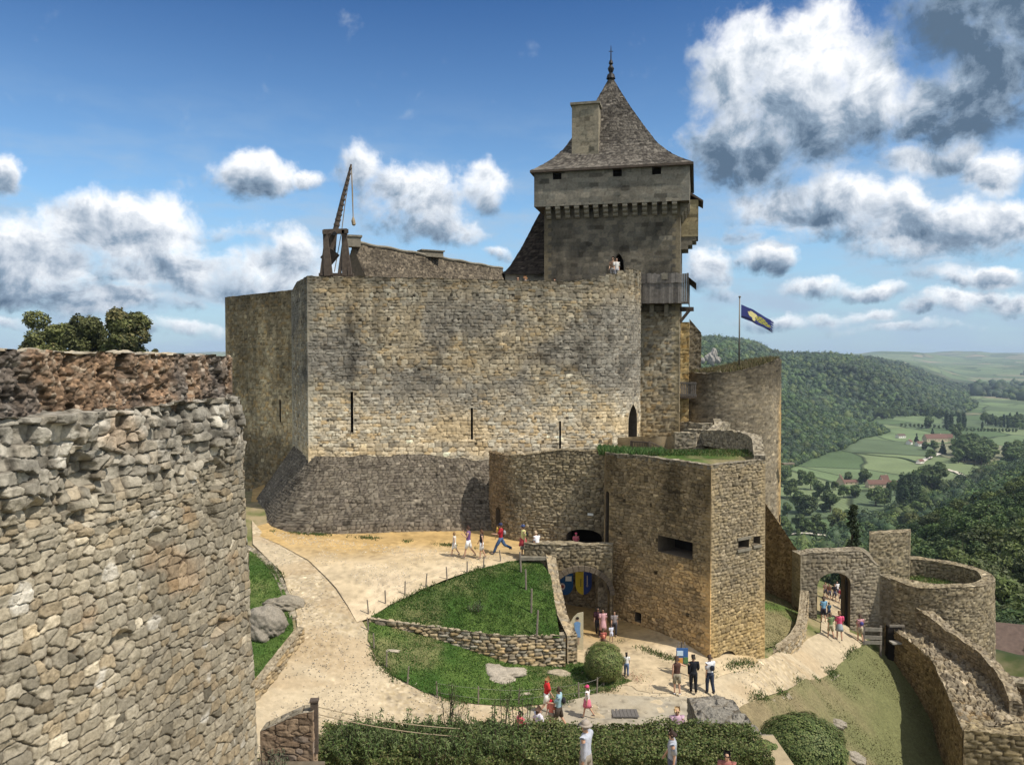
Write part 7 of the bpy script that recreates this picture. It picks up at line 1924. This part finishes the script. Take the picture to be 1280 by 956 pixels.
# ================================================================ people
def skin(name, verts, edges, radii, mat, parent, roots=(0,), sub=1):
    me = bpy.data.meshes.new(name); me.from_pydata([tuple(v) for v in verts], edges, []); me.update(); me.materials.append(mat)
    o = bpy.data.objects.new(name, me); COL.objects.link(o); o.parent = parent
    m = o.modifiers.new('Skin', 'SKIN'); m.use_smooth_shade = True; m.branch_smoothing = .6
    sv = me.skin_vertices[0].data
    for i, r in enumerate(radii):
        sv[i].radius = r if hasattr(r, '__len__') else (r, r); sv[i].use_root = i in roots
    if sub: s = o.modifiers.new('Subdivision', 'SUBSURF'); s.levels = sub; s.render_levels = sub
    return o
SKIN = (.50, .30, .20)
def person(px, by, hp, face, label, g=None, D=None, z=None, top=(.5, .5, .5), bottom=(.1, .1, .12), kind='shorts', hair=(.05, .03, .02), longhair=False, hat=None, brim=False, pack=None,
           stride=.35, armL=(-.2, .1, .3), armR=(.25, .1, .3), skinc=SKIN, shoes=(.1, .1, .1), sleeve=True, lean=0., extra=None, sit=False, group=None, grd=True):
    if D is None: P_ = hit(px, by, g); 
    else:
        P_ = pt(px, by, D)
        if z is not None: P_[2] = z
        P_ = np.array(P_)
    H = hp / 1000 * P_[1] if hp < 100 else hp / 100
    if g is not None and grd: P_[2] = float(g(P_[0], P_[1])) + .06
    s = H / 1.76
    r_ = empty('person', tuple(P_), math.radians(face), label, 'person', group)
    r_.scale = (s, s, s)
    sk = cm(skinc, .6, 'skin')
    # legs: swing forward/back, +Y is forward
    def leg(sx, a, kn):
        hip = Vector((sx * .095, 0, .92)); k = hip + Vector((sx * .01, math.sin(a) * .44, -math.cos(a) * .44)); b_ = a - kn
        an = k + Vector((0, math.sin(b_) * .43, -math.cos(b_) * .43)); return hip, k, an
    aL, aR = stride * .55, -stride * .5; kL, kR = .08 + stride * .1, .15 + stride * .5
    Lg = leg(-1, aL, kL); Rg = leg(1, aR, kR)
    drop = min(Lg[2].z, Rg[2].z) - .07
    dz = -drop
    def up(v): return Vector((v.x, v.y, v.z + dz))
    if sit: pass
    Lg = [up(v) for v in Lg]; Rg = [up(v) for v in Rg]
    ln = lambda v: Vector((v.x, v.y + lean * max(0, v.z - .95), v.z + dz))
    pel = ln(Vector((0, 0, .96))); sp_ = ln(Vector((0, .0, 1.14))); ch = ln(Vector((0, -.01, 1.33))); nb = ln(Vector((0, -.01, 1.46))); nk = ln(Vector((0, .01, 1.515)))
    jaw = ln(Vector((0, .035, 1.575))); sku = ln(Vector((0, .015, 1.655))); cr = ln(Vector((0, .0, 1.71)))
    def arm(sx, pr):
        f, ab, el_ = pr; sh = ln(Vector((sx * .185, -.01, 1.42)))
        d = Vector((sx * math.sin(ab), math.sin(f) * math.cos(ab), -math.cos(f) * math.cos(ab))); e = sh + d * .28
        f2 = f + el_; d2 = Vector((sx * math.sin(ab) * (.6 if el_ < 1.6 else -.9), math.sin(f2) * math.cos(ab), -math.cos(f2) * math.cos(ab))).normalized(); w = e + d2 * .25
        return sh, e, w, d2
    AL = arm(-1, armL); AR = arm(1, armR)
    V = [pel, sp_, ch, nb, nk, jaw, sku, cr]; R = [(.15, .11), (.13, .095), (.155, .105), (.10, .075), (.058, .06), (.066, .075), (.082, .095), (.05, .06)]
    E = [(0, 1), (1, 2), (2, 3), (3, 4), (4, 5), (5, 6), (6, 7)]; roots = [0]
    for q in (Lg, Rg):
        n = len(V); toe = q[2] + Vector((0, .15, -.045)); heel = q[2] + Vector((0, .0, -.03))
        V += [q[0], q[0].lerp(q[1], .5), q[1], q[1].lerp(q[2], .4), q[2], toe]; R += [.088, .078, .055, .054, .036, .033]; E += [(0, n), (n, n + 1), (n + 1, n + 2), (n + 2, n + 3), (n + 3, n + 4), (n + 4, n + 5)]
    hands = []
    for q, sx in ((AL, -1), (AR, 1)):
        n = len(V); V += [q[0], q[1], q[1].lerp(q[2], .4), q[2], q[2] + q[3] * .07]; R += [.056, .042, .04, .027, (.034, .018)]; E += [(2, n), (n, n + 1), (n + 1, n + 2), (n + 2, n + 3), (n + 3, n + 4)]
        hands.append((q[2] + q[3] * .07, q[3], sx))
    for (hpnt, d, sx) in hands:
        side = d.cross(Vector((sx, 0, 0))); side = side.normalized() if side.length > .1 else Vector((0, 1, 0))
        for k in range(5):
            n = len(V)
            if k == 4: a0 = hpnt - d * .035 + side * .02; a1 = a0 + (side * .8 + d * .6).normalized() * .035; a2 = a1 + d * .025
            else:
                o_ = side * (.024 - .016 * k); ln_ = (.07, .078, .073, .058)[k]; a0 = hpnt + o_ * .8 - d * .01; a1 = hpnt + o_ + d * ln_ * .6; a2 = a1 + (d * .8 - Vector((sx * .5, 0, 0))).normalized() * ln_ * .5
            V += [a0, a1, a2]; R += [.010, .009, .007]; E += [(n, n + 1), (n + 1, n + 2)]; roots.append(n)
    # nose and ears
    for a0, a1, rr in ((jaw + Vector((0, .075, .045)), jaw + Vector((0, .105, .025)), .014), (sku + Vector((-.075, -.005, -.02)), sku + Vector((-.09, -.015, -.0)), .014), (sku + Vector((.075, -.005, -.02)), sku + Vector((.09, -.015, 0)), .014)):
        n = len(V); V += [a0, a1]; R += [rr, rr * .8]; E += [(n, n + 1)]; roots.append(n)
    skin('body', V, E, R, sk, r_, roots)
    for sx in (-1, 1): b = MB(); b.box(tuple(sku + Vector((sx * .032, .086, -.005))), (.026, .016, .013)); b.build('eye', M['dark'], r_, world=False)
    b = MB(); b.box(tuple(jaw + Vector((0, .078, -.012))), (.045, .012, .012)); b.build('mouth', cm((.35, .12, .1)), r_, world=False)
    # clothes
    tm = cm(top, .85, 'cloth'); bm_ = cm(bottom, .85, 'cloth')
    def loft(b, rings, n=14):
        vs = []; fs = []
        for (c, rx, ry) in rings:
            for k in range(n): t = 2 * math.pi * k / n; vs.append((c[0] + rx * math.cos(t), c[1] + ry * math.sin(t), c[2]))
        m = len(rings)
        for i in range(m - 1):
            for k in range(n): fs.append((i * n + k, i * n + (k + 1) % n, (i + 1) * n + (k + 1) % n, (i + 1) * n + k))
        fs += [tuple(range(n - 1, -1, -1)), tuple(range((m - 1) * n, m * n))]
        b.add(vs, fs)
    b = MB(); o_ = lambda x, z: ln(Vector((0, x, z)))
    loft(b, [(o_(0, .86), .178, .128), (o_(0, .98), .168, .125), (o_(0, 1.12), .152, .115), (o_(.0, 1.28), .172, .128), (o_(-.01, 1.39), .198, .124), (o_(-.01, 1.455), .172, .105), (o_(0, 1.495), .075, .068)])
    if sleeve:
        for q in (AL, AR):
            e_ = q[0].lerp(q[1], .9); ins = q[0] + (ch - q[0]) * .35 + Vector((0, 0, .02))
            pts_ = [ins, q[0], q[0].lerp(q[1], .45), e_]; rr = [.08, .095, .088, .08]
            if sleeve == 'long': pts_ += [q[1], q[1].lerp(q[2], .5), q[1].lerp(q[2], .93)]; rr += [.072, .062, .052]
            b.tube(pts_, rr, 10)
    b.build('shirt', tm, r_, smooth=True, world=False)
    if kind in ('shorts', 'trousers'):
        b = MB(); loft(b, [(o_(0, .80), .165, .125), (o_(0, .90), .18, .132), (o_(0, 1.0), .165, .125)])
        for q in (Lg, Rg):
            pts_ = [q[0] + Vector((0, 0, .02)), q[0].lerp(q[1], .35), q[0].lerp(q[1], .9)]; rr = [.105, .102, .092]
            if kind == 'trousers': pts_ += [q[1], q[1].lerp(q[2], .5), q[1].lerp(q[2], .97)]; rr += [.08, .072, .066]
            b.tube(pts_, rr, 12)
        b.build(kind, bm_, r_, smooth=True, world=False)
    else:
        zt_ = pel.z + .08; zb_ = pel.z - (.36 if kind == 'skirt' else .5)
        b = MB(); b.lathe((0, (Lg[1].y + Rg[1].y) * .15, 0), [(.14, zt_), (.182, zt_ - .12), (.215, (zt_ + zb_) / 2 - .05), (.25, zb_), (.235, zb_ + .005), (.1, zt_ - .1)], 18); b.build(kind, bm_, r_, smooth=True, world=False)
    sh = cm(shoes, .7, 'shoe')
    for q in (Lg, Rg): skin('shoe', [q[2] + Vector((0, -.04, -.035)), q[2] + Vector((0, .06, -.035)), q[2] + Vector((0, .17, -.045))], [(0, 1), (1, 2)], [(.045, .035), (.048, .035), (.04, .025)], sh, r_)
    hm = cm(hair, .7, 'hair')
    V = [sku + Vector((0, -.03, .03)), sku + Vector((0, -.055, -.02)), sku + Vector((0, .02, .055))]; R = [(.092, .092), (.08, .065), (.085, .065)]; E = [(0, 1), (0, 2)]
    if longhair: V += [sku + Vector((0, -.085, -.13)), sku + Vector((0, -.10, -.28))]; R += [(.075, .045), (.05, .03)]; E += [(1, 3), (3, 4)]
    skin('hair', V, E, R, hm, r_, sub=2)
    if hat:
        b = MB(); c = sku + Vector((0, -.005, 0)); b.lathe(tuple(c), [(.106, .02), (.108, .06), (.095, .105), (.05, .13), (0, .137)], 16)
        if brim: b.lathe(tuple(c), [(.104, .028), (.165, .018), (.17, .022), (.104, .04)], 16)
        else: b.add([tuple(c + Vector(v)) for v in ((-.07, .08, .035), (.07, .08, .035), (.05, .175, .015), (-.05, .175, .015), (-.07, .08, .028), (.07, .08, .028), (.05, .175, .008), (-.05, .175, .008))], [(0, 1, 2, 3), (7, 6, 5, 4), (1, 5, 6, 2), (2, 6, 7, 3), (0, 3, 7, 4)])
        b.build('hat' if brim else 'cap', cm(hat, .8, 'cloth'), r_, smooth=True, world=False)
    if pack:
        c = ch + Vector((0, -.19, -.08)); bp = skin('backpack', [c + Vector((0, 0, .13)), c, c + Vector((0, -.01, -.15))], [(0, 1), (1, 2)], [(.11, .07), (.14, .10), (.125, .085)], cm(pack, .8, 'cloth'), r_)
    return r_
Y_ = dict
FL = 90; FR = -90; AW = 0; TO = 180    # facing left, right, away, towards the viewer
person(568, 696, 30, 80, 'child in white top and white shorts leading the group on the sand', GU, top=(.6, .58, .5), bottom=(.75, .75, .72), sleeve=False, stride=.5, hair=(.2, .12, .06), skinc=(.48, .3, .21))
person(585.5, 698, 40, 85, 'woman in a purple top and white shorts raising a hand to her face', GU, top=(.16, .08, .2), bottom=(.8, .8, .78), sleeve=False, stride=.55, armR=(.5, .1, 2.1), armL=(.3, .1, 1.9), hair=(.06, .03, .02))
person(602, 699, 36, 95, 'girl in a black top and white shorts behind the purple-topped woman', GU, top=(.02, .02, .025), bottom=(.8, .8, .78), sleeve=False, stride=.3, hair=(.12, .06, .03), longhair=True)
person(626, 693, 40, 90, 'man in a red tee and jeans striding with a grey backpack, carrying a toddler', GU, top=(.35, .02, .03), bottom=(.06, .11, .22), kind='trousers', stride=1.0, pack=(.3, .3, .31), hat=(.03, .04, .10), armL=(.5, .1, 1.2), armR=(.3, .1, 1.2))
# child carried in front
person(621.5, 682, 17, 90, 'toddler in a yellow top carried by the man in red', None, D=43.3, z=-10.0 + .15, top=(.7, .45, .08), bottom=(.6, .4, .1), stride=.5, hair=(.1, .06, .03))
person(654, 697, 40, 100, 'woman in yellow top, red skirt and blue cap behind the tall stakes', GU, top=(.62, .58, .25), bottom=(.4, .05, .06), kind='skirt', hat=(.05, .08, .2), stride=.3, pack=(.02, .02, .02), armR=(.1, .15, .6))
person(672, 700, 34, 30, 'person in a white top bending behind the bridge parapet slabs', GU, D=None, top=(.72, .70, .72), bottom=(.3, .2, .15), stride=.1, lean=.35, hair=(.4, .3, .2))
person(720, 694, 27, 180, 'small child in a pink cap looking over the bridge parapet', GU, top=(.5, .12, .15), hat=(.55, .08, .14), stride=0)
# lower group
person(683, 893, 47, -80, 'woman in a red polo and white shorts leaning forward beside the checked-shirt man', GL, top=(.55, .03, .03), bottom=(.75, .72, .66), stride=.5, lean=.1, hair=(.35, .2, .08))
person(698.5, 914, 55, 75, 'man in a blue checked shirt and dark shorts with a black backpack', GL, top=(.28, .42, .48), bottom=(.06, .045, .035), pack=(.02, .02, .025), stride=.45, armL=(.4, .1, 1.2), armR=(.3, .1, .9))
person(689, 912, 37, 150, 'small child in a red cap between the woman in red and the checked-shirt man', GL, top=(.6, .2, .15), bottom=(.3, .25, .2), hat=(.62, .03, .05), stride=.2)
person(734, 898, 41, 70, 'girl in a pink cap, white top and pink skirt walking alone on the rock', GL, top=(.72, .68, .66), bottom=(.62, .16, .24), kind='skirt', hat=(.75, .07, .22), stride=.5, longhair=True, hair=(.15, .08, .04))
person(651, 934, 50, 120, 'dark-haired child in a pink dress just above the hedge', GL, D=29, z=float(GL(.3, 29)) + .6, top=(.7, .14, .17), bottom=(.7, .14, .17), kind='dress', hair=(.02, .015, .01), grd=False)
person(673, 935, 56, -60, 'child in a white flowery top just above the hedge', GL, D=29, z=float(GL(.9, 29)) + .6, top=(.62, .60, .66), bottom=(.5, .5, .6), hair=(.10, .06, .04), longhair=True, grd=False)
person(783, 846, 29, 175 - 180, 'long-haired woman in a white tee and jeans standing behind the topiary', GL, top=(.75, .74, .72), bottom=(.12, .17, .28), kind='trousers', hair=(.015, .012, .01), longhair=True, stride=.2, )
person(846, 869, 47, 5, 'woman in a brown tank top and khaki shorts shading her eyes, back turned', GL, top=(.08, .04, .03), bottom=(.28, .25, .18), sleeve=False, armR=(.3, 1.1, 2.3), stride=.1, hair=(.05, .03, .02), shoes=(.7, .7, .7))
person(866.5, 867, 47, 0, 'man dressed all in black looking at the picture board', GL, top=(.012, .014, .02), bottom=(.012, .013, .018), kind='trousers', sleeve='long', stride=.08, hair=(.02, .015, .01), armR=(.2, .2, .7))
person(887, 868, 48, 20, 'man in a white tee and dark trousers carrying a black backpack', GL, top=(.72, .72, .74), bottom=(.03, .04, .07), kind='trousers', pack=(.015, .018, .03), stride=.2)
# under the arch
person(753.6, 797, 35, 180, 'woman in a pale pink dress coming out of the arch', GL, top=(.55, .32, .34), bottom=(.55, .32, .34), kind='dress', stride=.15, skinc=(.28, .16, .1), hair=(.02, .015, .01))
person(747.5, 796, 36, 170, 'dark-clothed adult in the shadow beside the woman in pink', GL, top=(.05, .02, .03), bottom=(.03, .03, .04), kind='trousers', skinc=(.22, .13, .09), hair=(.02, .015, .01))
person(764, 803, 21, 190, 'small child in a white and blue outfit at the arch', GL, top=(.6, .62, .72), bottom=(.55, .58, .7), stride=.2, skinc=(.25, .14, .1))
person(754, 815, 28, 5, 'person with an orange-pink backpack and brown trousers entering the arch', GL, top=(.35, .1, .08), bottom=(.10, .06, .04), kind='trousers', pack=(.62, .24, .16), stride=.15)
person(768, 796, 31, 180, 'shaded adult standing against the bastion inside the arch', GL, top=(.25, .22, .22), bottom=(.05, .05, .06), kind='trousers', stride=.1)
# gate
person(1038, 799, 32, 15, 'man in a green tee and khaki shorts walking up to the gateway', GL, top=(.16, .22, .10), bottom=(.30, .28, .18), stride=.35, hair=(.12, .08, .05))
person(1049, 801, 36, -10, 'woman in a bright pink top and grey-blue skirt before the gateway', GL, top=(.68, .10, .20), bottom=(.30, .34, .38), kind='skirt', stride=.3, hair=(.15, .08, .04))
person(1075, 790, 34, 5, 'man with a blue backpack and khaki shorts beside the gate pier', GL, D=48.2, top=(.5, .27, .28), bottom=(.42, .36, .25), pack=(.06, .06, .22), stride=.2)
person(1029, 778, 31, 0, 'woman in a light blue top and dark shorts inside the gate arch', GL, top=(.18, .36, .52), bottom=(.03, .03, .05), stride=.15, longhair=True)
person(1036, 774, 20, 10, 'child in dark blue next to the woman in light blue', GL, top=(.04, .10, .16), bottom=(.03, .04, .08), stride=.2)
person(1054, 764, 22, 190, 'person in dark clothes on the far side of the gate arch', GL, top=(.10, .11, .16), bottom=(.06, .06, .1), stride=.3)
for (px_, by, hp_, tp_, lb) in ((1046, 748, 21, (.75, .74, .74), 'visitor in white far beyond the gateway, centre of the group'), (1056.5, 747, 21, (.62, .68, .78), 'visitor in pale blue far beyond the gateway, right side'), (1043, 752, 22, (.02, .02, .025), 'visitor in black beyond the gateway, in front of the white one'), (1036.5, 750, 20, (.14, .07, .05), 'visitor in brown beyond the gateway, left side'), (1031.5, 748, 20, (.28, .18, .15), 'sunburnt visitor at the left edge of the gate opening'), (1051, 755, 20, (.3, .05, .07), 'visitor in dark red beyond the gateway')):
    person(px_, by, hp_, 180, lb, GL, top=tp_, bottom=(.08, .08, .12), stride=.3)
# foreground
person(735, 0, 168, 60, 'man in a white shirt and pale sun hat in front of the hedge', None, D=17.9, z=-9.93, top=(.40, .42, .48), bottom=(.25, .22, .18), kind='trousers', hat=(.34, .29, .24), brim=True, sleeve='long', hair=(.25, .22, .2), stride=.2)
person(846, 0, 143, 80, 'dark-haired boy in a grey tee in front of the hedge', None, D=18.0, z=-9.93, top=(.34, .36, .40), bottom=(.1, .1, .12), hair=(.035, .02, .015), stride=.2)
person(917, 0, 134, 160, 'dark-haired woman whose head just shows at the bottom edge', None, D=17.2, z=-9.93, top=(.3, .12, .1), bottom=(.1, .1, .12), hair=(.012, .01, .01), longhair=True)
person(852, 0, 160, 180, 'fair-haired child in a mottled pink shirt just behind the hedge', None, D=24.5, z=-12.45, top=(.50, .34, .42), bottom=(.2, .2, .3), hair=(.5, .35, .18), stride=.1)
# on the walls
person(767.5, 0, 172, 160, 'person in brown standing in the keep doorway', None, D=55.6, z=5.2, top=(.28, .18, .12), bottom=(.35, .32, .3), kind='trousers', skinc=(.5, .32, .22), stride=.1)
person(772, 0, 160, 190, 'person in white standing beside the brown-clad one in the keep doorway', None, D=55.2, z=5.2, top=(.6, .58, .55), bottom=(.3, .3, .32), kind='trousers', stride=.1)
person(647.5, 0, 172, 180, 'left sunlit visitor peering over the high wall head', None, D=53.2, z=3.6, top=(.55, .3, .25), stride=.1)
person(657, 0, 176, 150, 'right-hand visitor of the pair peering over the high wall head', None, D=53.2, z=3.6, top=(.5, .45, .4), stride=.1, hair=(.3, .15, .06))
person(694, 0, 168, 170, 'visitor leaning low over the high wall head near the stairs', None, D=53.0, z=3.5, top=(.4, .15, .12), stride=.1)
